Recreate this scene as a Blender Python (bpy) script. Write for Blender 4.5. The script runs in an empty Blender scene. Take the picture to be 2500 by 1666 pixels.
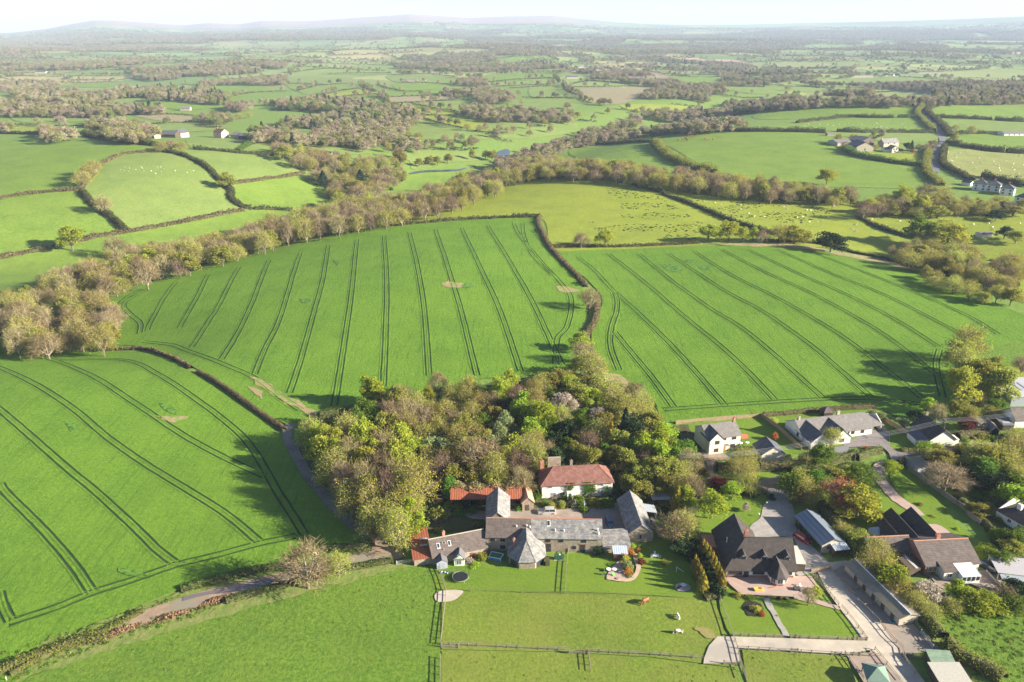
import bpy, math, random
import numpy as np
from mathutils import Vector, Matrix, geometry
random.seed(7)
PI = math.pi
R = math.radians
scene = bpy.context.scene
col = scene.collection

# ------------------------------------------------------------------ camera, sky, sun, exposure
HC, PITCH, FPX = 115.0, R(21.75), 1925.0          # camera height, downward tilt, focal length in photo pixels
cam_d = bpy.data.cameras.new('camera'); cam = bpy.data.objects.new('camera', cam_d); col.objects.link(cam)
cam.location = (0, 0, HC); cam.rotation_euler = (PI/2 - PITCH, 0, 0)
cam_d.sensor_fit = 'HORIZONTAL'; cam_d.sensor_width = 36.0; cam_d.lens = 36.0*FPX/2500.0
cam_d.clip_start = 1.0; cam_d.clip_end = 60000
scene.camera = cam
HAZE = 8.0e-5
SUN_EL, SUN_AZ = R(20.5), R(103)                     # azimuth from +Y towards +X
w = bpy.data.worlds.new('World'); scene.world = w; w.use_nodes = True
nt = w.node_tree; nt.nodes.clear()
sky = nt.nodes.new('ShaderNodeTexSky'); sky.sky_type = 'NISHITA'; sky.sun_disc = False
sky.sun_elevation = SUN_EL; sky.sun_rotation = SUN_AZ; sky.altitude = 150
sky.air_density = 0.62; sky.dust_density = 0.5; sky.ozone_density = 1.0
bg = nt.nodes.new('ShaderNodeBackground'); bg.inputs[1].default_value = 0.055
wo = nt.nodes.new('ShaderNodeOutputWorld'); nt.links.new(sky.outputs[0], bg.inputs[0]); nt.links.new(bg.outputs[0], wo.inputs[0])
sd = bpy.data.lights.new('sun', 'SUN'); sd.energy = 5.0; sd.angle = R(0.55); sd.color = (1.0, 0.90, 0.72)
so = bpy.data.objects.new('sun', sd); col.objects.link(so)
sv = Vector((math.sin(SUN_AZ)*math.cos(SUN_EL), math.cos(SUN_AZ)*math.cos(SUN_EL), math.sin(SUN_EL)))
so.rotation_euler = sv.to_track_quat('Z', 'Y').to_euler(); so.location = sv*3000
vs = scene.view_settings; vs.view_transform = 'Standard'; vs.look = 'None'; vs.gamma = 1.0; vs.exposure = 1.93
scene.display_settings.display_device = 'sRGB'
cy = scene.cycles; cy.max_bounces = 6; cy.diffuse_bounces = 3; cy.glossy_bounces = 2; cy.transmission_bounces = 4
cy.volume_bounces = 0; cy.transparent_max_bounces = 8; cy.use_denoising = True
try: cy.denoiser = 'OPENIMAGEDENOISE'
except Exception: pass

# ------------------------------------------------------------------ photo pixel -> place on the ground
CROPS = {'Z': (0, 0, .94118), 'A': (980, 1130, 5.2275), 'B': (1300, 1130, 5.2275), 'C': (1640, 1230, 5.2275),
         'D': (2000, 1230, 4.182), 'E': (1650, 980, 4.706), 'F': (2050, 880, 4.238), 'L': (0, 500, 3.361),
         'M': (500, 300, 3.137), 'N': (0, 150, 3.361), 'O': (700, 120, 3.361), 'P': (1300, 120, 3.361),
         'Q': (1900, 200, 3.92), 'W': (900, 900, 2.941), 'V': (0, 1200, 2.353), 'X': (0, 800, 2.353),
         'Y': (1250, 600, 1.8824), 'G': (1600, 950, 2.6144), 'H': (950, 1250, 2.941), 'J': (1700, 1250, 2.941),
         'T': (1250, 250, 1.8824), 'S': (0, 250, 1.8824), 'U': (0, 0, 1.0), 'K': (0, 0, 1.8824), 'I': (1250, 0, 1.8824)}
def S(txt):
    out = []; c = CROPS['U']
    for tok in txt.split():
        if tok in CROPS: c = CROPS[tok]; continue
        a, b = tok.split(','); out.append((c[0]+float(a)/c[2], c[1]+float(b)/c[2]))
    return np.array(out, float)
FW = np.array([0, math.cos(PITCH), -math.sin(PITCH)]); UP = np.array([0, math.sin(PITCH), math.cos(PITCH)]); RT = np.array([1., 0, 0])
def rays(uv):
    uv = np.atleast_2d(uv)
    return FW[None] + ((uv[:, 0]-1250)/FPX)[:, None]*RT - ((uv[:, 1]-833)/FPX)[:, None]*UP
def flat(txt):
    d = rays(S(txt)); t = -HC/d[:, 2]
    return d[:, :2]*t[:, None]
def sstep(x, a, b):
    t = np.clip((x-a)/(b-a), 0, 1); return t*t*(3-2*t)
_rng = np.random.default_rng(11)
_tab = _rng.random((256, 256))
def vnoise(x, y):
    xi = np.floor(x).astype(int); yi = np.floor(y).astype(int); fx = x-xi; fy = y-yi
    fx = fx*fx*(3-2*fx); fy = fy*fy*(3-2*fy)
    g = lambda i, j: _tab[i & 255, j & 255]
    return (g(xi, yi)*(1-fx)+g(xi+1, yi)*fx)*(1-fy) + (g(xi, yi+1)*(1-fx)+g(xi+1, yi+1)*fx)*fy
def fbm(x, y, o=3):
    s = 0; a = .5
    for k in range(o): s = s + a*vnoise(x*2**k+17*k, y*2**k+31*k); a *= .5
    return s/(1-.5**o)
VALLEY = flat('Z -500,640 -50,575 350,530 680,455 900,408 1100,362 1230,330 1400,290 1700,232 2100,200')
BUMPS = [(flat('Z 1000,640')[0], 5, 75), (flat('Z 330,785')[0], -4.5, 36), (flat('Z 120,735')[0], -9, 48),
         (flat('Z 120,900')[0], 4, 60), (flat('Z 380,395')[0], 16, 150), (flat('Z 1400,440')[0], 5, 80),
         (flat('Z 1850,330')[0], 8, 160), (flat('Z 1850,640')[0], 3, 70), (flat('Z 2100,560')[0], -4, 60),
         (flat('Z 30,350')[0], 10, 170), (flat('Z 2000,255')[0], 14, 150), (flat('Z 1130,122')[0], 45, 500)]
SKY = S('Z -400,84 0,78 60,72 110,66 150,58 215,47 260,47 330,52 420,58 480,53 550,56 600,48 700,49 740,47 830,40 900,36 940,32 1000,36 1080,41 1160,38 1270,37 1330,43 1420,52 1500,56 1600,58 1700,57 1850,53 2000,50 2150,46 2353,38 2700,34')
_d = rays(SKY); _az = np.arctan2(_d[:, 0], _d[:, 1]); _rz = HC + 13000*_d[:, 2]/np.hypot(_d[:, 0], _d[:, 1])
def polydist(x, y, P):
    best = np.full(np.shape(x), 1e9)
    for a, b in zip(P[:-1], P[1:]):
        ab = b-a; t = np.clip(((x-a[0])*ab[0]+(y-a[1])*ab[1])/(ab@ab), 0, 1)
        best = np.minimum(best, np.hypot(x-a[0]-t*ab[0], y-a[1]-t*ab[1]))
    return best
def h(x, y):
    x = np.asarray(x, float); y = np.asarray(y, float); r = np.hypot(x, y)
    z = -17*np.exp(-(polydist(x, y, VALLEY)/78)**2)*sstep(r, 250, 420)
    for (c, a, s) in BUMPS: z = z + a*np.exp(-((x-c[0])**2+(y-c[1])**2)/(s*s))
    z = z + sstep(r, 750, 2300)*24*(fbm(x/760+3, y/620+9)-.5)*2 + sstep(r, 2200, 5500)*34*(fbm(x/1700, y/1200)-.5)*2
    az = np.arctan2(x, y); rz = np.interp(az, _az, _rz)
    t = np.clip((r-4500)/8500, 0, 1)
    q = np.where(r > 13000, 1-sstep(r, 13000, 19000)*.9, t**1.7)
    z = z + q*(rz - 0) + sstep(r, 6000, 9500)*sstep(-r, -13000, -11500)*18*(fbm(x/1500+50, y/900)-.5)*2
    z = z*np.where(r > 12000, 1-.0*r, 1)
    fade = sstep(r, 9000, 12800)
    base = q*rz
    return z*(1-fade) + (base + (z-base)*.12)*fade
_T = np.concatenate([np.geomspace(40, 19000, 1500)])
def PZ(uv, z=0.0):
    """places on the ground (or z metres above it) seen at photo pixels uv"""
    uv = np.atleast_2d(uv); d = rays(uv); out = np.zeros((len(uv), 3)); zz = np.broadcast_to(np.asarray(z, float), (len(uv),))
    for i in range(0, len(uv), 400):
        dd = d[i:i+400]; z0 = zz[i:i+400]
        X = dd[:, None, 0]*_T; Y = dd[:, None, 1]*_T; Zr = HC+dd[:, None, 2]*_T
        below = Zr < h(X, Y)+z0[:, None]
        k = np.where(below.any(1), below.argmax(1), len(_T)-1); k = np.maximum(k, 1)
        lo = _T[k-1]; hi = _T[k]
        for _ in range(22):
            m = (lo+hi)/2; b = HC+dd[:, 2]*m < h(dd[:, 0]*m, dd[:, 1]*m)+z0
            hi = np.where(b, m, hi); lo = np.where(b, lo, m)
        p = dd*hi[:, None]; p[:, 2] = h(p[:, 0], p[:, 1]); out[i:i+400] = p
    return out
def G(txt, z=0.0): return PZ(S(txt), z)
def hz(x, y): return float(h(x, y))

# ------------------------------------------------------------------ materials
MATS = {}
def new_mat(name):
    m = bpy.data.materials.new(name); m.use_nodes = True; n = m.node_tree; n.nodes.clear()
    o = n.nodes.new('ShaderNodeOutputMaterial'); b = n.nodes.new('ShaderNodeBsdfPrincipled')
    n.links.new(b.outputs[0], o.inputs[0]); MATS[name] = m
    return m, n, b
def N(n, t, **kw):
    x = n.nodes.new(t)
    for k, v in kw.items():
        if k.startswith('i_'): x.inputs[int(k[2:])].default_value = v
        else: setattr(x, k, v)
    return x
def rgba(c): return (c[0], c[1], c[2], 1)
def mixc(n, fac, a, b, mode='MIX'):
    m = N(n, 'ShaderNodeMix', data_type='RGBA', blend_type=mode)
    for sock, v in ((m.inputs[0], fac), (m.inputs[6], a), (m.inputs[7], b)):
        if isinstance(v, bpy.types.NodeSocket): n.links.new(v, sock)
        elif isinstance(v, (int, float)): sock.default_value = v
        else: sock.default_value = rgba(v)
    return m.outputs[2]
def ramp(n, src, a, b):
    r = N(n, 'ShaderNodeMapRange'); r.inputs[1].default_value = a; r.inputs[2].default_value = b
    n.links.new(src, r.inputs[0]); return r.outputs[0]
def coords(n, scale=(1, 1, 1), rot=0, kind='Object'):
    t = N(n, 'ShaderNodeTexCoord'); mp = N(n, 'ShaderNodeMapping'); n.links.new(t.outputs[kind], mp.inputs[0])
    mp.inputs['Scale'].default_value = scale; mp.inputs['Rotation'].default_value = (0, 0, rot); return mp.outputs[0]
def noise(n, vec, scale, detail=4, rough=.6):
    t = N(n, 'ShaderNodeTexNoise'); t.inputs['Scale'].default_value = scale; t.inputs['Detail'].default_value = detail
    t.inputs['Roughness'].default_value = rough; n.links.new(vec, t.inputs['Vector']); return t.outputs['Fac']
def bump(n, b, src, strength, dist):
    u = N(n, 'ShaderNodeBump'); u.inputs['Strength'].default_value = strength; u.inputs['Distance'].default_value = dist
    n.links.new(src, u.inputs['Height']); n.links.new(u.outputs[0], b.inputs['Normal'])
def surf(name, c1, c2, scale=1.0, c3=None, s3=.05, rough=.9, bmp=0, bd=.05, lo=.35, hi=.65):
    """two colours mottled by noise, a third in large patches"""
    m, n, b = new_mat(name); v = coords(n)
    f = noise(n, v, scale, 5, .7); c = mixc(n, ramp(n, f, lo, hi), c1, c2)
    if c3: c = mixc(n, ramp(n, noise(n, v, s3, 4, .6), .42, .62), c, c3)
    n.links.new(c, b.inputs['Base Color']); b.inputs['Roughness'].default_value = rough
    b.inputs['Specular IOR Level'].default_value = .25
    if bmp: bump(n, b, f, bmp, bd)
    return m
def grass(name, c1, c2, c3, tuft=.9, patch=.03, bmp=.8, bd=.25, streak=None, sk=.35):
    m, n, b = new_mat(name); v = coords(n)
    fine = noise(n, v, tuft*1.3, 6, .8); mid = noise(n, v, .11, 5, .75); big = noise(n, v, patch, 4, .6)
    c = mixc(n, ramp(n, fine, .38, .62), tuple(x*.82 for x in c1), tuple(x*1.1 for x in c2))
    c = mixc(n, ramp(n, mid, .3, .75), c, mixc(n, .5, c, c3))
    c = mixc(n, ramp(n, big, .38, .64), c, mixc(n, .35, c, c3))
    c = mixc(n, ramp(n, noise(n, v, .045, 5, .75), .42, .72), c, mixc(n, 1.0, c, (.74, .80, .82), 'MULTIPLY')); hgt = fine
    if streak is not None:
        sv_ = coords(n, (1.0, .045, 1), -streak); st = noise(n, sv_, 1.0, 5, .75)
        c = mixc(n, ramp(n, st, .52, .72), c, mixc(n, sk, c, (c1[0]*.35, c1[1]*.5, c1[2]*.5)))
    n.links.new(c, b.inputs['Base Color']); b.inputs['Roughness'].default_value = .85; b.inputs['Specular IOR Level'].default_value = .1
    bump(n, b, hgt, bmp, bd)
    return m
def leaf(name, c1, c2, var=.25, trans=.5, rough=.75):
    """foliage: each crown a little different, light and dark clumps of leaves, some light passing through"""
    m, n, b = new_mat(name); v = coords(n)
    oi = N(n, 'ShaderNodeObjectInfo'); f = noise(n, v, .55, 3, .7)
    c = mixc(n, ramp(n, f, .36, .72), c1, c2)
    hs = N(n, 'ShaderNodeHueSaturation'); n.links.new(c, hs.inputs['Color'])
    n.links.new(ramp2(n, oi.outputs['Random'], .5-.035*var/.25, .5+.025*var/.25), hs.inputs['Hue'])
    n.links.new(ramp2(n, oi.outputs['Random'], 1-var, 1+var), hs.inputs['Value'])
    n.links.new(hs.outputs[0], b.inputs['Base Color']); b.inputs['Roughness'].default_value = rough; b.inputs['Specular IOR Level'].default_value = .15
    if trans:
        tr = N(n, 'ShaderNodeBsdfTranslucent'); n.links.new(hs.outputs[0], tr.inputs[0])
        ms = N(n, 'ShaderNodeMixShader'); ms.inputs[0].default_value = trans
        out = [x for x in n.nodes if x.type == 'OUTPUT_MATERIAL'][0]
        n.links.new(b.outputs[0], ms.inputs[1]); n.links.new(tr.outputs[0], ms.inputs[2]); n.links.new(ms.outputs[0], out.inputs[0])
    return m
def ramp2(n, src, a, b):
    r = N(n, 'ShaderNodeMapRange'); r.inputs[3].default_value = a; r.inputs[4].default_value = b
    n.links.new(src, r.inputs[0]); return r.outputs[0]
def tiles(name, c1, c2, mortar, wd=.45, ht=.3, stain=None, rough=.75, zscale=1.5, spec=.3):
    m, n, b = new_mat(name)
    t = N(n, 'ShaderNodeTexCoord'); sp = N(n, 'ShaderNodeSeparateXYZ'); n.links.new(t.outputs['Object'], sp.inputs[0])
    a = N(n, 'ShaderNodeMath', operation='ADD'); n.links.new(sp.outputs[0], a.inputs[0]); n.links.new(sp.outputs[1], a.inputs[1])
    z = N(n, 'ShaderNodeMath', operation='MULTIPLY'); n.links.new(sp.outputs[2], z.inputs[0]); z.inputs[1].default_value = zscale
    cb = N(n, 'ShaderNodeCombineXYZ'); n.links.new(a.outputs[0], cb.inputs[0]); n.links.new(z.outputs[0], cb.inputs[1])
    br = N(n, 'ShaderNodeTexBrick'); n.links.new(cb.outputs[0], br.inputs['Vector'])
    br.inputs['Color1'].default_value = rgba(c1); br.inputs['Color2'].default_value = rgba(c2); br.inputs['Mortar'].default_value = rgba(mortar)
    br.inputs['Scale'].default_value = 1; br.inputs['Brick Width'].default_value = wd; br.inputs['Row Height'].default_value = ht
    br.inputs['Mortar Size'].default_value = .025; br.inputs['Mortar Smooth'].default_value = .4
    v = coords(n); f = noise(n, v, .9, 6, .75)
    c = br.outputs['Color']
    c = mixc(n, ramp(n, f, .45, .7), c, stain if stain else (c1[0]*.6, c1[1]*.6, c1[2]*.6))
    n.links.new(c, b.inputs['Base Color']); b.inputs['Roughness'].default_value = rough; b.inputs['Specular IOR Level'].default_value = spec
    bump(n, b, br.outputs['Fac'], -.5, .04)
    return m
def plain(name, c, rough=.6, metal=0, spec=.4, var=.12):
    m, n, b = new_mat(name); f = noise(n, coords(n), 3.0, 4, .6)
    n.links.new(mixc(n, ramp(n, f, .3, .7), tuple(x*(1-var) for x in c), tuple(min(1, x*(1+var)) for x in c)), b.inputs['Base Color'])
    b.inputs['Roughness'].default_value = rough; b.inputs['Metallic'].default_value = metal; b.inputs['Specular IOR Level'].default_value = spec
    return m
def corrug(name, c1, c2, c3, per=.5, rough=.5, metal=0.0, axis=0):
    m, n, b = new_mat(name); v = coords(n)
    wv = N(n, 'ShaderNodeTexWave', wave_type='BANDS', bands_direction='XYZ'[axis]); wv.inputs['Scale'].default_value = .31/per
    n.links.new(v, wv.inputs['Vector'])
    st = coords(n, (1.2, .25, 1)) if axis == 0 else coords(n, (.25, 1.2, 1))
    f = noise(n, st, 1.1, 5, .7)
    c = mixc(n, ramp(n, f, .35, .65), c1, c2); c = mixc(n, ramp(n, wv.outputs['Fac'], .2, 1.6), c, c3)
    n.links.new(c, b.inputs['Base Color']); b.inputs['Roughness'].default_value = rough; b.inputs['Metallic'].default_value = metal
    bump(n, b, wv.outputs['Fac'], .5, .05)
    return m
# ------------------------------------------------------------------ mesh helpers
def mesh_np(name, V, F, mats=(), mi=None, smooth=False):
    """V (n,3); F (m,k) all faces the same size"""
    me = bpy.data.meshes.new(name); V = np.asarray(V, np.float32); F = np.asarray(F, np.int32)
    me.vertices.add(len(V)); me.vertices.foreach_set('co', V.ravel())
    k = F.shape[1]; me.loops.add(F.size); me.loops.foreach_set('vertex_index', F.ravel())
    me.polygons.add(len(F)); me.polygons.foreach_set('loop_start', np.arange(0, F.size, k, dtype=np.int32))
    me.polygons.foreach_set('loop_total', np.full(len(F), k, np.int32))
    for m in mats: me.materials.append(m)
    if mi is not None: me.polygons.foreach_set('material_index', np.asarray(mi, np.int32))
    if smooth: me.polygons.foreach_set('use_smooth', np.ones(len(F), bool))
    me.update(calc_edges=True); return me
def link(name, me, parent=None, loc=None):
    o = bpy.data.objects.new(name, me); col.objects.link(o)
    if parent: o.parent = parent
    if loc is not None: o.location = loc
    return o
def tag(o, label=None, cat=None, group=None, kind=None):
    if label: o['label'] = label
    if cat: o['category'] = cat
    if group: o['group'] = group
    if kind: o['kind'] = kind
    return o
def empty(name, loc, rz=0, label=None, cat=None, group=None):
    o = bpy.data.objects.new(name, None); col.objects.link(o); o.location = loc; o.rotation_euler = (0, 0, rz)
    o.empty_display_size = .5
    return tag(o, label, cat, group)
class MB:
    def __init__(s): s.v = []; s.f = []; s.m = []
    def add(s, v, f, m=0):
        k = len(s.v); s.v += [tuple(map(float, p)) for p in v]; s.f += [tuple(i+k for i in q) for q in f]; s.m += [m]*len(f); return s
    def box(s, x0, x1, y0, y1, z0, z1, m=0):
        return s.add([(x0, y0, z0), (x1, y0, z0), (x1, y1, z0), (x0, y1, z0), (x0, y0, z1), (x1, y0, z1), (x1, y1, z1), (x0, y1, z1)],
                     [(0, 3, 2, 1), (4, 5, 6, 7), (0, 1, 5, 4), (1, 2, 6, 5), (2, 3, 7, 6), (3, 0, 4, 7)], m)
    def slab(s, v, f, th, m=0):
        """open surface v,f (seen from above) given thickness th downwards"""
        n = len(v); s.add(v, f, m); s.add([(x, y, z-th) for x, y, z in v], [tuple(reversed(q)) for q in f], m)
        cnt = {}
        for q in f:
            for a, b in zip(q, q[1:]+q[:1]): cnt[(a, b)] = 1
        base = len(s.v)-2*n
        for (a, b) in cnt:
            if (b, a) not in cnt: s.f.append((base+b, base+a, base+n+a, base+n+b)); s.m.append(m)
        return s
    def prism(s, poly, z0, z1, m=0):
        n = len(poly); s.add([(x, y, z0) for x, y in poly]+[(x, y, z1) for x, y in poly],
                             [tuple(reversed(range(n))), tuple(range(n, 2*n))]+[(i, (i+1) % n, n+(i+1) % n, n+i) for i in range(n)], m); return s
    def tube(s, a, b, r0, r1, n=8, m=0):
        a = Vector(a); b = Vector(b); d = (b-a).normalized(); u = d.orthogonal().normalized(); q = d.cross(u); k = len(s.v)
        for c, r in ((a, r0), (b, r1)):
            for i in range(n):
                t = 2*PI*i/n; s.v.append(tuple(c+u*(r*math.cos(t))+q*(r*math.sin(t))))
        s.f += [(k+i, k+(i+1) % n, k+n+(i+1) % n, k+n+i) for i in range(n)]+[tuple(k+i for i in reversed(range(n))), tuple(k+n+i for i in range(n))]
        s.m += [m]*(n+2); return s
    def mesh(s, name, *mats):
        me = bpy.data.meshes.new(name); me.from_pydata(s.v, [], s.f)
        for m in mats: me.materials.append(m)
        if len(mats) > 1: me.polygons.foreach_set('material_index', s.m)
        me.update(); return me
    def obj(s, name, mat, parent=None, loc=None):
        mats = mat if isinstance(mat, (list, tuple)) else [mat]
        return link(name, s.mesh(name, *mats), parent, loc)

# ------------------------------------------------------------------ ground sheets
def smooth_loop(P, closed=True, step=None, k=4):
    """Catmull-Rom through P (n,2)"""
    n = len(P); out = []
    rng_ = range(n) if closed else range(n-1)
    for i in rng_:
        p0, p1, p2, p3 = [P[(i+j) % n] if closed else P[min(max(i+j, 0), n-1)] for j in (-1, 0, 1, 2)]
        for t in np.arange(k)/k:
            out.append(.5*((2*p1)+(-p0+p2)*t+(2*p0-5*p1+4*p2-p3)*t*t+(-p0+3*p1-3*p2+p3)*t**3))
    if not closed: out.append(P[-1])
    return np.array(out)
LV = [0]
def lift(x, y, lv): return LV[0]*.0012 + .03*lv + .04 + np.hypot(x, y)*.00022
def inside(px, py, P):
    c = np.zeros(len(px), bool); j = len(P)-1
    for i in range(len(P)):
        xi, yi = P[i]; xj, yj = P[j]
        if yi != yj:
            m = ((yi > py) != (yj > py)) & (px < (xj-xi)*(py-yi)/(yj-yi)+xi); c ^= m
        j = i
    return c
def sheet_w(name, P, mat, lv=0, spacing=None, kind='structure', label=None, extra=0.0, skirt=0.0):
    """ground sheet from a closed world outline P (n,2), following the terrain"""
    P = np.asarray(P, float)[:, :2]; LV[0] += 1
    d = np.hypot(*P.mean(0)); s = spacing or max(3.0, d*.012)
    Q = []
    for a, b in zip(P, np.roll(P, -1, 0)):
        m = max(1, int(np.hypot(*(b-a))/s)); Q += [a+(b-a)*t/m for t in range(m)]
    Q = np.array(Q); x0, y0 = Q.min(0); x1, y1 = Q.max(0)
    gx, gy = np.meshgrid(np.arange(x0, x1, s), np.arange(y0, y1, s)); gx = gx.ravel(); gy = gy.ravel()
    ok = inside(gx, gy, Q); gx = gx[ok]; gy = gy[ok]
    if len(gx):
        dd = np.full(len(gx), 1e9)
        for q in Q: dd = np.minimum(dd, np.hypot(gx-q[0], gy-q[1]))
        gx = gx[dd > s*.45]; gy = gy[dd > s*.45]
    pts = [Vector(q) for q in Q]+[Vector((a, b)) for a, b in zip(gx, gy)]
    vv, ee, ff, *_ = geometry.delaunay_2d_cdt(pts, [], [tuple(range(len(Q)))], 1, 1e-4)
    V = np.array([tuple(v) for v in vv]); z = h(V[:, 0], V[:, 1])+lift(V[:, 0], V[:, 1], lv)+extra
    V3 = np.column_stack([V, z]); F = [f for f in ff if len(f) == 3]
    n = len(V3)
    me = bpy.data.meshes.new(name); allv = V3.tolist(); F = [tuple(f) for f in F]
    if skirt:
        ed = {}
        for f in F:
            for a, b in zip(f, f[1:]+f[:1]): ed[(a, b)] = 1
        allv += (V3-[0, 0, skirt]).tolist()
        F += [(b, a, a+n, b+n) for (a, b) in ed if (b, a) not in ed]
    me.from_pydata(allv, [], F); me.materials.append(mat); me.update()
    return tag(link(name, me), label, None, None, kind)
def ragged(P, amp, step=1.2):
    Q = []
    for a, b in zip(P, np.roll(P, -1, 0)):
        m = max(1, int(np.hypot(*(b-a))/step)); Q += [a+(b-a)*t/m for t in range(m)]
    Q = np.array(Q); k = 1/(amp*2.2)
    return Q+np.column_stack([fbm(Q[:, 0]*k, Q[:, 1]*k)-.5, fbm(Q[:, 0]*k+40, Q[:, 1]*k+7)-.5])*amp*2.6
def sheet(name, txt, mat, lv=0, smooth=True, rag=None, **kw):
    P = G(txt)[:, :2]
    if smooth: P = smooth_loop(P)
    if rag is None: rag = {'bare_soil_patch': 1.6, 'woodland_floor': 1.5, 'verge': .9, 'hedge_bank': 1, 'worn_earth': 1.4, 'lane_junction': .5, 'farmyard': .5, 'access_lane': .4, 'field_margin': .8}.get(name, 0)
    if rag: P = ragged(P, rag)
    return sheet_w(name, P, mat, lv, **kw)
def path_pts(P, step):
    P = np.asarray(P)[:, :2]; P = smooth_loop(P, False, k=8); L = np.r_[0, np.cumsum(np.hypot(*np.diff(P, axis=0).T))]
    t = np.linspace(0, L[-1], max(2, int(L[-1]/step)+1)); return np.column_stack([np.interp(t, L, P[:, 0]), np.interp(t, L, P[:, 1])])
def normals2(P):
    T = np.gradient(P, axis=0); T /= np.maximum(np.hypot(T[:, 0], T[:, 1]), 1e-6)[:, None]; return np.column_stack([-T[:, 1], T[:, 0]])
def ribbon(P, prof, lv, step=3.0, jitter=0.0, base=0.0):
    """profile prof [(offset, height)] swept along world path P; returns V, F"""
    P = path_pts(P, step); Nn = normals2(P); m = len(prof); V = []
    for j, (o, z) in enumerate(prof):
        oo = o + (jitter*(np.random.default_rng(j).random(len(P))-.5) if jitter else 0)
        q = P+Nn*np.reshape(oo, (-1, 1)); V.append(np.column_stack([q, h(q[:, 0], q[:, 1])+lift(q[:, 0], q[:, 1], lv)+z+base]))
    V = np.stack(V, 1).reshape(-1, 3); n = len(P)
    F = [(i*m+j+1, i*m+j, (i+1)*m+j, (i+1)*m+j+1) for i in range(n-1) for j in range(m-1)]
    return V, np.array(F)
def strip(name, txt, width, mat, lv=1, step=2.0, jitter=.3, kind='structure', pts=None):
    P = pts if pts is not None else G(txt); k = max(2, int(width/1.2))+1; LV[0] += 1
    V, F = ribbon(P, [(o, 0) for o in np.linspace(-width/2, width/2, k)], lv, step, jitter)
    return tag(link(name, mesh_np(name, V, F, [mat])), kind=kind)

# ------------------------------------------------------------------ foliage geometry
def quads(C, size, rng, flatz=1.0, nrm=None):
    n = len(C); a = rng.normal(size=(n, 3)); a /= np.linalg.norm(a, axis=1)[:, None]
    b = np.cross(a, rng.normal(size=(n, 3))); b /= np.linalg.norm(b, axis=1)[:, None]
    a[:, 2] *= flatz; sz = (size*(.6+.8*rng.random(n)))[:, None] if np.ndim(size) == 0 else size[:, None]
    a = a*sz*.5; b = b*sz*.5*.75
    V = np.stack([C-a-b*.4, C+a*.2-b, C+a+b*.4, C-a*.2+b], 1).reshape(-1, 3)
    return V, np.arange(4*n).reshape(-1, 4)
def needles(A, B, wd, rng):
    n = len(A); d = B-A; s = np.cross(d, rng.normal(size=(n, 3))); s /= np.maximum(np.linalg.norm(s, axis=1), 1e-6)[:, None]
    s *= np.reshape(wd, (-1, 1))*.5
    V = np.stack([A-s, A+s, B+s*.4, B-s*.4], 1).reshape(-1, 3); return V, np.arange(4*n).reshape(-1, 4)
def limb(P, r0, r1, k=5):
    P = np.asarray(P); n = len(P); V = []; rr = np.linspace(r0, r1, n)
    for i in range(n):
        d = P[min(i+1, n-1)]-P[max(i-1, 0)]; d = d/np.linalg.norm(d); u = np.cross(d, [.3, .9, .2]); u /= np.linalg.norm(u); q = np.cross(d, u)
        for j in range(k):
            t = 2*PI*j/k; V.append(P[i]+rr[i]*(u*math.cos(t)+q*math.sin(t)))
    F = [(i*k+j, i*k+(j+1) % k, (i+1)*k+(j+1) % k, (i+1)*k+j) for i in range(n-1) for j in range(k)]
    return np.array(V), np.array(F)
def join(parts):
    V = []; F = []; M = []; k = 0
    for v, f, m in parts:
        V.append(v); F.append(f+k); M.append(np.full(len(f), m)); k += len(v)
    return np.vstack(V), np.vstack(F), np.concatenate(M)
def dome(rng, n, R_, H0, H1, top=.25, inner=.5):
    """points through an uneven dome-shaped crown between heights H0 and H1"""
    u = rng.normal(size=(n, 3)); u /= np.linalg.norm(u, axis=1)[:, None]; u[:, 2] = np.abs(u[:, 2])*1.25-.35
    rad = inner+(1-inner)*rng.random(n)**.5
    ph = np.arctan2(u[:, 1], u[:, 0]); lob = 1+.16*np.sin(ph*3+rng.random()*6)+.10*np.sin(ph*5+rng.random()*6)
    mid = H0+(H1-H0)*.38
    return np.column_stack([u[:, 0]*rad*R_*lob, u[:, 1]*rad*R_*lob, mid+u[:, 2]*rad*(H1-mid)])
def bez(a, b, sag, n=5):
    t = np.linspace(0, 1, n)[:, None]; m = a*.5+b*.5+sag; return (1-t)**2*a+2*t*(1-t)*m+t*t*b
TREE = {}
def trunk_mesh(name, seed, H, R_, H0, nl=6, r=.28):
    rng = np.random.default_rng(seed); parts = []
    top = np.array([rng.normal()*.3, rng.normal()*.3, H0+(H-H0)*.45])
    v, f = limb(bez(np.array([0, 0, -1.0]), top, rng.normal(size=3)*.25, 6), r*1.25, r*.45, 7); parts.append((v, f, 0))
    for i in range(nl):
        ph = i*2.4+rng.random(); e = np.array([math.cos(ph)*R_*.62, math.sin(ph)*R_*.62, H0+(H-H0)*(.35+.45*rng.random())])
        s = np.array([0, 0, H0*(.8+.5*rng.random())]); v, f = limb(bez(s, e, np.array([0, 0, -.6]), 5), r*.5, r*.12, 5); parts.append((v, f, 0))
    V, F, M = join(parts); return mesh_np(name, V, F, [None])
def leafy(name, seed, H=12, R_=5, H0=2.5, n=36, per=95, sz=.5, cr=1.55, flat_=.75):
    rng = np.random.default_rng(seed); C = dome(rng, n, R_*.80, H0, H-cr*.5, inner=.35); out = []
    for c in C:
        k = int(per*(.6+.8*rng.random())); u = rng.normal(size=(k, 3)); u /= np.linalg.norm(u, axis=1)[:, None]
        r = cr*(.6+.7*rng.random())*(.45+.6*rng.random(k)**.6); u[:, 2] *= flat_; out.append(c+u*r[:, None])
    C = np.vstack(out); V, F = quads(C, sz, rng); return mesh_np(name, V, F, [None])
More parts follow.
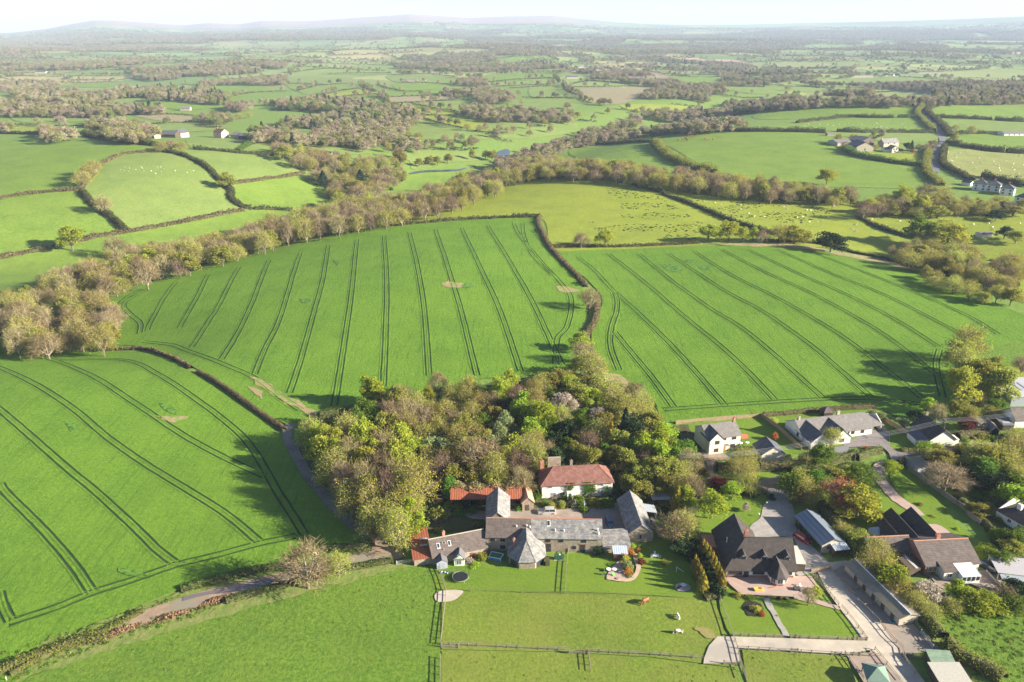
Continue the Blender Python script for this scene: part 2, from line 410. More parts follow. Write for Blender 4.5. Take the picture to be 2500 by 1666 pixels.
def twiggy(name, seed, H=12, R_=5, H0=2.0, n=74, per=24, tw=1.35, wd=.085, leaves=0, lsz=.3):
    """leafless crown: curved limbs, branches and a haze of fine twigs; slot 0 bark, slot 1 twigs, slot 2 sparse leaves"""
    rng = np.random.default_rng(seed); parts = []; tips = dome(rng, n, R_*.86, H0, H-.6, inner=.55)
    hubs = []
    for i in range(7):
        ph = i*2.4+rng.random()*.5; e = np.array([math.cos(ph)*R_*.42, math.sin(ph)*R_*.42, H0+(H-H0)*(.3+.3*rng.random())])
        s = np.array([0, 0, H0*(.7+.5*rng.random())]); v, f = limb(bez(s, e, np.array([math.cos(ph), math.sin(ph), 0])*.5, 5), .17, .08, 5)
        parts.append((v, f, 0)); hubs.append(e)
    hubs = np.array(hubs)
    for t in tips:
        k = np.argmin(((hubs-t)**2).sum(1)); v, f = limb(bez(hubs[k], t, rng.normal(size=3)*.35, 4), .075, .03, 3); parts.append((v, f, 0))
    for t in tips:
        k = per; o = t-np.array([0, 0, H0+(H-H0)*.25]); o = o/np.linalg.norm(o); d = o[None]*1.0+rng.normal(size=(k, 3))*.62
        d /= np.linalg.norm(d, axis=1)[:, None]; st = t+rng.normal(size=(k, 3))*.62-o*.5; L = tw*(.5+.8*rng.random(k))
        v, f = needles(st, st+d*L[:, None], wd, rng); parts.append((v, f, 1))
    if leaves:
        C = tips[rng.integers(0, n, leaves)]+rng.normal(size=(leaves, 3))*.85; v, f = quads(C, lsz, rng); parts.append((v, f, 2))
    V, F, M = join(parts); me = mesh_np(name, V, F, [None, None, None], M); return me
def conifer(name, seed, H=13, R_=3, sz=.5, n=2600):
    rng = np.random.default_rng(seed); t = rng.random(n)**.8; ph = rng.random(n)*2*PI; lay = np.floor(t*11)/11
    r = R_*(1-t)**.8*(.75+.3*np.sin(ph*5+lay*20))*(.4+.65*rng.random(n)**.5)
    C = np.column_stack([np.cos(ph)*r, np.sin(ph)*r, 1+(H-1)*t-r*.15]); V, F = quads(C, sz, rng, .5); return mesh_np(name, V, F, [None])
def shrub(name, seed, H=2.4, R_=1.6, n=900, sz=.26):
    rng = np.random.default_rng(seed); c = dome(rng, 12, R_*.6, 0, H*.8, inner=.2); k = rng.integers(0, 12, n)
    u = rng.normal(size=(n, 3)); u /= np.linalg.norm(u, axis=1)[:, None]
    C = c[k]+u*(R_*.42*(.5+.6*rng.random(n)))[:, None]; C[:, 2] = np.maximum(C[:, 2], .05); V, F = quads(C, sz, rng); return mesh_np(name, V, F, [None])

M_BARK = surf('bark', (.20, .16, .12), (.10, .08, .06), 3)
M_PALE = surf('pale_bark', (.40, .34, .25), (.24, .20, .14), 3)
M_TWIG = leaf('twigs', (.31, .255, .125), (.17, .14, .065), .2, .2)
M_TWIGP = leaf('twigs_pinkish', (.29, .215, .135), (.16, .115, .075), .2, .2)
KIND = {  # mesh family, leaf material(s)
 'bare': ('twig', [M_PALE, M_TWIG, M_TWIG]), 'bareP': ('twig', [M_PALE, M_TWIGP, M_TWIGP]),
 'bud': ('bud', [M_PALE, M_TWIG, leaf('bronze_buds', (.44, .43, .075), (.27, .29, .05), .16)]),
 'budG': ('bud', [M_PALE, M_TWIG, leaf('fresh_buds', (.45, .48, .08), (.29, .34, .055), .16)]),
 'gold': ('leafy', [leaf('golden_leaves', (.40, .43, .05), (.23, .28, .035), .16)]),
 'lime': ('leafy', [leaf('lime_leaves', (.36, .45, .04), (.19, .27, .025), .16)]),
 'green': ('leafy', [leaf('fresh_green_leaves', (.16, .27, .03), (.09, .165, .02), .2)]),
 'olive': ('leafy', [leaf('olive_leaves', (.34, .34, .065), (.19, .205, .04), .2)]),
 'dark': ('leafy', [leaf('dark_leaves', (.035, .07, .02), (.018, .036, .013), .2, .15)]),
 'sage': ('leafy', [leaf('silvery_leaves', (.33, .38, .17), (.17, .23, .09), .12)]),
 'blossom': ('leafy', [leaf('blossom', (.62, .54, .46), (.26, .22, .16), .1)]),
 'red': ('leafy', [leaf('copper_leaves', (.22, .05, .035), (.09, .025, .02), .15)]),
 'orange': ('leafy', [leaf('orange_leaves', (.50, .20, .05), (.26, .10, .03), .15)]),
 'copper': ('bud', [M_PALE, M_TWIGP, leaf('copper_buds', (.40, .10, .05), (.26, .09, .05), .1)]),
 'con': ('con', [leaf('conifer_needles', (.03, .06, .025), (.015, .03, .014), .2, .1)]),
 'gcon': ('con', [leaf('golden_conifer', (.46, .36, .04), (.13, .15, .03), .15, .2)]),
}
FAM = {'twig': [twiggy('bare_crown', 100+i) for i in range(4)], 'bud': [twiggy('budding_crown', 200+i, leaves=2700, per=13) for i in range(4)],
       'leafy': [leafy('leafy_crown', 300+i, per=105) for i in range(5)], 'con': [conifer('conifer_crown', 400+i) for i in range(2)],
       'shrub': [shrub('shrub_crown', 500+i) for i in range(4)]}
TRUNKS = [trunk_mesh('trunk', 600+i, 12, 5, 2.4) for i in range(4)]
for t in TRUNKS: t.materials[0] = M_BARK
NTREE = [0]
def setmats(o, mats):
    for i, m in enumerate(mats):
        if i < len(o.material_slots): o.material_slots[i].link = 'OBJECT'; o.material_slots[i].material = m
trng = np.random.default_rng(5)
def tree_w(x, y, kind, hgt, dia, label=None, group=None, name=None, cat='tree', sink=.15):
    fam, mats = KIND[kind]; k = trng.integers(0, 99); rz = trng.random()*6.28
    nm = name or {'twig': 'bare_tree', 'bud': 'budding_tree', 'leafy': 'leafy_tree', 'con': 'conifer_tree'}[fam]
    e = empty(nm, (x, y, hz(x, y)-sink), rz, label, cat, group)
    if name and 'shrub' in name: fam_m = FAM['shrub']; bs, bh = 3.4, 2.5
    else: fam_m = FAM[fam]; bs, bh = (6.4, 13) if fam == 'con' else (10.2, 12)
    sx = dia/bs; sz = hgt/bh; e.scale = (sx*(.9+.2*trng.random()), sx*(.9+.2*trng.random()), sz)
    c = link('crown', fam_m[k % len(fam_m)], e); setmats(c, mats[-1:] if fam_m is FAM['shrub'] else mats)
    if fam_m is not FAM['shrub']: link('trunk', TRUNKS[k % 4], e)
    NTREE[0] += 1; return e
def tree(txt, kind, hgt, dia, label=None, group=None, name=None, cat='tree', at='crown'):
    """tree whose crown centre (or foot, at='foot') is seen at this place of the photo"""
    p = G(txt, hgt*.58 if at == 'crown' else 0)[0]
    return tree_w(p[0], p[1], kind, hgt, dia, label, group, name, cat)
KINDTXT = {'bare': 'pale leafless tree', 'bareP': 'pinkish brown leafless tree', 'bud': 'bronze budding tree', 'budG': 'pale green budding tree',
           'gold': 'golden leaved tree', 'lime': 'lime green tree', 'green': 'fresh green tree', 'olive': 'olive green tree', 'dark': 'dark evergreen tree',
           'sage': 'silvery green tree', 'blossom': 'white blossom tree', 'red': 'copper leaved tree', 'orange': 'orange leaved tree', 'copper': 'copper budding tree', 'con': 'dark conifer', 'gcon': 'golden conifer'}
def fill(P, spacing, rng, jit=.38):
    P = np.asarray(P)[:, :2]; x0, y0 = P.min(0); x1, y1 = P.max(0)
    gx, gy = np.meshgrid(np.arange(x0, x1+spacing, spacing), np.arange(y0, y1+spacing, spacing*.87)); gx = gx+(np.arange(gx.shape[0]) % 2)[:, None]*spacing/2
    gx = gx.ravel()+rng.normal(size=gx.size)*spacing*jit*.6; gy = gy.ravel()+rng.normal(size=gy.size)*spacing*jit*.6
    ok = inside(gx, gy, P); return gx[ok], gy[ok]
def wood(txt, spacing, kinds, hgt, where, z=5.0, seed=1, world=None):
    """individual trees filling an outline; kinds = {kind: weight}"""
    rng = np.random.default_rng(seed); P = world if world is not None else G(txt, z)[:, :2]
    ks = list(kinds); wt = np.array([kinds[k] for k in ks], float); wt /= wt.sum()
    for x, y in zip(*fill(P, spacing, rng)):
        k = ks[rng.choice(len(ks), p=wt)]; hh = hgt*(.75+.4*rng.random())
        tree_w(x, y, k, hh, spacing*(.85+.5*rng.random()**1.5), '%s %s' % (KINDTXT[k], where), 'trees ' + where)
# stuff: many plants as one object, points carrying instances of a few shared plants
def proto_col(name, items):
    c = bpy.data.collections.new(name)
    for i, (me, mats) in enumerate(items):
        o = bpy.data.objects.new('%s_%02d' % (name, i), me); setmats(o, mats); c.objects.link(o)
    return c
def scatter(name, pts, protos, idx, scl, rot, label=None, kind='stuff', cat=None):
    """pts (n,3), idx (n), scl (n,3), rot (n)"""
    me = bpy.data.meshes.new(name); n = len(pts); me.vertices.add(n); me.vertices.foreach_set('co', np.asarray(pts, np.float32).ravel())
    for an, ty, dat, key in (('pick', 'INT', idx, 'value'), ('grow', 'FLOAT_VECTOR', scl, 'vector'), ('turn', 'FLOAT', rot, 'value')):
        a = me.attributes.new(an, ty, 'POINT'); a.data.foreach_set(key, np.asarray(dat, np.int32 if ty == 'INT' else np.float32).ravel())
    o = link(name, me); tag(o, label, cat, None, kind)
    g = bpy.data.node_groups.new(name+'_nodes', 'GeometryNodeTree')
    g.interface.new_socket('Geometry', in_out='INPUT', socket_type='NodeSocketGeometry'); g.interface.new_socket('Geometry', in_out='OUTPUT', socket_type='NodeSocketGeometry')
    gi = g.nodes.new('NodeGroupInput'); go = g.nodes.new('NodeGroupOutput'); ci = g.nodes.new('GeometryNodeCollectionInfo'); ip = g.nodes.new('GeometryNodeInstanceOnPoints')
    ci.inputs['Collection'].default_value = protos; ci.inputs['Separate Children'].default_value = True; ci.inputs['Reset Children'].default_value = True
    def attr(nm, ty):
        a = g.nodes.new('GeometryNodeInputNamedAttribute'); a.data_type = ty; a.inputs['Name'].default_value = nm
        return [x for x in a.outputs if x.enabled][0]
    L = g.links.new; L(gi.outputs[0], ip.inputs['Points']); L(ci.outputs[0], ip.inputs['Instance']); ip.inputs['Pick Instance'].default_value = True
    L(attr('pick', 'INT'), ip.inputs['Instance Index']); L(attr('grow', 'FLOAT_VECTOR'), ip.inputs['Scale'])
    cx = g.nodes.new('ShaderNodeCombineXYZ'); L(attr('turn', 'FLOAT'), cx.inputs[2])
    er = g.nodes.new('FunctionNodeEulerToRotation'); L(cx.outputs[0], er.inputs[0]); L(er.outputs[0], ip.inputs['Rotation']); L(ip.outputs[0], go.inputs[0])
    md = o.modifiers.new('plants', 'NODES'); md.node_group = g; return o

# ------------------------------------------------------------------ hedges and fences
def hedge(label, txt, wd, hg, mat, z=0, pts=None, dens=None, gap=None, name='hedge', core=None, loose=.35):
    P = pts if pts is not None else G(txt); P = path_pts(P, 1.5 if wd < 4 else 2.5); d = np.hypot(*P.mean(0)); rng = np.random.default_rng(abs(hash(label)) % 9999 if False else sum(map(ord, label)))
    Nn = normals2(P); n = len(P); prof = [(-.5, 0), (-.46, .55), (-.28, .92), (0, 1.0), (.28, .92), (.46, .55), (.5, 0)]
    L = np.hypot(*np.diff(P, axis=0).T).sum(); lump = .78+.44*fbm(np.arange(n)*.33+rng.random()*99, np.zeros(n)+3, 2)
    if d > 330: lump = .5+.95*fbm(np.arange(n)*.4+rng.random()*99, np.zeros(n)+3, 3); loose = .6
    V = []
    for j, (o, zz) in enumerate(prof):
        jit = 1+.25*(rng.random(n)-.5); q = P+Nn*(o*wd*.86*jit)[:, None]; V.append(np.column_stack([q, h(q[:, 0], q[:, 1])+hg*.9*zz*lump*(1+.18*(rng.random(n)-.5))-.05]))
    V = np.stack(V, 1).reshape(-1, 3); m = len(prof)
    F = np.array([(i*m+j+1, i*m+j, (i+1)*m+j, (i+1)*m+j+1) for i in range(n-1) for j in range(m-1)])
    dn = dens if dens else (55 if d < 260 else 30 if d < 480 else 14); sz = .3 if d < 260 else .55 if d < 480 else .9
    k = int(L*dn*max(wd, 1)*.5); t = rng.random(k)*(n-1.001); i = t.astype(int); fr = (t-i)[:, None]
    c = P[i]*(1-fr)+P[i+1]*fr; a = rng.random(k)*PI; nr = Nn[i]; off = np.cos(a)*wd*.5*(.8+loose*rng.random(k))
    zz = (np.sin(a)**.6)*hg*lump[i]*(.8+loose*1.1*rng.random(k)**2); q = c+nr*off[:, None]
    C = np.column_stack([q, h(q[:, 0], q[:, 1])+np.maximum(zz, .1)]); v2, f2 = quads(C, sz, rng)
    VV, FF, MM = join([(V, F, 1), (v2, f2, 0)])
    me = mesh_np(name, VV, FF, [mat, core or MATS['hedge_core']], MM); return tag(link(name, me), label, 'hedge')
def rail_fence(label, txt, mat, group=None, hg=1.15, rails=3, sp=1.9, pts=None, name='rail_fence', wire=False, pr=.07):
    P = (pts if pts is not None else G(txt))[:, :2]; root = empty(name, (P[0][0], P[0][1], hz(*P[0])), 0, label, 'fence', group); o = np.array([P[0][0], P[0][1], hz(*P[0])])
    post = MB().box(-pr, pr, -pr, pr, -.3, hg).mesh('post', mat); pts3 = []
    for a, b in zip(P[:-1], P[1:]):
        L = np.hypot(*(b-a)); k = max(1, round(L/sp)); ang = math.atan2(b[1]-a[1], b[0]-a[0])
        for i in range(k+1):
            q = a+(b-a)*i/k; q3 = np.array([q[0], q[1], hz(*q)])-o; pts3.append(q3)
            if i < k or b is P[-1]:
                if i == 0 and len(pts3) > 1: continue
                po = link('post', post, root, tuple(q3)); po.rotation_euler = (0, 0, ang)
    for r in range(rails):
        z = hg*(.9-.75*r/max(1, rails-1)) if rails > 1 else hg*.9; m = MB(); t = .018 if wire else .03; hh = .01 if wire else .05
        for a, b in zip(pts3[:-1], pts3[1:]):
            d = b-a; L = np.hypot(d[0], d[1])
            if L < .01: continue
            nx, ny = -d[1]/L*t, d[0]/L*t
            m.add([(a[0]-nx, a[1]-ny, a[2]+z-hh), (b[0]-nx, b[1]-ny, b[2]+z-hh), (b[0]+nx, b[1]+ny, b[2]+z-hh), (a[0]+nx, a[1]+ny, a[2]+z-hh),
                   (a[0]-nx, a[1]-ny, a[2]+z+hh), (b[0]-nx, b[1]-ny, b[2]+z+hh), (b[0]+nx, b[1]+ny, b[2]+z+hh), (a[0]+nx, a[1]+ny, a[2]+z+hh)],
                  [(0, 3, 2, 1), (4, 5, 6, 7), (0, 1, 5, 4), (1, 2, 6, 5), (2, 3, 7, 6), (3, 0, 4, 7)])
        m.obj('wire' if wire else 'rail', M_BARK if wire else mat, root)
    return root
def board_fence(label, txt, mat, hg=1.6, group=None, pts=None, posts=True, name='board_fence', cat='fence', th=.04):
    P = (pts if pts is not None else G(txt))[:, :2]; o = np.array([P[0][0], P[0][1], hz(*P[0])]); root = empty(name, tuple(o), 0, label, cat, group); m = MB(); post = MB().box(-.06, .06, -.06, .06, -.3, hg+.08).mesh('post', mat)
    for a, b in zip(P[:-1], P[1:]):
        L = np.hypot(*(b-a)); k = max(1, round(L/2.4)); n = np.array([-(b-a)[1], (b-a)[0]])/max(L, .01)*th
        for i in range(k):
            p = a+(b-a)*i/k; q = a+(b-a)*(i+1)/k; zp = hz(*p)-o[2]; zq = hz(*q)-o[2]; p_ = p-o[:2]; q_ = q-o[:2]
            m.add([(*(p_-n), zp-.2), (*(q_-n), zq-.2), (*(q_+n), zq-.2), (*(p_+n), zp-.2), (*(p_-n), zp+hg), (*(q_-n), zq+hg), (*(q_+n), zq+hg), (*(p_+n), zp+hg)],
                  [(0, 3, 2, 1), (4, 5, 6, 7), (0, 1, 5, 4), (1, 2, 6, 5), (2, 3, 7, 6), (3, 0, 4, 7)])
            if posts: link('post', post, root, (p_[0], p_[1], zp)).rotation_euler = (0, 0, math.atan2(b[1]-a[1], b[0]-a[0]))
    m.obj('panel', mat, root); return root
def gate(label, txt, mat, hg=1.15, group=None):
    P = G(txt)[:, :2]; a, b = P[0], P[-1]; L = np.hypot(*(b-a)); r = empty('field_gate', (a[0], a[1], hz(*a)), math.atan2(b[1]-a[1], b[0]-a[0]), label, 'gate', group)
    m = MB()
    for z in (.18, .38, .58, .8, hg-.05): m.box(.1, L-.1, -.025, .025, z-.035, z+.035)
    m.box(.06, .14, -.03, .03, .1, hg); m.box(L-.14, L-.06, -.03, .03, .1, hg)
    m.tube((.1, 0, .15), (L-.1, 0, hg-.05), .03, .03, 4); m.obj('gate_bars', mat, r)
    for x in (0, L): MB().box(x-.09, x+.09, -.09, .09, -.3, hg+.15).obj('gate_post', mat, r)
    return r
# ------------------------------------------------------------------ ground
M_CROP = grass('crop_green', (.050, .175, .022), (.080, .235, .030), (.085, .225, .028), .55, .02, 1.0, .35)
def crop(name, ang, k=.35): return grass(name, (.084, .180, .017), (.126, .240, .023), (.145, .240, .025), .8, .02, 1.0, .35, ang, k)
M_PAST = grass('pasture_green', (.145, .215, .050), (.185, .255, .062), (.195, .240, .068), .5, .02, .8, .3)
M_PASTY = grass('pasture_yellow', (.195, .250, .026), (.245, .295, .032), (.235, .260, .045), .5, .02, .9, .3)
M_PASTD = grass('pasture_deep', (.125, .210, .030), (.165, .255, .038), (.175, .24, .042), .4, .015, .8, .3)
M_PALE = grass('pasture_pale', (.210, .240, .070), (.270, .290, .090), (.24, .25, .09), .5, .015, .7, .3)
M_PADD = grass('paddock_grass', (.115, .190, .022), (.165, .232, .030), (.190, .195, .045), 1.1, .06, .9, .2)
M_ROUGH = grass('rough_grass', (.070, .170, .018), (.150, .235, .030), (.130, .200, .030), .9, .04, 1.0, .45)
M_LAWN = grass('lawn_grass', (.095, .185, .018), (.140, .225, .024), (.165, .215, .030), 1.6, .08, .5, .08)
M_VERGE = surf('verge', (.10, .17, .03), (.21, .21, .07), .5, (.14, .19, .04), .07, 1, 1, .3)
M_SOIL = surf('bare_soil', (.33, .23, .14), (.115, .215, .03), .45, (.25, .20, .10), .12, 1, .6, .1, .46, .56)
M_RUT_SHADE = surf('wheel_rut_shade', (.016, .050, .008), (.045, .050, .018), .35, lo=.5, hi=.75)  # shade between crop shoulders painted into the rut's dark green, some soil mottled in
M_TRACK = surf('track_stone', (.33, .235, .16), (.21, .15, .105), .45, (.21, .19, .14), .15, .95, .5, .08)
M_LANE = surf('lane_tarmac', (.16, .15, .15), (.11, .10, .10), .5, (.20, .19, .15), .12, .9)
M_CONC = surf('concrete_yard', (.50, .44, .36), (.40, .35, .29), .35, (.33, .30, .26), .12, .9)
M_PINK = surf('pink_paving', (.42, .30, .26), (.33, .24, .21), .8, (.36, .28, .24), .2, .9)
M_GRAVEL = surf('grey_drive', (.36, .33, .31), (.27, .25, .24), .7, (.22, .21, .20), .1, .95)
M_COBB = surf('farmyard', (.36, .28, .23), (.26, .20, .17), .5, (.24, .21, .18), .12, .95)
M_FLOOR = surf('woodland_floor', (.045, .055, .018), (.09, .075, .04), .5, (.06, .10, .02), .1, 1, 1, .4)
M_PLOUGH = surf('ploughed_red', (.32, .19, .13), (.27, .16, .11), .1)
M_HEATH = surf('heath_brown', (.26, .22, .12), (.20, .18, .09), .1)
M_WATER, _n, _b = new_mat('river_water'); _b.inputs['Base Color'].default_value = (.05, .07, .08, 1); _b.inputs['Roughness'].default_value = .08
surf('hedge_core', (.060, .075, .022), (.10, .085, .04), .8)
M_HEDGE = leaf('hedge_leaves', (.115, .120, .045), (.065, .085, .025), .15)
M_HBROWN = leaf('brown_hedge', (.26, .19, .11), (.12, .11, .045), .15)
M_HGREEN = leaf('green_hedge', (.13, .20, .03), (.06, .11, .02), .15)
M_HYEL = leaf('yellow_hedge', (.26, .28, .05), (.14, .17, .03), .15)

rs = np.random.default_rng(21)
# far patchwork of small fields: cell centres, one tint each
gx, gy = np.meshgrid(np.arange(-9000, 9001, 1.0*235), np.arange(1500, 12500, 235.0)); gx = gx+(np.arange(gx.shape[0]) % 2)[:, None]*117
SX = (gx+rs.normal(size=gx.shape)*70).ravel(); SY = (gy+rs.normal(size=gy.shape)*62).ravel()
ok = (np.abs(np.arctan2(SX, SY)) < R(41)) & (np.hypot(SX, SY) > 1750) & (np.hypot(SX, SY) < 11500)
SX, SY = SX[ok], SY[ok]
pal = np.array([(.15, .235, .065), (.18, .255, .07), (.22, .265, .09), (.13, .215, .06), (.26, .265, .11), (.17, .25, .08), (.32, .25, .17), (.20, .25, .08)])
TI = pal[rs.choice(8, len(SX), p=[.2, .2, .15, .16, .08, .12, .02, .07])]*(1+.12*rs.normal(size=(len(SX), 1)))
def woodmask(x, y):
    r = np.hypot(x, y); return (fbm(x/520+70, y/420+33, 3) > .585 - .03*sstep(r, 4000, 8000)) & (r > 3200)
def build_ground():
    az = np.concatenate([np.arange(-180, -48, 4), np.arange(-48, -36, .5), np.arange(-36, 36.01, .11), np.arange(36.5, 48, .5), np.arange(48, 180, 4)])
    rr = np.concatenate([[0], np.geomspace(30, 19000, 560)])
    A, Rr = np.meshgrid(np.radians(az), rr); X = Rr*np.sin(A); Y = Rr*np.cos(A); n1, n2 = X.shape
    X = X.ravel(); Y = Y.ravel(); Z = np.concatenate([h(X[i:i+50000], Y[i:i+50000]) for i in range(0, len(X), 50000)])
    C = np.tile((.13, .215, .04), (len(X), 1)); rad = np.hypot(X, Y)
    far = np.where((rad > 1700) & (np.abs(np.arctan2(X, Y)) < R(42)) & (rad < 12500))[0]
    wx = X+40*(vnoise(X/130, Y/130)-.5); wy = Y+40*(vnoise(X/130+9, Y/130+5)-.5)
    for i in range(0, len(far), 4000):
        s = far[i:i+4000]; k = ((wx[s, None]-SX)**2+(wy[s, None]-SY)**2).argmin(1)
        C[s] = TI[k]
    wm = woodmask(X, Y); C[wm] = (.13, .15, .06)
    moor = sstep(rad, 10200, 11600)*sstep(-X/np.maximum(Y, 1), -.16, -.02)*(Y > 0)
    brown = np.array((.25, .18, .12))*(.85+.4*fbm(X/700, Y/500, 3))[:, None]
    C = C*(1-moor[:, None])+brown*moor[:, None]
    i = np.arange((n1-1)); F = []
    I, J = np.meshgrid(np.arange(n1-1), np.arange(n2), indexing='ij'); a = I*n2+J; b = I*n2+(J+1) % n2
    F = np.stack([a, b, b+n2, a+n2], -1).reshape(-1, 4)
    me = mesh_np('ground', np.column_stack([X, Y, Z]), F, [], None, True)
    at = me.color_attributes.new('tint', 'FLOAT_COLOR', 'POINT'); at.data.foreach_set('color', np.column_stack([C, np.ones(len(C))]).astype(np.float32).ravel())
    m, n, bb = new_mat('ground_grass'); ta = N(n, 'ShaderNodeAttribute', attribute_name='tint'); v = coords(n)
    f = noise(n, v, .35, 5, .7); g2 = noise(n, v, .02, 4, .6)
    c = mixc(n, ramp(n, f, .3, .7), mixc(n, 1.0, ta.outputs['Color'], (.78, .8, .8), 'MULTIPLY'), mixc(n, 1.0, ta.outputs['Color'], (1.2, 1.15, 1.2), 'MULTIPLY'))
    c = mixc(n, ramp(n, g2, .35, .7), c, mixc(n, 1.0, c, (1.2, 1.02, 1.25), 'MULTIPLY'))
    n.links.new(c, bb.inputs['Base Color']); bb.inputs['Roughness'].default_value = .9; bb.inputs['Specular IOR Level'].default_value = .1
    bump(n, bb, f, .7, .4); me.materials.append(m); tag(link('ground', me), kind='structure')
build_ground()

# ---- crop fields with their tramlines
def ang_of(txt):
    P = G(txt); d = P[-1]-P[0]; return math.atan2(d[1], d[0])-PI/2
A_B = ang_of('Z 960,620 985,865'); A_C = ang_of('Y 1000,140 1700,570'); A_A = ang_of('X 430,480 1080,941')
CROPA = 'Z -60,822 60,806 130,803 190,808 330,812 440,858 560,938 625,985 650,1010 668,1050 700,1105 760,1175 815,1225 850,1242 780,1262 640,1300 520,1330 400,1362 240,1425 100,1475 -60,1525'
CROPB = 'Z 252,695 380,644 560,594 720,554 880,523 1000,512 1120,505 1232,503 1242,560 1300,620 1336,660 1346,700 1345,735 1318,790 1300,850 1200,866 1090,875 1000,905 830,945 735,955 690,968 655,975 600,945 540,900 450,848 340,800 250,797 222,797 262,780 275,755 262,725'
CROPC = 'Z 1290,582 1480,573 1640,567 1800,566 1920,578 2060,615 2200,668 2400,745 2400,775 2300,795 2215,835 2205,900 2140,945 1900,950 1700,962 1545,975 1515,955 1500,920 1430,885 1385,858 1362,800 1362,745 1385,690 1350,645'
sheet('crop_field', CROPA, crop('crop_west', A_A, .55), 1, extra=.15)
sheet('crop_field', CROPB, crop('crop_middle', A_B, .6), 1, extra=.15)
sheet('crop_field', CROPC, crop('crop_east', A_C, .6), 1, extra=.15)
def tramline(lines, mat):
    parts = []
    for txt in lines:
        P = G(txt)[:, :2]; Q = path_pts(P, 4); Nn = normals2(Q)
        for off in (-.98, .98):
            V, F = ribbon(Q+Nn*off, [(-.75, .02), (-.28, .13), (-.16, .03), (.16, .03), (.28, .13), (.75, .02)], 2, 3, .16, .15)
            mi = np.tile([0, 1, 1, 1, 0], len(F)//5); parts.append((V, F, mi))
    V, F, M = [], [], []; k = 0
    for v, f, m in parts: V.append(v); F.append(f+k); M.append(m); k += len(v)
    tag(link('tramlines', mesh_np('tramlines', np.vstack(V), np.vstack(F), [mat, M_RUT_SHADE], np.concatenate(M))), kind='structure')
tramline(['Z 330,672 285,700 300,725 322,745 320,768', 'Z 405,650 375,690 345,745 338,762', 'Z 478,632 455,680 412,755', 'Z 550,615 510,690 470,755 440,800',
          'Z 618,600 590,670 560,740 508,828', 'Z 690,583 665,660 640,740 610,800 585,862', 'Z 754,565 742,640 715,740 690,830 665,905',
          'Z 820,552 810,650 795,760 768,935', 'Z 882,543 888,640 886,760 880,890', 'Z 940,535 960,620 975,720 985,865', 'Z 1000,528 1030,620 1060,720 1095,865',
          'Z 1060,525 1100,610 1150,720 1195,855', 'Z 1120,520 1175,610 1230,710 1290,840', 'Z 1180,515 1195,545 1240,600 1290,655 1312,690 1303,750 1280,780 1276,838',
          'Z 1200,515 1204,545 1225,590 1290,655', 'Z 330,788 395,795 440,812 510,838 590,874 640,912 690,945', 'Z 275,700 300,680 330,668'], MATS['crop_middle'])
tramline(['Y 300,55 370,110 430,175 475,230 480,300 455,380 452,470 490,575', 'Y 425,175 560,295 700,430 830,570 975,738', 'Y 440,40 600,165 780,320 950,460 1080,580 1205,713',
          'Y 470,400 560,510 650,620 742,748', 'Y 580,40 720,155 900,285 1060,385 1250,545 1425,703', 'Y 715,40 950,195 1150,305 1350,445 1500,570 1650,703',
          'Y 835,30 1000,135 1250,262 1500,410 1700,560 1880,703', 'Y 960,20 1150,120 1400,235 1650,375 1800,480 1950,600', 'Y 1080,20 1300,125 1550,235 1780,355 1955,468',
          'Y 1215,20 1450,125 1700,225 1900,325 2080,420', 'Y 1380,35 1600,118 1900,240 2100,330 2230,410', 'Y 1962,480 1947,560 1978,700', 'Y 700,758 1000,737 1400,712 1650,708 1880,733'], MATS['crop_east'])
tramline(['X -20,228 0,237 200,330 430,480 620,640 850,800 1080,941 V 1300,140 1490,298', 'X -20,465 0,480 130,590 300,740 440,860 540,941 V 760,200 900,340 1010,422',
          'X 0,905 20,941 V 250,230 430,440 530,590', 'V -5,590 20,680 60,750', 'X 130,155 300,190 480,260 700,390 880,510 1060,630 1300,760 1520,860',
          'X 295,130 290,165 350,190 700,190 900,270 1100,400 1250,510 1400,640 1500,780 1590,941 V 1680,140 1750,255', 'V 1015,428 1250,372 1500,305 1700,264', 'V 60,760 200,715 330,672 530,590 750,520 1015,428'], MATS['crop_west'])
for t in ('Z 575,868 610,880 650,908 700,938 730,953 705,956 660,930 620,903 590,885', 'Z 570,892 600,903 612,922 590,912', 'X 950,520 1080,515 1000,545 940,535 870,505', 'Z 1032,628 1040,650 1075,655 1050,664 1015,655 1035,645',
          'Z 1375,850 1440,875 1445,888 1400,878', 'T 950,655 1280,655 1500,690 1700,725 1900,790 1700,745 1500,705 1300,672 1100,665', 'Z 1285,660 1330,668 1325,674 1290,672'):
    sheet('bare_soil_patch', t, M_SOIL, 3, extra=.2, spacing=3)
M_FLAT = surf('flattened_crop_dark', (.030, .085, .012), (.10, .21, .024), .7, lo=.42, hi=.55)
for t in ('Y 690,90 740,92 785,112 770,125 735,120 700,108', 'Y 858,98 900,94 925,104 900,116 868,112', 'Y 788,70 825,68 845,78 815,84', 'Z 688,691 704,687 716,691 706,699 694,697', 'X 925,440 965,450 1005,480 1000,510 965,490 935,465', 'Z 768,600 776,598 780,606 772,610', 'Z 1062,655 1085,652 1088,662 1066,664', 'V 690,450 760,462 850,480 800,500 720,480', 'X 380,560 420,545 450,570 430,590 390,585'):
    sheet('flattened_crop', t, M_FLAT, 3, extra=.2, spacing=3, rag=1.2)
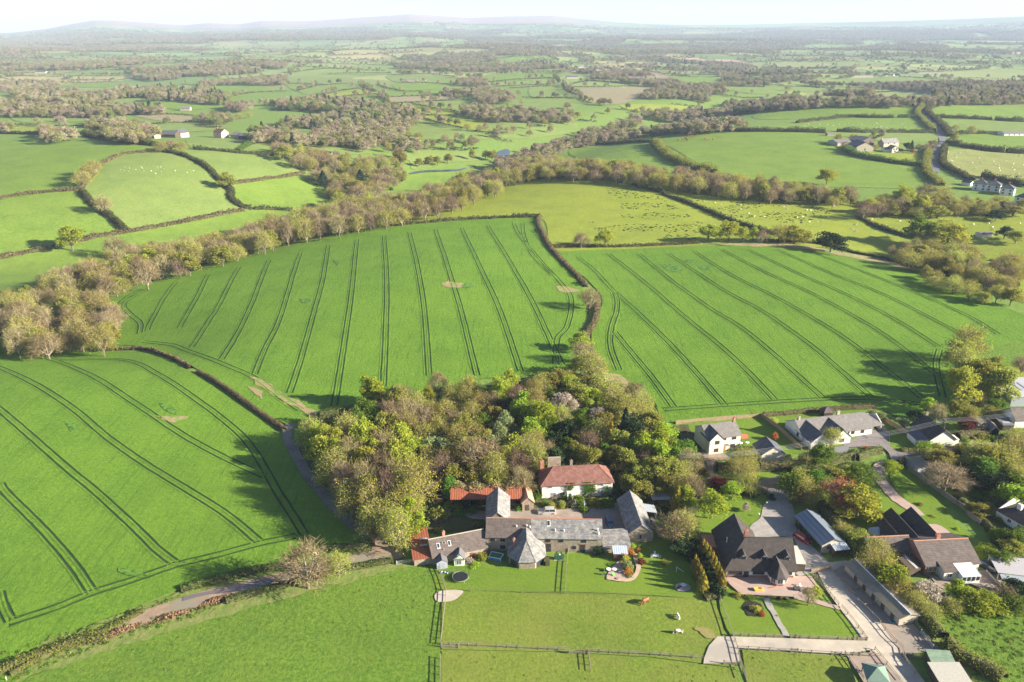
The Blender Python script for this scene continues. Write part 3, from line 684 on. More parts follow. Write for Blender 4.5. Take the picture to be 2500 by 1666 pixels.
# ---- pastures
sheet('pasture', 'Z 880,518 930,495 1000,475 1100,440 1200,418 1300,408 1390,415 1470,430 1560,455 1660,500 1750,540 1700,556 1640,562 1480,572 1290,578 1262,560 1240,500 1100,500', M_PASTY, 1)
sheet('pasture', 'Z 1480,428 1560,430 1700,447 1900,462 2000,470 1990,520 2100,560 2050,600 1930,575 1800,560 1750,540 1660,500 1560,458', M_PASTY, 1)
sheet('pasture', 'Z 1990,470 2150,475 2250,490 2400,500 2400,690 2200,640 2000,575 2110,560 2000,515', M_PASTY, 1)
sheet('pasture', 'Z 1310,345 1420,335 1500,330 1540,355 1570,385 1590,405 1450,385 1340,365', M_PASTD, 1)
sheet('pasture', 'Z 1500,318 1620,308 1900,308 1960,345 2130,385 2140,430 1980,432 1800,425 1650,395 1560,350', M_PASTD, 1)
sheet('pasture', 'Z 1740,262 1850,242 2000,240 2110,240 2090,262 1900,272 1750,275', M_PASTD, 1)
sheet('pasture', 'Z 1750,292 1900,280 2110,276 2140,300 1950,304', M_PASTD, 1)
sheet('pasture', 'Z 2180,345 2400,350 2400,428 2300,422 2200,405 2175,375', M_PALE, 1)
sheet('pasture', 'Z 2150,250 2400,245 2400,270 2200,274', M_PASTD, 1)
sheet('pasture', 'Z 2165,278 2400,285 2400,305 2190,305', M_PAST, 1)
sheet('pasture', 'Z 2190,312 2400,312 2400,345 2200,340', M_PASTD, 1)
sheet('garden_lawn', 'Q 790,680 1100,690 1430,690 1420,800 1100,760 850,725', M_PASTY, 2)
sheet('pasture', 'Q 600,505 1470,505 1500,560 1200,590 900,560 740,540', M_PAST, 2)
sheet('pasture', 'S 0,440 370,405 560,240 730,228 700,210 500,185 200,165 0,165', M_PASTD, 1)
sheet('pasture', 'S 385,405 470,290 560,245 730,232 850,245 960,320 1050,400 1060,440 1150,492 900,545 590,598 540,560 430,470', M_PAST, 1)
sheet('pasture', 'S 0,455 370,412 430,480 575,600 440,625 0,715', M_PASTD, 1)
sheet('pasture', 'S 0,730 440,628 900,550 1160,498 1330,505 1240,545 900,620 600,700 200,790 100,850 0,890 -100,920 -100,740', M_PASTD, 1)
sheet('pasture', 'S 830,225 1100,235 1270,250 1400,300 1480,370 1350,335 1070,372 980,310', M_PAST, 1)
sheet('pasture', 'S 1080,390 1350,345 1490,390 1500,440 1400,480 1150,488 1070,440', M_PASTD, 1)
sheet('pasture', 'S 1130,175 1400,185 1640,215 1700,235 1400,245 1260,240 1120,225', M_PAST, 1)
sheet('pasture', 'S 890,165 1160,180 1100,225 880,210', M_PAST, 1)
sheet('pasture', 'M 1360,540 1500,450 1620,390 1980,380 1950,420 1650,520 1540,520', M_PASTD, 1)
sheet('pasture', 'M 1500,215 2050,225 2100,290 1800,310 1600,360 1570,300', M_PAST, 1)
sheet('heath', 'N 1060,425 1300,430 1600,460 1620,490 1400,500 1150,460', M_HEATH, 1)
sheet('ploughed_field', 'O 830,400 1230,388 1440,415 1200,428 860,440', M_HEATH, 1)
sheet('ploughed_field', 'P 300,330 1000,318 1040,330 880,400 700,455 480,440 400,395', M_HEATH, 1)
sheet('ploughed_field', 'Q 1780,205 2000,185 2500,165 2500,205 1900,218', M_PLOUGH, 1)
for t, m in (('O 0,290 280,305 540,290 640,325 250,385 80,345', M_PAST), ('O 640,330 740,372 340,405 240,395', M_PASTY), ('O 690,450 1020,450 1450,525 1040,535 850,470', M_PASTY),
             ('O 1040,448 1400,425 1620,465 1450,515 1200,485', M_PAST), ('O 1090,548 1470,548 1600,580 1640,680 1300,618', M_PASTY), ('O 1010,620 1120,580 1450,668 1680,700 1660,740 1100,740 900,700', M_PAST),
             ('O 1660,590 2100,600 2353,600 2353,680 1900,740 1700,700', M_PAST), ('O 1880,420 2353,415 2353,500 1860,490', M_PAST), ('P 0,250 180,245 260,290 380,395 0,400', M_PAST),
             ('P 1570,300 2060,300 2100,330 1900,370 1650,345', M_PAST), ('P 1130,225 1600,220 1500,270 1250,275', M_PASTD), ('P 720,460 1140,460 1380,485 1150,510 850,510', M_PASTY),
             ('O 850,215 1380,230 1400,290 1100,275 880,270', M_PAST), ('O 890,285 1350,300 1480,320 1280,330 960,345', M_PASTD), ('O 1610,220 1900,190 2240,195 2220,240 1650,270', M_PASTD),
             ('N 1240,520 1700,510 1900,540 1600,580 1260,580', M_PAST), ('N 120,440 900,450 1000,470 600,500 200,505', M_PAST), ('N 1200,340 1550,330 1700,380 1450,400', M_PASTD),
             ('O 300,190 860,120 840,195 420,210', M_PAST), ('N 1540,200 2120,195 2100,250 1830,320 1780,240', M_PASTD), ('O 1590,95 2120,50 2230,100 1900,110 1720,100', M_PASTD),
             ('N 650,310 1170,310 1000,345 700,335', M_PAST), ('N 490,200 930,178 900,215 520,215', M_PASTD), ('N 0,540 320,545 330,590 0,590', M_PASTY), ('Q 0,45 900,75 850,100 500,90 0,90', M_PAST),
             ('Q 900,150 1550,75 1480,150 1100,150', M_PAST), ('M 0,120 350,150 200,215 0,205', M_PAST), ('M 500,30 1030,25 900,60 700,65', M_PAST)):
    sheet('pasture', t, m, 1)
# ---- near ground
LANE = 'Z 668,975 660,1005 690,1065 735,1130 790,1190 845,1232 880,1258 890,1270'
sheet('grass_field', 'Z -200,1700 0,1590 100,1545 300,1478 520,1412 700,1362 900,1310 935,1302 1008,1300 1012,1362 1012,1500 1012,1800 -200,1800', M_ROUGH, 1)
sheet('verge', 'Z -60,1500 100,1478 250,1422 420,1360 600,1318 780,1270 850,1245 885,1268 800,1300 640,1345 500,1385 400,1412 230,1475 100,1520 -60,1565', M_VERGE, 2)
sheet('verge', 'Z 900,1292 1000,1300 930,1306 700,1366 520,1416 300,1482 100,1548 -60,1610 -60,1570 80,1530 200,1480 330,1440 480,1395 640,1350 800,1310', M_VERGE, 2)
sheet('paddock', 'Z 1015,1362 1300,1364 1500,1372 1640,1378 1655,1420 1668,1470 1690,1530 1690,1536 1500,1512 1300,1500 1015,1494', M_PADD, 1, smooth=False)
sheet('paddock', 'Z 1015,1497 1300,1503 1500,1515 1690,1539 1730,1700 1015,1700', M_PADD, 1, smooth=False)
sheet('grass_field', 'Z 1705,1495 1850,1500 1945,1512 2010,1700 1735,1700', M_PADD, 1, smooth=False)
sheet('rough_meadow', 'Z 2100,1365 2180,1380 2353,1370 2500,1380 2560,1600 2400,1660 2270,1620 2180,1500 2130,1430', M_ROUGH, 1)
sheet('lawn', 'Z 1015,1300 1060,1285 1130,1300 1255,1290 1300,1275 1450,1270 1520,1230 1570,1240 1600,1330 1640,1376 1500,1370 1300,1362 1015,1360', M_LAWN, 1)
sheet('lawn', 'E 0,280 300,270 960,190 1180,300 1450,560 1230,640 880,560 730,560 300,640 0,450', M_LAWN, 1)
sheet('lawn', 'E 1000,170 2250,80 2600,400 2600,560 2250,500 1900,520 1500,560 1240,330', M_LAWN, 1)
sheet('lawn', 'E 750,1040 1080,1080 950,1410 800,1700 250,1500 180,1180 600,1150', M_LAWN, 1)
sheet('lawn', 'G 1500,540 1620,520 2050,1000 2300,1200 2353,1307 2050,1200 1900,980 1560,680', M_LAWN, 1)
sheet('lawn', 'G 1000,620 1400,560 1550,700 1800,880 1600,960 1390,980 1280,900 1120,780', M_LAWN, 1)
sheet('lawn', 'J 165,560 330,600 480,640 520,640 760,640 1030,700 1190,895 630,910 250,895', M_LAWN, 2)
sheet('field_margin', 'G 0,170 380,120 850,90 1350,75 1700,95 1640,200 1380,130 1000,150 680,175 200,215 0,230', grass('margin_grass', (.08, .22, .022), (.13, .27, .03), (.16, .25, .03), .9, .05), 2)
sheet('lawn', 'F 380,600 560,640 640,720 720,880 560,880 480,780', M_LAWN, 2)
sheet('lawn', 'F 520,960 760,900 930,920 860,960 700,985', M_HGREEN if False else M_LAWN, 3)
sheet('lawn', 'F 1080,640 1240,640 1250,730 1150,720', M_LAWN, 2)
sheet('lawn', 'F 1700,80 2100,60 2100,240 1850,220 1700,180', M_PASTY, 2)
sheet('lawn', 'F 1180,1380 1440,1420 1540,1520 1500,1568 1350,1500', M_LAWN, 2)
sheet('field_access_verge', 'E 480,850 1250,820 1260,890 950,905 500,890', M_LAWN, 2)
# woodland floors
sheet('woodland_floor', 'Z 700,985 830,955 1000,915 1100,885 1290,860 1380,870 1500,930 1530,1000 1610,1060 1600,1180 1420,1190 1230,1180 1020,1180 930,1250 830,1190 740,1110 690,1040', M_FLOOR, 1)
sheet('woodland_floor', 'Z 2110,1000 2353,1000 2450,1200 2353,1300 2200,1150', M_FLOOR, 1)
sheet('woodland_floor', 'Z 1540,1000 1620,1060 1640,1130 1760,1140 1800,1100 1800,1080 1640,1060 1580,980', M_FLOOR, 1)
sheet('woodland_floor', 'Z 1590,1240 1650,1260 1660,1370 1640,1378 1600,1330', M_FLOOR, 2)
sheet('rough_grass', 'Z 2150,860 2300,780 2450,780 2450,1000 2180,980', M_ROUGH, 1)
sheet('hedge_bank', 'Z 1860,1150 2010,1240 2030,1310 2110,1400 2200,1500 2300,1600 2250,1640 2150,1520 2080,1400 2000,1300 1830,1170', M_VERGE, 2)
# ---- roads, tracks, yards
strip('farm_lane', LANE, 2.9, M_LANE, 4, 1.5)
sheet('lane_junction', 'Z 855,1235 890,1240 930,1275 905,1290 870,1285 840,1290 800,1300 796,1290 850,1275', M_TRACK, 5)
strip('farm_track', 'Z 880,1275 800,1296 700,1318 640,1335 560,1352 500,1368 400,1398 320,1425 240,1458 215,1472', 4.6, M_TRACK, 4, 2)
strip('wet_ruts', 'Z 640,1337 560,1354 480,1366 420,1380', 1.4, plain('mud', (.14, .12, .12), .25), 6, 2)
sheet('farmyard', 'A 840,650 1400,615 B 100,600 500,600 1060,520 1130,560 1210,800 1210,920 880,910 0,760 A 1000,740', M_COBB, 3)
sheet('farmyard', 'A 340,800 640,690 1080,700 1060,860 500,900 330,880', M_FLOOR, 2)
strip('main_road', 'Q 1465,235 1400,290 1410,330 1480,400 1530,470 1570,540 1580,590 1530,640 1505,700 1500,800 1495,870', 7.5, surf('road_tarmac', (.16, .16, .17), (.12, .12, .13), .3), 4, 6)
sheet('driveway', 'C 1200,0 1500,0 1560,120 1600,350 2000,760 2060,840 1770,900 1580,900 1560,460 1040,440 1000,300 1130,190', M_GRAVEL, 3)
strip('driveway', 'E 1080,890 1150,960 1180,1100 1170,1250', 5.5, M_GRAVEL, 3, 1.5)
sheet('access_lane', 'E 870,960 920,920 1240,900 1260,960 1120,1010 960,1000', M_TRACK, 4)
sheet('driveway', 'E 240,640 520,610 620,680 450,700 440,840 520,880 330,960 300,860 320,760', M_TRACK, 3)
sheet('driveway', 'E 1910,530 2130,400 2353,310 F 470,710 515,770 500,850 600,950 900,970 620,1050 540,1060 500,960 380,900', surf('tarmac_drive', (.23, .20, .20), (.17, .15, .15), .6), 3)
sheet('lane', 'F 700,1000 900,960 1150,880 1330,830 1907,800 1907,900 1560,900 1320,900 1150,940 1300,960 1280,1060 1180,1060 900,1000', M_TRACK, 3)
strip('garden_drive', 'F 480,1075 430,1100 400,1160 430,1260 520,1370 600,1450 720,1530 820,1620', 3.2, M_PINK, 4, 1.5)
sheet('garden_drive', 'G 1640,900 1790,870 1900,940 1950,990 1640,990', M_PINK, 4)
strip('garden_path', 'F 1290,1300 1380,1410 1470,1490 1560,1540 1590,1600', 1.3, M_CONC, 4, 1)
sheet('yard', 'Z 1870,1300 1945,1290 2060,1480 2160,1620 2080,1620 2000,1500 1900,1360', M_CONC, 3, smooth=False)
sheet('yard', 'D 130,700 240,640 800,1260 960,1240 1200,1500 840,1560 620,1230', M_COBB, 3, smooth=False)
sheet('concrete_track', 'J 280,905 1230,935 1250,1000 1070,1030 290,990', M_CONC, 4, smooth=False)
sheet('concrete_apron', 'J 150,905 280,905 300,1000 310,1090 190,1100 50,1100 55,1060 90,970', M_CONC, 5, smooth=False)
sheet('concrete_apron', 'H 330,600 400,570 530,575 500,620 460,645 400,655 340,650', M_CONC, 4)
sheet('patio', 'J 205,480 700,470 830,470 900,600 750,620 480,610 320,600 240,530', M_PINK, 4, smooth=False)
strip('garden_path', 'J 500,630 530,690 590,800 650,905', 1.3, surf('grey_path', (.34, .32, .29), (.26, .25, .23), .8), 5, 1)
strip('garden_path', 'J 700,615 800,640 1030,700', 1.5, M_PINK, 5, 1)
sheet('patio', 'B 940,1500 1000,1370 1100,1270 1160,1300 1170,1400 1200,1480 1120,1510', M_PINK, 4)
strip('garden_path', 'B 1310,1180 1340,1300 1345,1400 1290,1480 1200,1520 1080,1505 950,1485', 1.1, surf('buff_path', (.46, .36, .27), (.38, .29, .22), 1), 6, 1)
strip('garden_path', 'B 1520,700 1560,800 1600,900 1625,970', .8, MATS['grey_path'], 5, 1)
sheet('patio', 'D 1040,720 1200,760 1330,800 1540,740 1620,700 1780,700 1900,880 1700,900 1520,830 1260,880 1130,760', M_COBB, 3)
sheet('pen_yard', 'J 1080,1040 1280,1010 1480,1224 1560,1400 1300,1400 1180,1200', M_COBB, 3, smooth=False)
sheet('pond', 'C 930,1270 1020,1250 1130,1290 1160,1380 1100,1450 980,1440 920,1380', plain('pond_water', (.035, .030, .022), .35), 4, rag=.5)
sheet('river', 'M 1580,385 1700,368 1930,360 1990,350 1995,358 1930,372 1700,382 1585,396', M_WATER, 4, extra=.1)
sheet('river', 'M 2240,230 2310,205 2340,230 2300,275 2250,260', M_WATER, 4, extra=.1)
sheet('fire_pit_ring', 'C 40,1080 90,1030 190,1040 240,1090 200,1130 90,1130', M_GRAVEL, 5)
sheet('worn_earth', 'H 2190,862 2240,855 2300,868 2350,895 2345,940 2300,915 2250,925 2215,890', surf('worn_ground', (.26, .21, .09), (.19, .19, .05), 1.2), 3)
# ------------------------------------------------------------------ hedges that can be told apart
B, Hh, Gn, Yl = M_HBROWN, M_HEDGE, M_HGREEN, M_HYEL
for lab, txt, wd, hg, mt in [
 ('brown trimmed hedge between the west crop and the middle crop', 'Z 232,806 330,804 380,818 440,848', 1.7, 1.3, B),
 ('brown trimmed hedge bank running from the crop gap down to the lane corner', 'Z 455,856 520,895 560,925 610,960 655,992', 1.8, 1.4, B),
 ('brown hedge bank separating the middle crop from the yellow pasture, going down', 'T 130,527 122,560 150,620 180,672 240,740 300,800 340,850', 2.2, 1.7, B),
 ('brown hedge bank curving between two single trees, middle of the crops', 'Z 1372,700 1368,740 1340,780', 2.6, 1.7, B),
 ('long low dark hedge along the far edge of the middle crop', 'T 0,530 60,526 130,527', 2.2, 1.8, Hh),
 ('low dark hedge along the far side of the middle crop, west half', 'Z 885,523 950,516 1050,508 1120,503 1235,500', 2.2, 1.8, Hh),
 ('low dark hedge along the far edge of the east crop', 'T 182,672 300,668 500,666 700,658 860,650', 2.2, 1.7, Hh),
 ('thin hedge with soil strip at the top right edge of the east crop', 'T 1160,640 1400,652 1560,690 1700,722 1860,760', 2.0, 1.6, Hh),
 ('diagonal dark hedge splitting the two yellow pastures', 'T 690,424 850,482 1000,545 1200,610', 2.6, 2.2, Hh),
 ('diagonal hedge from the belt to the yellow pastures', 'T 470,362 540,378 620,400 690,420', 2.6, 2.0, Hh),
 ('straight diagonal hedge ending below the two big oaks', 'T 1580,525 1700,582 1870,632', 2.4, 2.0, Hh),
 ('tall leafless hedge slanting down between two deep green pastures', 'T 655,190 700,238 790,290 930,330', 9, 5, Yl),
 ('dark bushy hedge left of the tall slanting leafless hedge', 'T 270,212 400,196 520,188 645,186', 4, 3.2, Hh),
 ('long bushy hedge above the cow pasture', 'T 640,160 800,142 1000,135 1150,136 1440,142', 6, 4, Hh),
 ('long bushy hedge above the far farm buildings', 'Q 560,478 800,488 1100,486 1480,490', 5, 3.5, Hh),
 ('bushy hedge rising left of the far main road', 'Q 180,395 500,358 700,340 900,345 1100,345', 5, 3.5, Hh),
 ('short clipped hedge beside the bend of the far road', 'Q 1145,342 1310,342', 5, 3.5, Gn),
 ('hedge on the left bank of the far road, upper bend', 'Q 1405,235 1330,300 1380,370 1440,430 1490,480', 6, 4.5, Yl),
 ('hedge on the right bank of the far road, upper bend', 'Q 1500,230 1425,290 1500,360 1580,440 1650,530', 6, 4.5, Hh),
 ('hedge on the left verge of the straight far road', 'Q 1440,650 1420,740 1410,830 1440,900 1520,970 1560,1000', 6, 3.5, Yl),
 ('hedge on the right verge of the straight far road', 'Q 1590,630 1575,720 1580,800 1700,870 1850,945', 5, 3.5, Hh),
 ('thick curving hedge below the far farm', 'Q 640,650 700,700 900,745 1150,785 1410,815', 6, 4, Gn),
 ('thick dark hedge above the pale sheep pasture', 'Q 1600,600 1800,630 2000,662 2160,680', 7, 4.5, Hh),
 ('bushy right end of the hedge above the pale sheep pasture', 'Q 2180,680 2352,690', 7, 5.5, Hh),
 ('dark hedge left of the long low white building', 'Q 1700,497 1900,498 2120,498', 4, 3, Hh),
 ('dark hedge across the top right, second from the red field', 'Q 1510,342 1750,352 2040,365', 5, 4, Hh),
 ('bushy hedge at the right edge below the top right field', 'Q 2070,368 2200,380 2352,385', 6, 5, Hh),
 ('dark hedge line under the reddish ploughed field', 'Q 1500,238 1800,220 2352,212', 5, 4, Hh),
 ('hedge line of small conifers behind the white terraced houses', 'Q 1960,910 2100,950 2352,1010', 5, 4.5, gm if False else Hh),
 ('low hedge across the left edge below the tree trio', 'S 0,445 120,425 250,412 365,405', 3, 2, B),
 ('curving low hedge from the tree trio up to the hilltop scrub', 'S 372,402 400,365 430,330 480,282 560,243 640,232 725,228', 3, 2, B),
 ('dark hedge bank curving past the single bare tree, left hillside', 'S 376,412 400,440 430,472 490,515 545,562 580,597', 4, 2.6, Hh),
 ('dark curving hedge from the hilltop scrub to the round green tree', 'S 750,230 820,240 900,270 965,312 1000,350 1030,375', 4, 2.6, Hh),
 ('dark crooked hedge from the round green tree to the field corner', 'S 1035,385 1065,410 1062,440 1090,468 1130,488 1158,490', 4, 2.6, Hh),
 ('long straight hedge rising across the left hillside', 'S -60,735 0,718 250,670 440,622 560,602 700,580 900,540 1120,498', 3, 2, B),
 ('short dark hedge running right from the hedge corner', 'S 1170,492 1250,493 1345,500', 3, 2.2, Hh),
 ('low pale hedge rising right of the round green tree', 'S 1060,376 1200,358 1300,345 1400,328', 3, 1.8, B),
 ('hedge line below the red roofed hilltop farm', 'S 890,216 1000,225 1100,235 1260,248', 4, 2.2, Hh),
 ('thick dark hedge left of the hilltop scrub', 'N 690,610 860,645 1000,665 1150,680 1300,695', 6, 4, Hh),
 ('hedge line at the left edge above the large left pasture', 'N 0,595 180,598 360,602', 4, 2.4, Hh),
 ('low hedge curving down right of the hilltop farm', 'N 2100,660 2040,690 1960,735', 4, 2.2, Gn)]:
    hedge(lab, txt, wd, hg, mt)
# ---- hedges farther off read as lines: one mass of bushes
FH = '''O 0,285 140,288 280,300|O 300,300 420,290 540,285|O 80,348 250,300 300,298|O 240,390 480,340 640,325|O 340,412 560,385 740,375|O 610,290 680,325 740,352|O 600,298 660,332 720,356
O 745,295 850,330 960,350 1080,352|O 745,385 800,420 825,450 850,472|O 790,383 830,425 850,445|O 670,397 900,396 1230,382|O 690,455 850,445 1020,445 1200,432 1400,420|O 1270,385 1440,413 1560,411
O 1020,450 1200,490 1450,525|O 1030,538 1140,580 1300,625 1450,660|O 1540,680 1640,690 1700,722 1760,752 1830,768|O 1090,542 1300,552 1470,545|O 940,212 1150,210 1380,228|O 930,275 1100,280 1380,300|O 1170,765 1480,765
O 1660,275 1950,250 2200,245 2240,272|O 1720,312 2180,292|O 1830,325 2190,306|O 2268,285 2290,322 2353,368|O 1940,402 2353,410|O 2090,30 2150,60 2230,95|O 1590,92 1800,75 2140,48|P 0,246 180,241 222,278
P 250,285 280,340 350,375 435,396|P 10,405 200,406 380,400 400,425 475,450|P 300,317 700,310 1040,316|P 320,290 500,265 800,282 1100,302|P 1140,221 1300,215 1600,216|P 890,175 1150,178|P 1430,368 1700,402 1880,400
P 1150,458 1380,482|P 730,500 850,515|P 1530,298 1700,294 2060,300|P 2280,312 2352,325|P 380,592 520,600|P 0,640 100,640|N 580,182 760,178 930,170|N 510,147 700,158 910,155|N 750,102 1080,100|N 0,92 300,96
N 130,525 330,537 560,540 800,548|N 1050,422 1200,432 1450,442 1620,456|N 0,122 250,125 500,130|N 1240,118 1500,130 1740,124|N 1630,175 1900,150 2230,120|N 1500,195 2120,190|N 1830,318 2060,262 2340,250|N 2100,190 2353,185
N 800,50 1000,55 1200,60|N 1610,540 1800,548|N 1240,520 1500,508 1700,508|M 1620,200 1780,210 1980,215 2080,205|M 700,165 1000,180 1240,212|O 0,200 300,165 520,158|O 340,205 620,200 860,200|O 820,40 1060,28
Q 0,45 420,60 500,90|Q 500,90 900,78|Q 850,110 1150,90 1540,70|Q 0,130 200,140|Q 900,560 1000,520|P 1600,60 1900,70 2100,100|P 1900,130 2100,160|P 780,85 1000,90|P 1380,75 1500,100|P 0,40 200,40 500,60|P 250,100 420,125 620,125|P 500,30 700,45 900,60'''.replace('\n', '|').split('|')
rng = np.random.default_rng(3); HP = []
for t in FH:
    Q = path_pts(G(t), 3.6); HP.append(np.column_stack([Q+rng.normal(size=Q.shape)*.5, np.full(len(Q), 1.0)]))
    k = rng.random(len(Q)) < .10; HP.append(np.column_stack([Q[k]+rng.normal(size=(k.sum(), 2)), np.full(k.sum(), 3.6)]))
# borders of the far patchwork
pts = [Vector((a, b)) for a, b in zip(SX, SY)]
vv, ee, ff, *_ = geometry.delaunay_2d_cdt(pts, [], [], 0, 1e-3)
def cc(t):
    a, b, c = [vv[i] for i in t]; d = 2*(a.x*(b.y-c.y)+b.x*(c.y-a.y)+c.x*(a.y-b.y))
    if abs(d) < 1e-3: return None
    A_, B_, C_ = a.length_squared, b.length_squared, c.length_squared
    return np.array([(A_*(b.y-c.y)+B_*(c.y-a.y)+C_*(a.y-b.y))/d, (A_*(c.x-b.x)+B_*(a.x-c.x)+C_*(b.x-a.x))/d])
em = {}
for f in ff:
    if len(f) != 3: continue
    c = cc(f)
    for i in range(3): em.setdefault(frozenset((f[i], f[(i+1) % 3])), []).append(c)
for k, cs in em.items():
    if len(cs) != 2 or cs[0] is None or cs[1] is None: continue
    a, b = cs; L = np.hypot(*(b-a)); mid = (a+b)/2; r = np.hypot(*mid)
    if L > 600 or L < 20 or r < 2150 or r > 10500 or rng.random() < .12: continue
    if mid[0] < -.05*mid[1] and r > 10000: continue
    st = 5 if r < 4500 else 8 if r < 7000 else 13; n_ = int(L/st); t = np.linspace(0, 1, max(2, n_))[:, None]; q = a+(b-a)*t
    q = q+np.column_stack([vnoise(q[:, 0]/60, q[:, 1]/60), vnoise(q[:, 1]/60, q[:, 0]/60)])*14-7; big = rng.random() < .35
    s = np.where(rng.random(len(q)) < (.5 if big else .18), 3.6, 1.0+.6*big); HP.append(np.column_stack([q, s*(1 if r < 4500 else 1.15 if r < 7000 else 1.7)]))
HP = np.vstack(HP); r = np.hypot(HP[:, 0], HP[:, 1]); zz = h(HP[:, 0], HP[:, 1])
far_leafy = [leafy('far_crown', 700+i, n=26, per=60, sz=.58, cr=1.7) for i in range(3)]
far_twig = [leafy('far_twig_crown', 710+i, n=30, per=52, sz=.55, cr=1.6, H0=1.5) for i in range(3)]
far_con = [conifer('far_conifer', 720, sz=1.5, n=260)]
L1 = leaf('far_brown', (.34, .29, .19), (.22, .185, .125), .2, .2); L2 = leaf('far_olive', (.27, .26, .10), (.16, .16, .06), .2, .2)
L3 = leaf('far_green', (.17, .22, .055), (.10, .14, .035), .22, .2); L4 = leaf('far_dark', (.05, .08, .045), (.03, .045, .03), .2, .1); L5 = leaf('far_hedge', (.10, .10, .045), (.07, .07, .035), .15, .1)
FAR = proto_col('far_plants', [(far_twig[0], [L1]), (far_twig[1], [L1]), (far_leafy[0], [L2]), (far_leafy[1], [L2]), (far_leafy[2], [L3]), (far_con[0], [L4]), (far_leafy[0].copy(), [L5])])
for o_ in FAR.objects: pass
# shared meshes would share slots, so slot links are per object
n_ = len(HP); treeish = HP[:, 2] > 3; pick = np.where(treeish, rng.choice([0, 1, 2, 3, 4], n_), np.where(rng.random(n_) < .75, 6, 3))
s = HP[:, 2]; sc = np.column_stack([np.where(treeish, s*.26, s*.42)*(.8+.4*rng.random(n_)), np.where(treeish, s*.26, s*.42)*(.8+.4*rng.random(n_)), np.where(treeish, s*.26, s*.25)*(.8+.5*rng.random(n_))])
scatter('distant_hedgerows', np.column_stack([HP[:, :2], zz-.1]), FAR, pick, sc, rng.random(n_)*6.28)
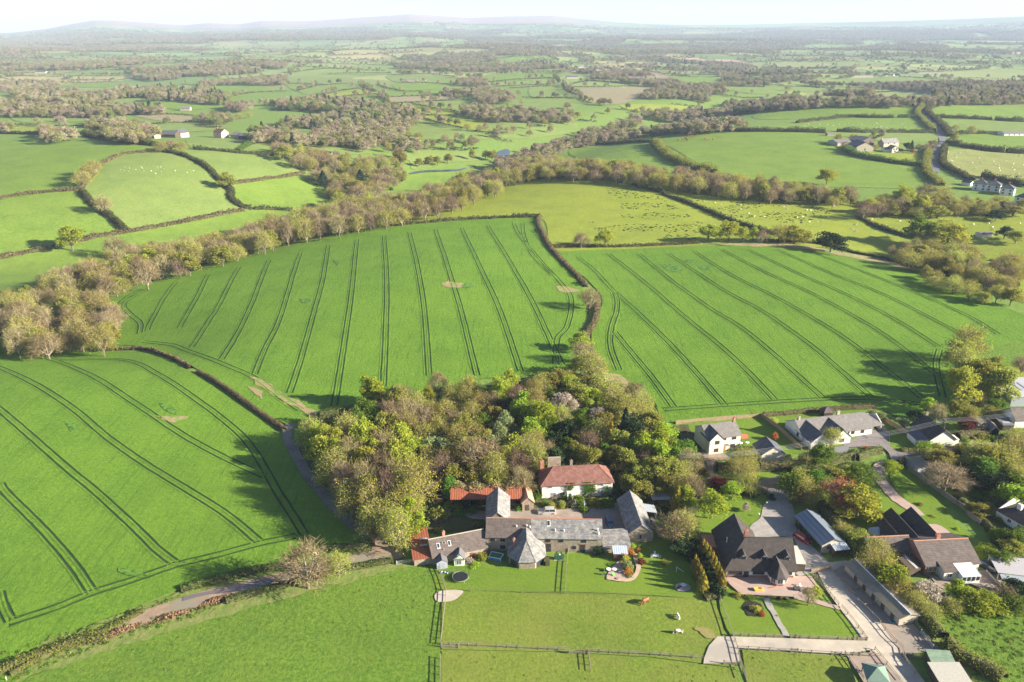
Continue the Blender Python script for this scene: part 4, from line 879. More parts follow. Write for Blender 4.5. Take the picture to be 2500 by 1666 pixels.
# ---- far woods: one mass each side of counting
WD = [('O 880,85 1000,45 1150,25 1500,35 1900,20 1990,15 2000,50 1580,105 1680,125 2290,140 2290,185 1690,190 1400,200 1150,190 940,195 850,130', 'a'),
 ('O 1390,205 1620,200 1660,320 1860,370 1860,470 1640,500 1560,410 1480,345 1400,270', 'b'), ('O 1290,330 1480,335 1500,365 1300,362', 'b'),
 ('O -40,450 100,410 230,395 500,405 700,430 780,465 1000,475 1100,575 980,640 860,610 600,625 520,625 -40,620', 'c'),
 ('O 200,690 330,650 450,620 560,610 900,600 1000,670 880,690 870,760 560,780 190,755', 'b'), ('O -20,690 80,690 170,730 160,770 -20,765', 'c'),
 ('O 1450,480 1600,475 1740,490 2100,510 2353,505 2353,598 2100,580 1900,575 1700,575 1540,540 1440,520', 'a'),
 ('O 590,730 720,740 730,800 600,810', 'b'), ('O 760,690 880,690 880,760 770,760', 'b'), ('O 900,740 1060,740 1090,810 920,810', 'b'),
 ('P 850,430 930,350 1100,312 1200,320 1300,345 1460,375 1440,425 1150,452', 'a'),
 ('P 480,210 560,185 700,172 950,190 1100,232 1250,292 1400,290 1560,285 1580,355 1400,350 1230,318 900,278 700,255 480,240', 'b'),
 ('P 1000,90 1150,85 1300,100 1600,105 1900,150 2353,205 2353,235 1900,205 1640,200 1400,192 1200,160', 'c'), ('P 1550,235 1750,208 2100,220 2353,235 2353,300 2100,305 1900,290 1550,288', 'a'),
 ('P 490,390 640,390 660,440 600,475 490,460', 'b'), ('P 1360,490 1600,440 1900,420 2353,420 2353,460 1900,490 1600,500', 'b'), ('P 1260,520 1560,460 1900,470 1880,520 1760,560 1500,570 1300,560', 'c'),
 ('P 620,60 760,80 880,130 840,140 700,110', 'b'), ('P 0,80 90,100 150,110 320,150 120,180 0,175', 'c'), ('P 380,70 500,70 520,100 400,100', 'b'),('P 390,160 500,165 520,190 380,185','c'),
 ('Z 1140,372 1220,345 1320,310 1400,290 1470,262 1620,250 1740,240 1765,262 1700,292 1600,300 1480,305 1400,320 1320,332 1260,360 1200,385 1150,395', 'b'),
 ('N -20,0 1150,5 1160,60 900,55 700,62 300,55 -20,65', 'b'), ('N 1080,70 1400,40 1700,20 2353,0 2353,60 1960,95 1600,110 1240,150 1080,110', 'b'),
 ('N -20,155 250,160 450,170 500,225 700,225 900,240 1050,200 1100,260 900,295 650,300 400,295 200,298 -20,230', 'b'),
 ('N 900,285 1100,235 1400,205 1760,240 1900,290 1830,335 1650,325 1400,300 1200,300', 'c'), ('N -20,310 300,305 620,315 850,345 1000,350 1060,420 900,435 650,432 120,432 -20,430', 'a'),
 ('N 1640,172 1900,155 2353,115 2353,175 1900,185 1640,198', 'b'), ('N 1850,350 2040,345 2353,310 2353,420 2150,405 1850,385', 'b'), ('N 370,480 480,455 560,485 760,470 1000,485 1250,555 1200,600 900,600 850,560 560,515', 'a'),
 ('N 1000,520 1130,495 1250,540 1280,590 1040,612', 'a'), ('N 2050,555 2353,545 2353,635 2060,635', 'c'), ('N 1030,370 1330,362 1340,410 1040,415', 'c'), ('N 1640,445 1800,440 1900,470 1880,500 1700,485', 'a'),
 ('N 0,450 60,455 110,500 90,545 0,550', 'a'), ('N 340,520 480,570 600,580 610,625 380,628 330,580', 'a'), ('N 880,590 1150,585 1180,630 1050,635 880,625', 'a'),
 ('Q -20,170 300,180 700,150 1100,160 1450,155 1480,212 1100,215 560,210 -20,245', 'b'), ('Q 1480,65 1800,50 2400,40 2400,170 1800,195 1480,205', 'c'), ('Q -20,0 2400,0 2400,45 1600,60 1100,55 560,25 -20,25', 'b'),
 ('Q 350,120 900,95 920,110 700,150 380,150', 'b'), ('I 960,115 1200,120 1600,130 1900,140 2353,130 2353,170 1700,160 1300,170 1130,150', 'b'), ('I 530,95 700,80 860,95 980,120 700,125', 'b'),
 ('K 1820,150 2080,120 2353,120 2353,150 2150,170 1900,185', 'a'), ('K 0,150 600,140 1100,110 1700,100 1900,115 1500,130 1100,140 660,150 0,165', 'c'), ('K 0,190 600,190 650,160 1300,150 1700,120 1760,140 1300,170 700,205 650,230 0,240', 'b'),
 ('K 0,85 700,90 1600,85 2353,95 2353,105 1500,100 600,110 0,110', 'b'), ('I 0,95 1000,92 2353,88 2353,100 1200,108 0,110', 'b'), ('I 0,120 400,118 900,125 700,130 0,130', 'b')]
MIX = {'a': [.24, .22, .26, .15, .12, .01], 'b': [.34, .3, .16, .12, .07, .01], 'c': [.24, .24, .14, .12, .16, .10]}
WP = []; WI = []
for t, k in WD:
    P = G(t, 6)[:, :2]; d = np.hypot(*P.mean(0)); sp = 9.5 if d < 1500 else 11 if d < 3000 else 15
    x, y = fill(P, sp, rng); q = np.column_stack([x, y]); r = np.hypot(x, y); q = q[(r < 9000) & ((fbm(x/150+5, y/110+8, 2) > np.where(r > 2500, .50, .44)) | (r < 1000))]; WP.append(q); WI.append(rng.choice(6, len(q), p=MIX[k]))
gx, gy = np.meshgrid(np.arange(-6200, 6200, 19.0), np.arange(2600, 9000, 17.0)); gx = (gx+rng.normal(size=gx.shape)*5).ravel(); gy = (gy+rng.normal(size=gy.shape)*5).ravel()
ok = woodmask(gx, gy) & (np.abs(np.arctan2(gx, gy)) < R(37)) & (np.hypot(gx, gy) < 8800); q = np.column_stack([gx[ok], gy[ok]]); q = q[rng.random(len(q)) < .8]; WP.append(q); WI.append(rng.choice(6, len(q), p=MIX['b']))
WP = np.vstack(WP); WI = np.concatenate(WI); n_ = len(WP); gr = .8+.45*rng.random(n_); r = np.hypot(WP[:, 0], WP[:, 1]); gr *= 1+.5*sstep(r, 3500, 7000)
sc = np.column_stack([gr*1.12, gr*1.12, gr*(.9+.2*rng.random(n_))]); print('far trees', n_, 'far bushes', len(HP))
scatter('distant_woodland', np.column_stack([WP, h(WP[:, 0], WP[:, 1])-.5]), FAR, WI, sc, rng.random(n_)*6.28)
# single far trees standing in the fields between 500 m and 1500 m
ft = {'bare': 'O 210,370 565,360 645,355 2305,460 1990,620 1990,680 2160,650 1300,735 1060,510 P 285,455 145,650 2100,320 N 300,475 S 480,470 O 1740,650 1810,660 1860,655 1580,640 1630,640 1510,740 1545,745 1500,270 1830,280 1870,275 1690,290 1900,355 1930,430 P 320,290 430,285 600,295 1800,340 1930,380 850,500 900,495 960,495 1040,500 1110,490',
      'bud': 'O 1480,630 1640,565 930,650 1090,700 2120,590 N 1850,475 1960,440 2040,430 1770,450 M 1640,90 1240,160 1560,80 1450,50 Q 1700,430 1855,460 80,60 O 830,800 600,740', 'olive': 'O 1500,500 P 550,430 370,530 620,500 M 2150,240 2200,250 1640,290 1720,280 1780,280 1860,270 2050,240 N 960,600 1090,610 Q 1690,530'}
for k, t in ft.items():
    for i, (u, v) in enumerate(S(t)):
        p = PZ([[u, v]], 6)[0]; tree_w(p[0], p[1], k, 10.5*(.8+.4*rng.random()), 10.5*(.8+.4*rng.random()), '%s standing in the distant fields' % KINDTXT[k], 'single trees in the distant fields')
print('trees', NTREE)
# ---- woods and rows near enough to count
BELT = {'bare': 5, 'bareP': 1.6, 'bud': 3.2, 'budG': 1.4, 'olive': .8, 'green': .2, 'gold': .3}
wood('Z 160,630 250,598 330,572 480,548 600,518 720,478 830,462 960,448 1060,412 1140,400 1150,425 1060,462 950,490 880,505 720,530 560,570 380,618 250,672', 11.5, BELT, 14.5, 'in the long riverside belt', 8, 2)
wood('Z -20,715 60,665 140,625 240,625 250,670 268,735 245,775 150,785 -20,785', 12.5, {'bud': 5, 'bare': 3, 'bareP': 1.5, 'budG': 1.5, 'olive': .6}, 14, 'in the wood at the left edge', 8, 3)
wood('Z 1150,385 1210,368 1350,378 1500,395 1650,408 1800,430 1960,445 1975,462 1840,460 1650,442 1450,420 1380,405 1250,402 1150,415', 11.5, {'bare': 3, 'bareP': 1.5, 'bud': 2, 'budG': 2.4, 'olive': 1.2}, 13.5, 'in the belt above the yellow pastures', 6, 4)
wood('M 520,180 620,175 800,215 1000,260 1240,250 1400,290 1480,210 1520,300 1560,400 1440,490 1180,590 980,610 900,450 760,330 640,260 540,240', 16, {'bare': 3, 'bareP': 2, 'bud': 2, 'budG': 1.6, 'olive': 1.6, 'con': .12}, 14, 'in the wood around the hidden white house', 8, 5)
wood('Z 1990,465 2080,450 2160,452 2300,462 2353,470 2353,498 2200,485 2060,492', 13, {'olive': 2, 'budG': 2, 'bud': 2, 'dark': .6}, 9, 'in the thicket left of the white terraced houses', 5, 6)
wood('T 1740,690 1880,650 2040,655 2150,690 2130,750 2353,790 2353,850 2190,840 2000,780 1880,755', 12, {'olive': 2.2, 'budG': 2.6, 'bud': 1.4, 'bare': .6}, 10, 'in the scrub wood above the east crop', 5, 7)
wood('T 1900,770 2000,800 2120,850 2250,880 2400,900 2400,930 2250,915 2100,880 1980,840 1900,800', 9, {'budG': 4, 'olive': 2}, 8, 'in the willow row beside the east crop', 4, 8)
wood('Z 2160,810 2240,770 2300,775 2330,830 2260,860 2330,900 2230,930 2180,900', 12, {'gold': 1.4, 'budG': 2, 'olive': 1, 'bareP': .6, 'con': .4}, 15, 'in the clump left of the steel shed', 7, 9)
print('trees', NTREE)

# smaller trees and saplings filling the belts between the big ones
rng = np.random.default_rng(61)
SAP = proto_col('sapling_plants', [(FAM['twig'][0], KIND['bare'][1]), (FAM['twig'][2], KIND['bareP'][1]), (FAM['bud'][1], KIND['bud'][1]), (FAM['bud'][3], KIND['budG'][1]), (FAM['leafy'][2], KIND['olive'][1]), (FAM['shrub'][1], KIND['dark'][1])])
SP_ = []
for t, sp, z_ in (('Z 160,640 250,610 330,582 480,556 600,528 720,488 830,470 960,456 1060,420 1140,405 1150,432 1060,470 950,498 880,512 720,540 560,578 380,628 250,684', 6.2, 3), ('Z -20,715 60,665 140,625 240,625 250,670 270,735 245,785 150,795 -20,795', 7, 4),
                  ('Z 1150,385 1210,370 1350,380 1500,397 1650,410 1800,432 1960,447 1975,464 1840,462 1650,444 1450,422 1380,407 1250,404 1150,418', 6.5, 3), ('M 520,180 620,175 800,215 1000,260 1240,250 1400,290 1480,210 1520,300 1560,400 1440,490 1180,590 980,610 900,450 760,330 640,260 540,240', 8, 4),
                  ('T 1740,690 1880,650 2040,655 2150,690 2130,750 2353,790 2353,850 2190,840 2000,780 1880,755', 6.5, 3), ('T 1860,440 1960,440 2100,470 2353,500 2353,520 2100,500 1900,470', 6, 3)):
    x, y = fill(G(t, z_)[:, :2], sp, rng); SP_.append(np.column_stack([x, y]))
SP_ = np.vstack(SP_); n_ = len(SP_); pk = rng.choice(6, n_, p=[.3, .12, .22, .14, .08, .14]); s = .42+.4*rng.random(n_); s2 = np.where(pk == 5, 1.3, s); print('saplings', n_)
scatter('belt_saplings', np.column_stack([SP_, h(SP_[:, 0], SP_[:, 1])-.2]), SAP, pk, np.column_stack([s2, s2, s2*1.15]), rng.random(n_)*6.28)
# ------------------------------------------------------------------ building materials
W_WHITE = surf('white_render', (.74, .72, .68), (.62, .60, .55), 1.2, (.70, .68, .62), .4, .8)
W_CREAM = surf('cream_render', (.66, .60, .50), (.60, .54, .44), 1.0, None, .1, .85)
W_STONE = tiles('rubble_stone', (.34, .27, .20), (.15, .125, .105), (.40, .35, .28), .34, .22, (.22, .17, .12), .9, 1.0)
W_BRICK = tiles('red_brick', (.34, .12, .08), (.27, .09, .06), (.35, .25, .2), .3, .12, (.24, .09, .06), .85, 1.0)
W_WOOD = surf('dark_boards', (.10, .075, .055), (.06, .045, .035), 2, None, .1, .8)
W_GREY = plain('grey_boards', (.30, .32, .36), .7); W_MINT = plain('pale_green_paint', (.62, .68, .52), .6)
W_BLOCK = surf('concrete_block', (.42, .38, .30), (.34, .30, .24), .8, None, .1, .9)
R_RED = tiles('red_pantiles', (.21, .082, .062), (.145, .062, .052), (.09, .05, .05), .6, .4, (.235, .14, .11), .8, 1.5)
R_SLATE = tiles('lichen_slates', (.20, .195, .20), (.12, .12, .13), (.07, .07, .08), .6, .4, (.33, .315, .28), .7, 1.5)
R_BROWN = tiles('brown_slates', (.125, .098, .088), (.085, .068, .064), (.045, .038, .036), .55, .35, (.15, .122, .11), .75, 1.5)
R_DARK = tiles('dark_brown_tiles', (.055, .043, .040), (.040, .033, .032), (.022, .020, .02), .4, .34, (.072, .06, .056), .7, 1.4)
R_GREY = tiles('grey_tiles', (.18, .165, .16), (.145, .135, .13), (.09, .088, .088), .4, .3, (.21, .195, .19), .75, 1.5)
R_BLUE = tiles('blue_slates', (.095, .10, .12), (.075, .08, .10), (.045, .05, .06), .45, .3, (.13, .135, .14), .6, 1.5)
R_RUST = corrug('rusty_tin', (.33, .10, .045), (.21, .065, .035), (.17, .05, .03), .6, .75)
R_RUST2 = corrug('streaked_tin', (.45, .16, .09), (.58, .46, .36), (.20, .07, .05), .8, .6, 0, 1)
R_TIN = corrug('blue_tin', (.22, .26, .31), (.17, .20, .25), (.11, .13, .16), 1.0, .4, .2)
R_STRIP = corrug('striped_tin', (.50, .56, .66), (.42, .48, .58), (.16, .20, .30), .5, .4)
R_FIBRE = surf('mossy_sheeting', (.25, .22, .19), (.16, .145, .13), 1.1, (.22, .20, .14), .25, .9)
R_FELT = plain('pale_felt', (.38, .36, .32), .8); R_STEEL = plain('steel_sheeting', (.32, .35, .40), .5, .1); R_FELTD = plain('dark_felt', (.12, .12, .13), .8)
R_GREEN = plain('green_roof', (.13, .20, .16), .7)
F_WHITE = plain('white_frame', (.80, .80, .78), .5); F_BROWN = plain('brown_frame', (.15, .08, .04), .6); F_DARK = plain('dark_frame', (.035, .035, .04), .5)
G_, _n, GLASSB = new_mat('window_glass'); GLASSB.inputs['Base Color'].default_value = (.03, .04, .05, 1); GLASSB.inputs['Roughness'].default_value = .12; GLASSB.inputs['Specular IOR Level'].default_value = .6
GL2, _n, _b = new_mat('conservatory_glass'); _b.inputs['Base Color'].default_value = (.36, .41, .47, 1); _b.inputs['Roughness'].default_value = .2
WOODF = surf('weathered_rail', (.30, .26, .20), (.20, .17, .13), 2, None, .1, .9); BOARD = surf('fence_boards', (.34, .25, .16), (.24, .175, .11), 1.5, None, .1, .9)
REDD = plain('red_door', (.40, .13, .05), .5); CONCP = plain('concrete_post', (.5, .47, .42), .9); BLACK = plain('black_plastic', (.02, .02, .022), .5); GALV = plain('galvanised', (.55, .56, .56), .4, .5)
BRP = tiles('chimney_brick', (.46, .17, .10), (.36, .12, .07), (.40, .3, .24), .3, .14, (.3, .12, .08), .85, 1.0)

class House:
    def __init__(s, name, label, cat, base, D, z0=None, group=None, L=None, back=None):
        P = G(base); a, b = P[0], P[1]
        if back:                                  # base = front left and back left corner, back = width
            u_ = (b-a)[:2]; D = float(np.hypot(*u_)); u_ = u_/D; b = a+np.array([u_[1]*back, -u_[0]*back, 0]); s.back = 1
        s.L = L or math.hypot(b[0]-a[0], b[1]-a[1]); s.D = D; s.rz = math.atan2(b[1]-a[1], b[0]-a[0])
        z = min(a[2], b[2]) if z0 is None else z0; s.o = np.array([a[0], a[1], z+.05])
        s.root = empty(name, tuple(s.o), s.rz, label, cat, group)
    def box(s, wall, ev, rg=None, ridge='x', x=None, y=None, open_=(), hip=(0, 0), name='wall'):
        x0, x1 = x or (0, s.L); y0, y1 = y or (0, s.D); m = MB(); t = .22; B_ = -.6
        def seg(xa, xb, ya, yb): m.box(xa, xb, ya, yb, B_, ev)
        if 'f' not in open_: seg(x0, x1, y0, y0+t)
        if 'b' not in open_: seg(x0, x1, y1-t, y1)
        if 'l' not in open_: seg(x0, x0+t, y0+t, y1-t)
        if 'r' not in open_: seg(x1-t, x1, y0+t, y1-t)
        if rg:
            if ridge == 'x':
                for xx, hp, d, o in ((x0, hip[0], 1, 'l'), (x1, hip[1], -1, 'r')):
                    if not hp and o not in open_:
                        a, b = sorted((xx, xx+d*t)); c = (y0+y1)/2
                        m.add([(a, y0, ev), (a, y1, ev), (a, c, rg-.08), (b, y0, ev), (b, y1, ev), (b, c, rg-.08)], [(0, 2, 1), (3, 4, 5), (0, 3, 5, 2), (1, 2, 5, 4)])
            else:
                for yy, hp, d, o in ((y0, hip[0], 1, 'f'), (y1, hip[1], -1, 'b')):
                    if not hp and o not in open_:
                        a, b = sorted((yy, yy+d*t)); c = (x0+x1)/2
                        m.add([(x0, a, ev), (x1, a, ev), (c, a, rg-.08), (x0, b, ev), (x1, b, ev), (c, b, rg-.08)], [(0, 1, 2), (3, 5, 4), (0, 2, 5, 3), (1, 4, 5, 2)])
        m.obj(name, wall, s.root); return s
    def roof(s, mat, ev, rg, ridge='x', x=None, y=None, hip=(0, 0), over=.35, th=.14, name='roof', split=None, bonnet=None):
        x0, x1 = x or (0, s.L); y0, y1 = y or (0, s.D)
        if ridge == 'y': x0, x1, y0, y1 = y0, y1, x0, x1
        W = (y1-y0)/2; sl = (rg-ev)/W; c = (y0+y1)/2; e = ev-over*sl; X0, X1, Y0, Y1 = x0-over*(.6 if not hip[0] else 1), x1+over*(.6 if not hip[1] else 1), y0-over, y1+over
        hx0 = x0+W*hip[0]*.95 if hip[0] else X0; hx1 = x1-W*hip[1]*.95 if hip[1] else X1
        V = [(X0, Y0, e), (X1, Y0, e), (X1, Y1, e), (X0, Y1, e), (hx0, c, rg), (hx1, c, rg)]; F = [(0, 1, 5, 4), (2, 3, 4, 5)]
        if hip[0]: F.append((3, 0, 4))
        if hip[1]: F.append((1, 2, 5))
        V = [(a, b, z+.10) for a, b, z in V]
        if ridge == 'y': V = [(b, a, z) for a, b, z in V]; F = [tuple(reversed(f)) for f in F]
        r = MB().slab(V, F, th).obj(name, mat, s.root)
        rc = MB(); p, q = V[4], V[5]; rc.tube((p[0], p[1], p[2]+.0), (q[0], q[1], q[2]+.0), .13, .13, 6)
        if hip[0]: rc.tube(V[0], V[4], .07, .09, 5); rc.tube(V[3], V[4], .07, .09, 5)
        if hip[1]: rc.tube(V[1], V[5], .07, .09, 5); rc.tube(V[2], V[5], .07, .09, 5)
        rc.obj('ridge_tiles', bonnet or mat, r); s.last = r; return s
    def mono(s, mat, pts, th=.1, name='roof'):
        r = MB().slab(pts, [tuple(range(len(pts)))], th).obj(name, mat, s.root); s.last = r; return s
    def win(s, face, xs, z, w=1.1, hh=1.0, fr=None, off=0, n=2, name='window'):
        fr = fr or F_WHITE
        for x in (xs if isinstance(xs, (list, tuple)) else [xs]):
            m = MB(); m.box(-w/2, w/2, -.06, .02, -.05, .03); m.box(-w/2, w/2, -.05, .02, hh-.06, hh)
            for i in range(n+1):
                c = -w/2+w*i/n; c = min(max(c, -w/2+.03), w/2-.03); m.box(c-.035, c+.035, -.05, .02, .03, hh-.06)
            o = m.obj(name, fr, s.root); p = MB().box(-w/2+.03, w/2-.03, -.02, .015, 0, hh-.03).obj('pane', G_, o)
            if face == 'f': o.location = (x, off-.012, z)
            elif face == 'b': o.location = (x, s.D+off+.012, z); o.rotation_euler = (0, 0, PI)
            elif face == 'l': o.location = (off-.012, x, z); o.rotation_euler = (0, 0, -PI/2)
            else: o.location = (s.L+off+.012, x, z); o.rotation_euler = (0, 0, PI/2)
        return s
    def door(s, face, x, w=.95, hh=2.05, mat=None, off=0):
        o = MB().box(-w/2, w/2, -.05, .015, 0, hh).obj('door', mat or F_DARK, s.root); MB().box(w*.3, w*.38, -.09, -.05, 1.0, 1.1).obj('handle', GALV, o)
        if face == 'f': o.location = (x, off-.012, .02)
        elif face == 'l': o.location = (off-.012, x, .02); o.rotation_euler = (0, 0, -PI/2)
        else: o.location = (s.L+off+.012, x, .02); o.rotation_euler = (0, 0, PI/2)
        return s
    def chim(s, x, y, z0, z1, w=.7, d=.6, mat=None, pots=1):
        o = MB().box(x-w/2, x+w/2, y-d/2, y+d/2, z0, z1).box(x-w/2-.06, x+w/2+.06, y-d/2-.06, y+d/2+.06, z1, z1+.12).obj('chimney', mat or BRP, s.root)
        for i in range(pots): px = x+(i-(pots-1)/2)*.35; MB().tube((px, y, z1+.12), (px, y, z1+.55), .13, .11, 8).obj('chimney_pot', W_BRICK, o)
        return s
    def sky(s, x, y, ev, rg, ridge_y, w=.7, l=1.0):
        """roof window lying on the front slope"""
        sl = (rg-ev)/ridge_y; n = math.hypot(1, sl); dz = l*sl; z = ev+y*sl+.16
        V = [(x-w/2, y, z), (x+w/2, y, z), (x+w/2, y+l, z+dz), (x-w/2, y+l, z+dz)]
        o = MB().slab([(a, b, c+.05) for a, b, c in V], [(0, 1, 2, 3)], .12).obj('skylight', F_WHITE, s.root)
        V = [(x-w/2+.08, y+.08, z+.08*sl), (x+w/2-.08, y+.08, z+.08*sl), (x+w/2-.08, y+l-.08, z+dz-.08*sl), (x-w/2+.08, y+l-.08, z+dz-.08*sl)]
        MB().slab([(a, b, c+.07) for a, b, c in V], [(0, 1, 2, 3)], .05).obj('pane', G_, o); return s
    def vent(s, x, y, z, hh=.45, r=.08, mat=None):
        MB().tube((x, y, z-.2), (x, y, z+hh), r, r, 7).tube((x, y, z+hh), (x, y, z+hh+.06), r*1.5, r*1.5, 7).obj('vent_pipe', mat or GALV, s.root); return s
    def w(s, x, y, z=0):
        c, q = math.cos(s.rz), math.sin(s.rz); return np.array([s.o[0]+x*c-y*q, s.o[1]+x*q+y*c, s.o[2]+z])

# ---- white farmhouse with the hipped red roof
H = House('farmhouse', 'long white farmhouse with a hipped red tiled roof and ivy on its front', 'house', 'U 1323,1220 1494,1211', 7.2)
H.box(W_WHITE, 4.5).roof(R_RED, 4.5, 7.4, hip=(1, 1), over=.45)
L_ = H.L; H.win('f', [L_*.11, L_*.31, L_*.59, L_*.83], 3.25, 1.35, .95, n=4).win('f', [L_*.165, L_*.29, L_*.59, L_*.83], .9, 1.35, 1.0, n=4)
H.chim(.6, 5.6, 3.8, 8.1, .9, .8).chim(L_*.44, 4.2, 6.5, 8.6, .7, .6, W_STONE, 1)
MB().box(L_*.13, L_*.32, 7.25, 8.1, -.5, 7.9).obj('stone_chimney_stack', W_STONE, H.root)
MB().box(L_*.345, L_*.43, -1.2, -.02, 2.15, 2.35).box(L_*.35, L_*.365, -1.1, -1.0, -.2, 2.15).box(L_*.415, L_*.43, -1.1, -1.0, -.2, 2.15).obj('porch', F_WHITE, H.root); H.door('f', L_*.39)
for k, (x, z, n_) in enumerate([(.395, 3.7, 420), (.645, 3.0, 560), (.72, 2.4, 300), (.93, 1.6, 200)]):
    r_ = np.random.default_rng(k); C = np.column_stack([L_*x+r_.normal(size=n_)*.55, -.12-.2*r_.random(n_), np.clip(z+r_.normal(size=n_)*1.0, .1, 4.6)]); v, f = quads(C, .3, r_)
    link('ivy', mesh_np('ivy', v, f, [KIND['green'][1][0]]), H.root)
# ---- open fronted barn with rust red roof
H = House('open_barn', 'open fronted barn with a rust red tin roof half covered by ivy', 'barn', 'U 1102,1247 1273,1245', 7.5)
L_ = H.L; H.box(W_WOOD, 3.3, open_=('f',)).roof(R_RUST, 3.5, 5.0, over=.3)
for x in np.linspace(.1, L_-.1, 5): MB().box(x-.12, x+.12, .0, .24, -.3, 3.5).obj('post', W_WOOD, H.root)
r_ = np.random.default_rng(9); n_ = 2600; xx = r_.random(n_)*L_; yy = 2.2+r_.random(n_)*4+np.sin(xx*.8)*.7; C = np.column_stack([xx, yy, 5.25-np.abs(yy-3.75)*.4+.5*r_.random(n_)*(1+np.sin(xx*1.3))]); v, f = quads(C, .3, r_)
link('creeper', mesh_np('creeper', v, f, [KIND['bud'][1][1]]), H.root)
H = House('tin_roof_barn', 'narrow stone barn with rust and white streaked tin roof, gable to the yard', 'barn', 'U 1275,1250 1303,1248', 13)
H.box(W_STONE, 2.7, 4.1, 'y').roof(R_RUST2, 2.7, 4.1, 'y', over=.25); H.door('f', 1.3, 1.0, 1.9, W_WOOD)
# ---- main stone barn range
H = House('stone_barn_range', 'long two storey stone barn conversion with mottled slate roof facing the lawns', 'house', 'U 1187.5,1345 1468,1349.5', 7.0)
L_ = H.L; sp = .385*L_; H.box(W_STONE, 4.0, 6.7)
H.roof(R_BROWN, 4.0, 6.7, x=(0, sp-.22), over=.3, bonnet=BRP).roof(R_SLATE, 4.0, 6.715, x=(sp+.22, L_), over=.3, bonnet=BRP)
k_ = lambda x: (x/5.2275+980-1187.5)/280.5*L_; kb = lambda x: (x/5.2275+1300-1187.5)/280.5*L_
H.win('f', [k_(1165), k_(1292)], 2.7, 1.1, 1.1, F_DARK).win('f', [k_(1292)], .7, 1.2, .9, F_DARK).win('f', [kb(195), kb(362), kb(652)], 2.75, 1.1, 1.0, F_DARK).win('f', [kb(530)], .9, .9, .8, F_DARK)
H.door('f', kb(640), 1.2, 2.1).door('f', kb(195), 1.5, 2.2); MB().box(kb(195)-1.0, kb(195)+1.0, -.06, -.005, 2.25, 2.45).obj('brick_arch', W_BRICK, H.root)
MB().box(kb(640)-.85, kb(640)+.85, -.08, -.005, 2.15, 2.35).obj('brick_arch', W_BRICK, H.root)
H.sky(kb(203), 2.0, 4.0, 6.7, 3.5, .8, 1.1)
for x, y in ((k_(1470), 1.8), (k_(1600), 1.9), (k_(1640), 1.7), (kb(288), 1.2), (kb(400), 1.1), (kb(828), 1.3), (kb(838), .6)): H.vent(x, y, 4.1+y*.77, .7 if x > kb(800) else .45, .1, F_WHITE)
# stone wing behind
H = House('stone_barn', 'tall narrow stone barn with pale lit right slope behind the long barn range', 'barn', 'U 1187,1311 1243,1311', 11.0)
H.box(W_STONE, 4.4, 6.9, 'y').roof(R_SLATE, 4.4, 6.9, 'y', over=.25); H.vent(1.2, 9, 5.2)
# roundhouse in front
def bay(name, label, cat, base, W, D, ev, apex, yap, wall, roofm, chamf, ridge_len, winf=None, door=False, fr=None):
    H = House(name, label, cat, base, D, L=W); c = chamf
    poly = [(0, D), (0, c), (c, 0), (W-c, 0), (W, c), (W, D)]; m = MB(); m.prism(poly, -.5, ev); m.obj('wall', wall, H.root)
    o = .35; P = [(-o, D), (-o, c-.15), (c-.15, -o), (W-c+.15, -o), (W+o, c-.15), (W+o, D)]; V = [(x, y, ev-.1) for x, y in P]+[(W/2, yap, apex), (W/2, D, apex+ridge_len)]
    MB().slab(V, [(1, 2, 6), (2, 3, 6), (3, 4, 6), (0, 1, 6, 7), (4, 5, 7, 6)], .12).obj('roof', roofm, H.root)
    rt = MB()
    for i in (1, 2, 3, 4): rt.tube(V[i], V[6], .05, .09, 5)
    rt.tube(V[6], V[7], .1, .1, 5).obj('ridge_tiles', roofm, H.root); return H
H = bay('roundhouse', 'polygonal stone roundhouse with conical slate roof in front of the barn range', 'house', 'U 1243,1391 1330,1390', 8.2, 8.0, 2.2, 5.4, 3.6, W_STONE, R_SLATE, 2.3, .35)
for (x, y, a) in ((7.05, 1.15, R(45)), (1.15, 1.15, R(-45))):
    o = MB().box(-1.15, 1.15, -.06, .02, .05, 2.0).obj('window', F_BROWN, H.root); o.location = (x, y, 0); o.rotation_euler = (0, 0, a); MB().box(-1.0, 1.0, -.10, -.05, .15, 1.9).obj('pane', G_, o); o.location = (x+math.sin(a)*.02, y-math.cos(a)*.02, 0)
H.chim(1.2, 4.6, 2.2, 4.9, .5, .5)
MB().box(8.35, 9.3, .8, 2.2, 0, 1.6).obj('log_store', W_WOOD, H.root)
# low range on the left
H = House('low_brown_range', 'low single storey range with brown slate roof and two skylights, left of the barn range', 'house', 'U 1057,1381 1190,1354', 6.8)
L_ = H.L; H.box(W_STONE, 2.2, 4.7).roof(R_BROWN, 2.2, 4.7, over=.3, bonnet=W_BLOCK).chim(L_*.27, 3.6, 4.0, 5.9, .6, .6)
H.sky(L_*.14, 1.3, 2.2, 4.7, 3.4).sky(L_*.34, 1.4, 2.2, 4.7, 3.4)
for x, y in ((.22, 2.2), (.27, 2.1), (.22, .9)): H.vent(L_*x, y, 2.3+y*.73, .3)
H = House('rusty_lean_to', 'lean-to shed with patchy rust red tin roof at the left end of the low range', 'shed', 'U 1012,1384 1055,1378', 10.5)
L_ = H.L; H.box(W_STONE, 1.9).mono(R_RUST, [(-.3, -.3, 1.95), (L_+.2, -.3, 2.1), (L_+.2, 10.6, 3.0), (-.3, 10.6, 2.7)])
for y in (3.6, 5.8): MB().box(L_*.45, L_*.95, y, y+.5, 2.42+y*.078, 2.5+y*.078).obj('roof_sheet', R_STEEL, H.last)
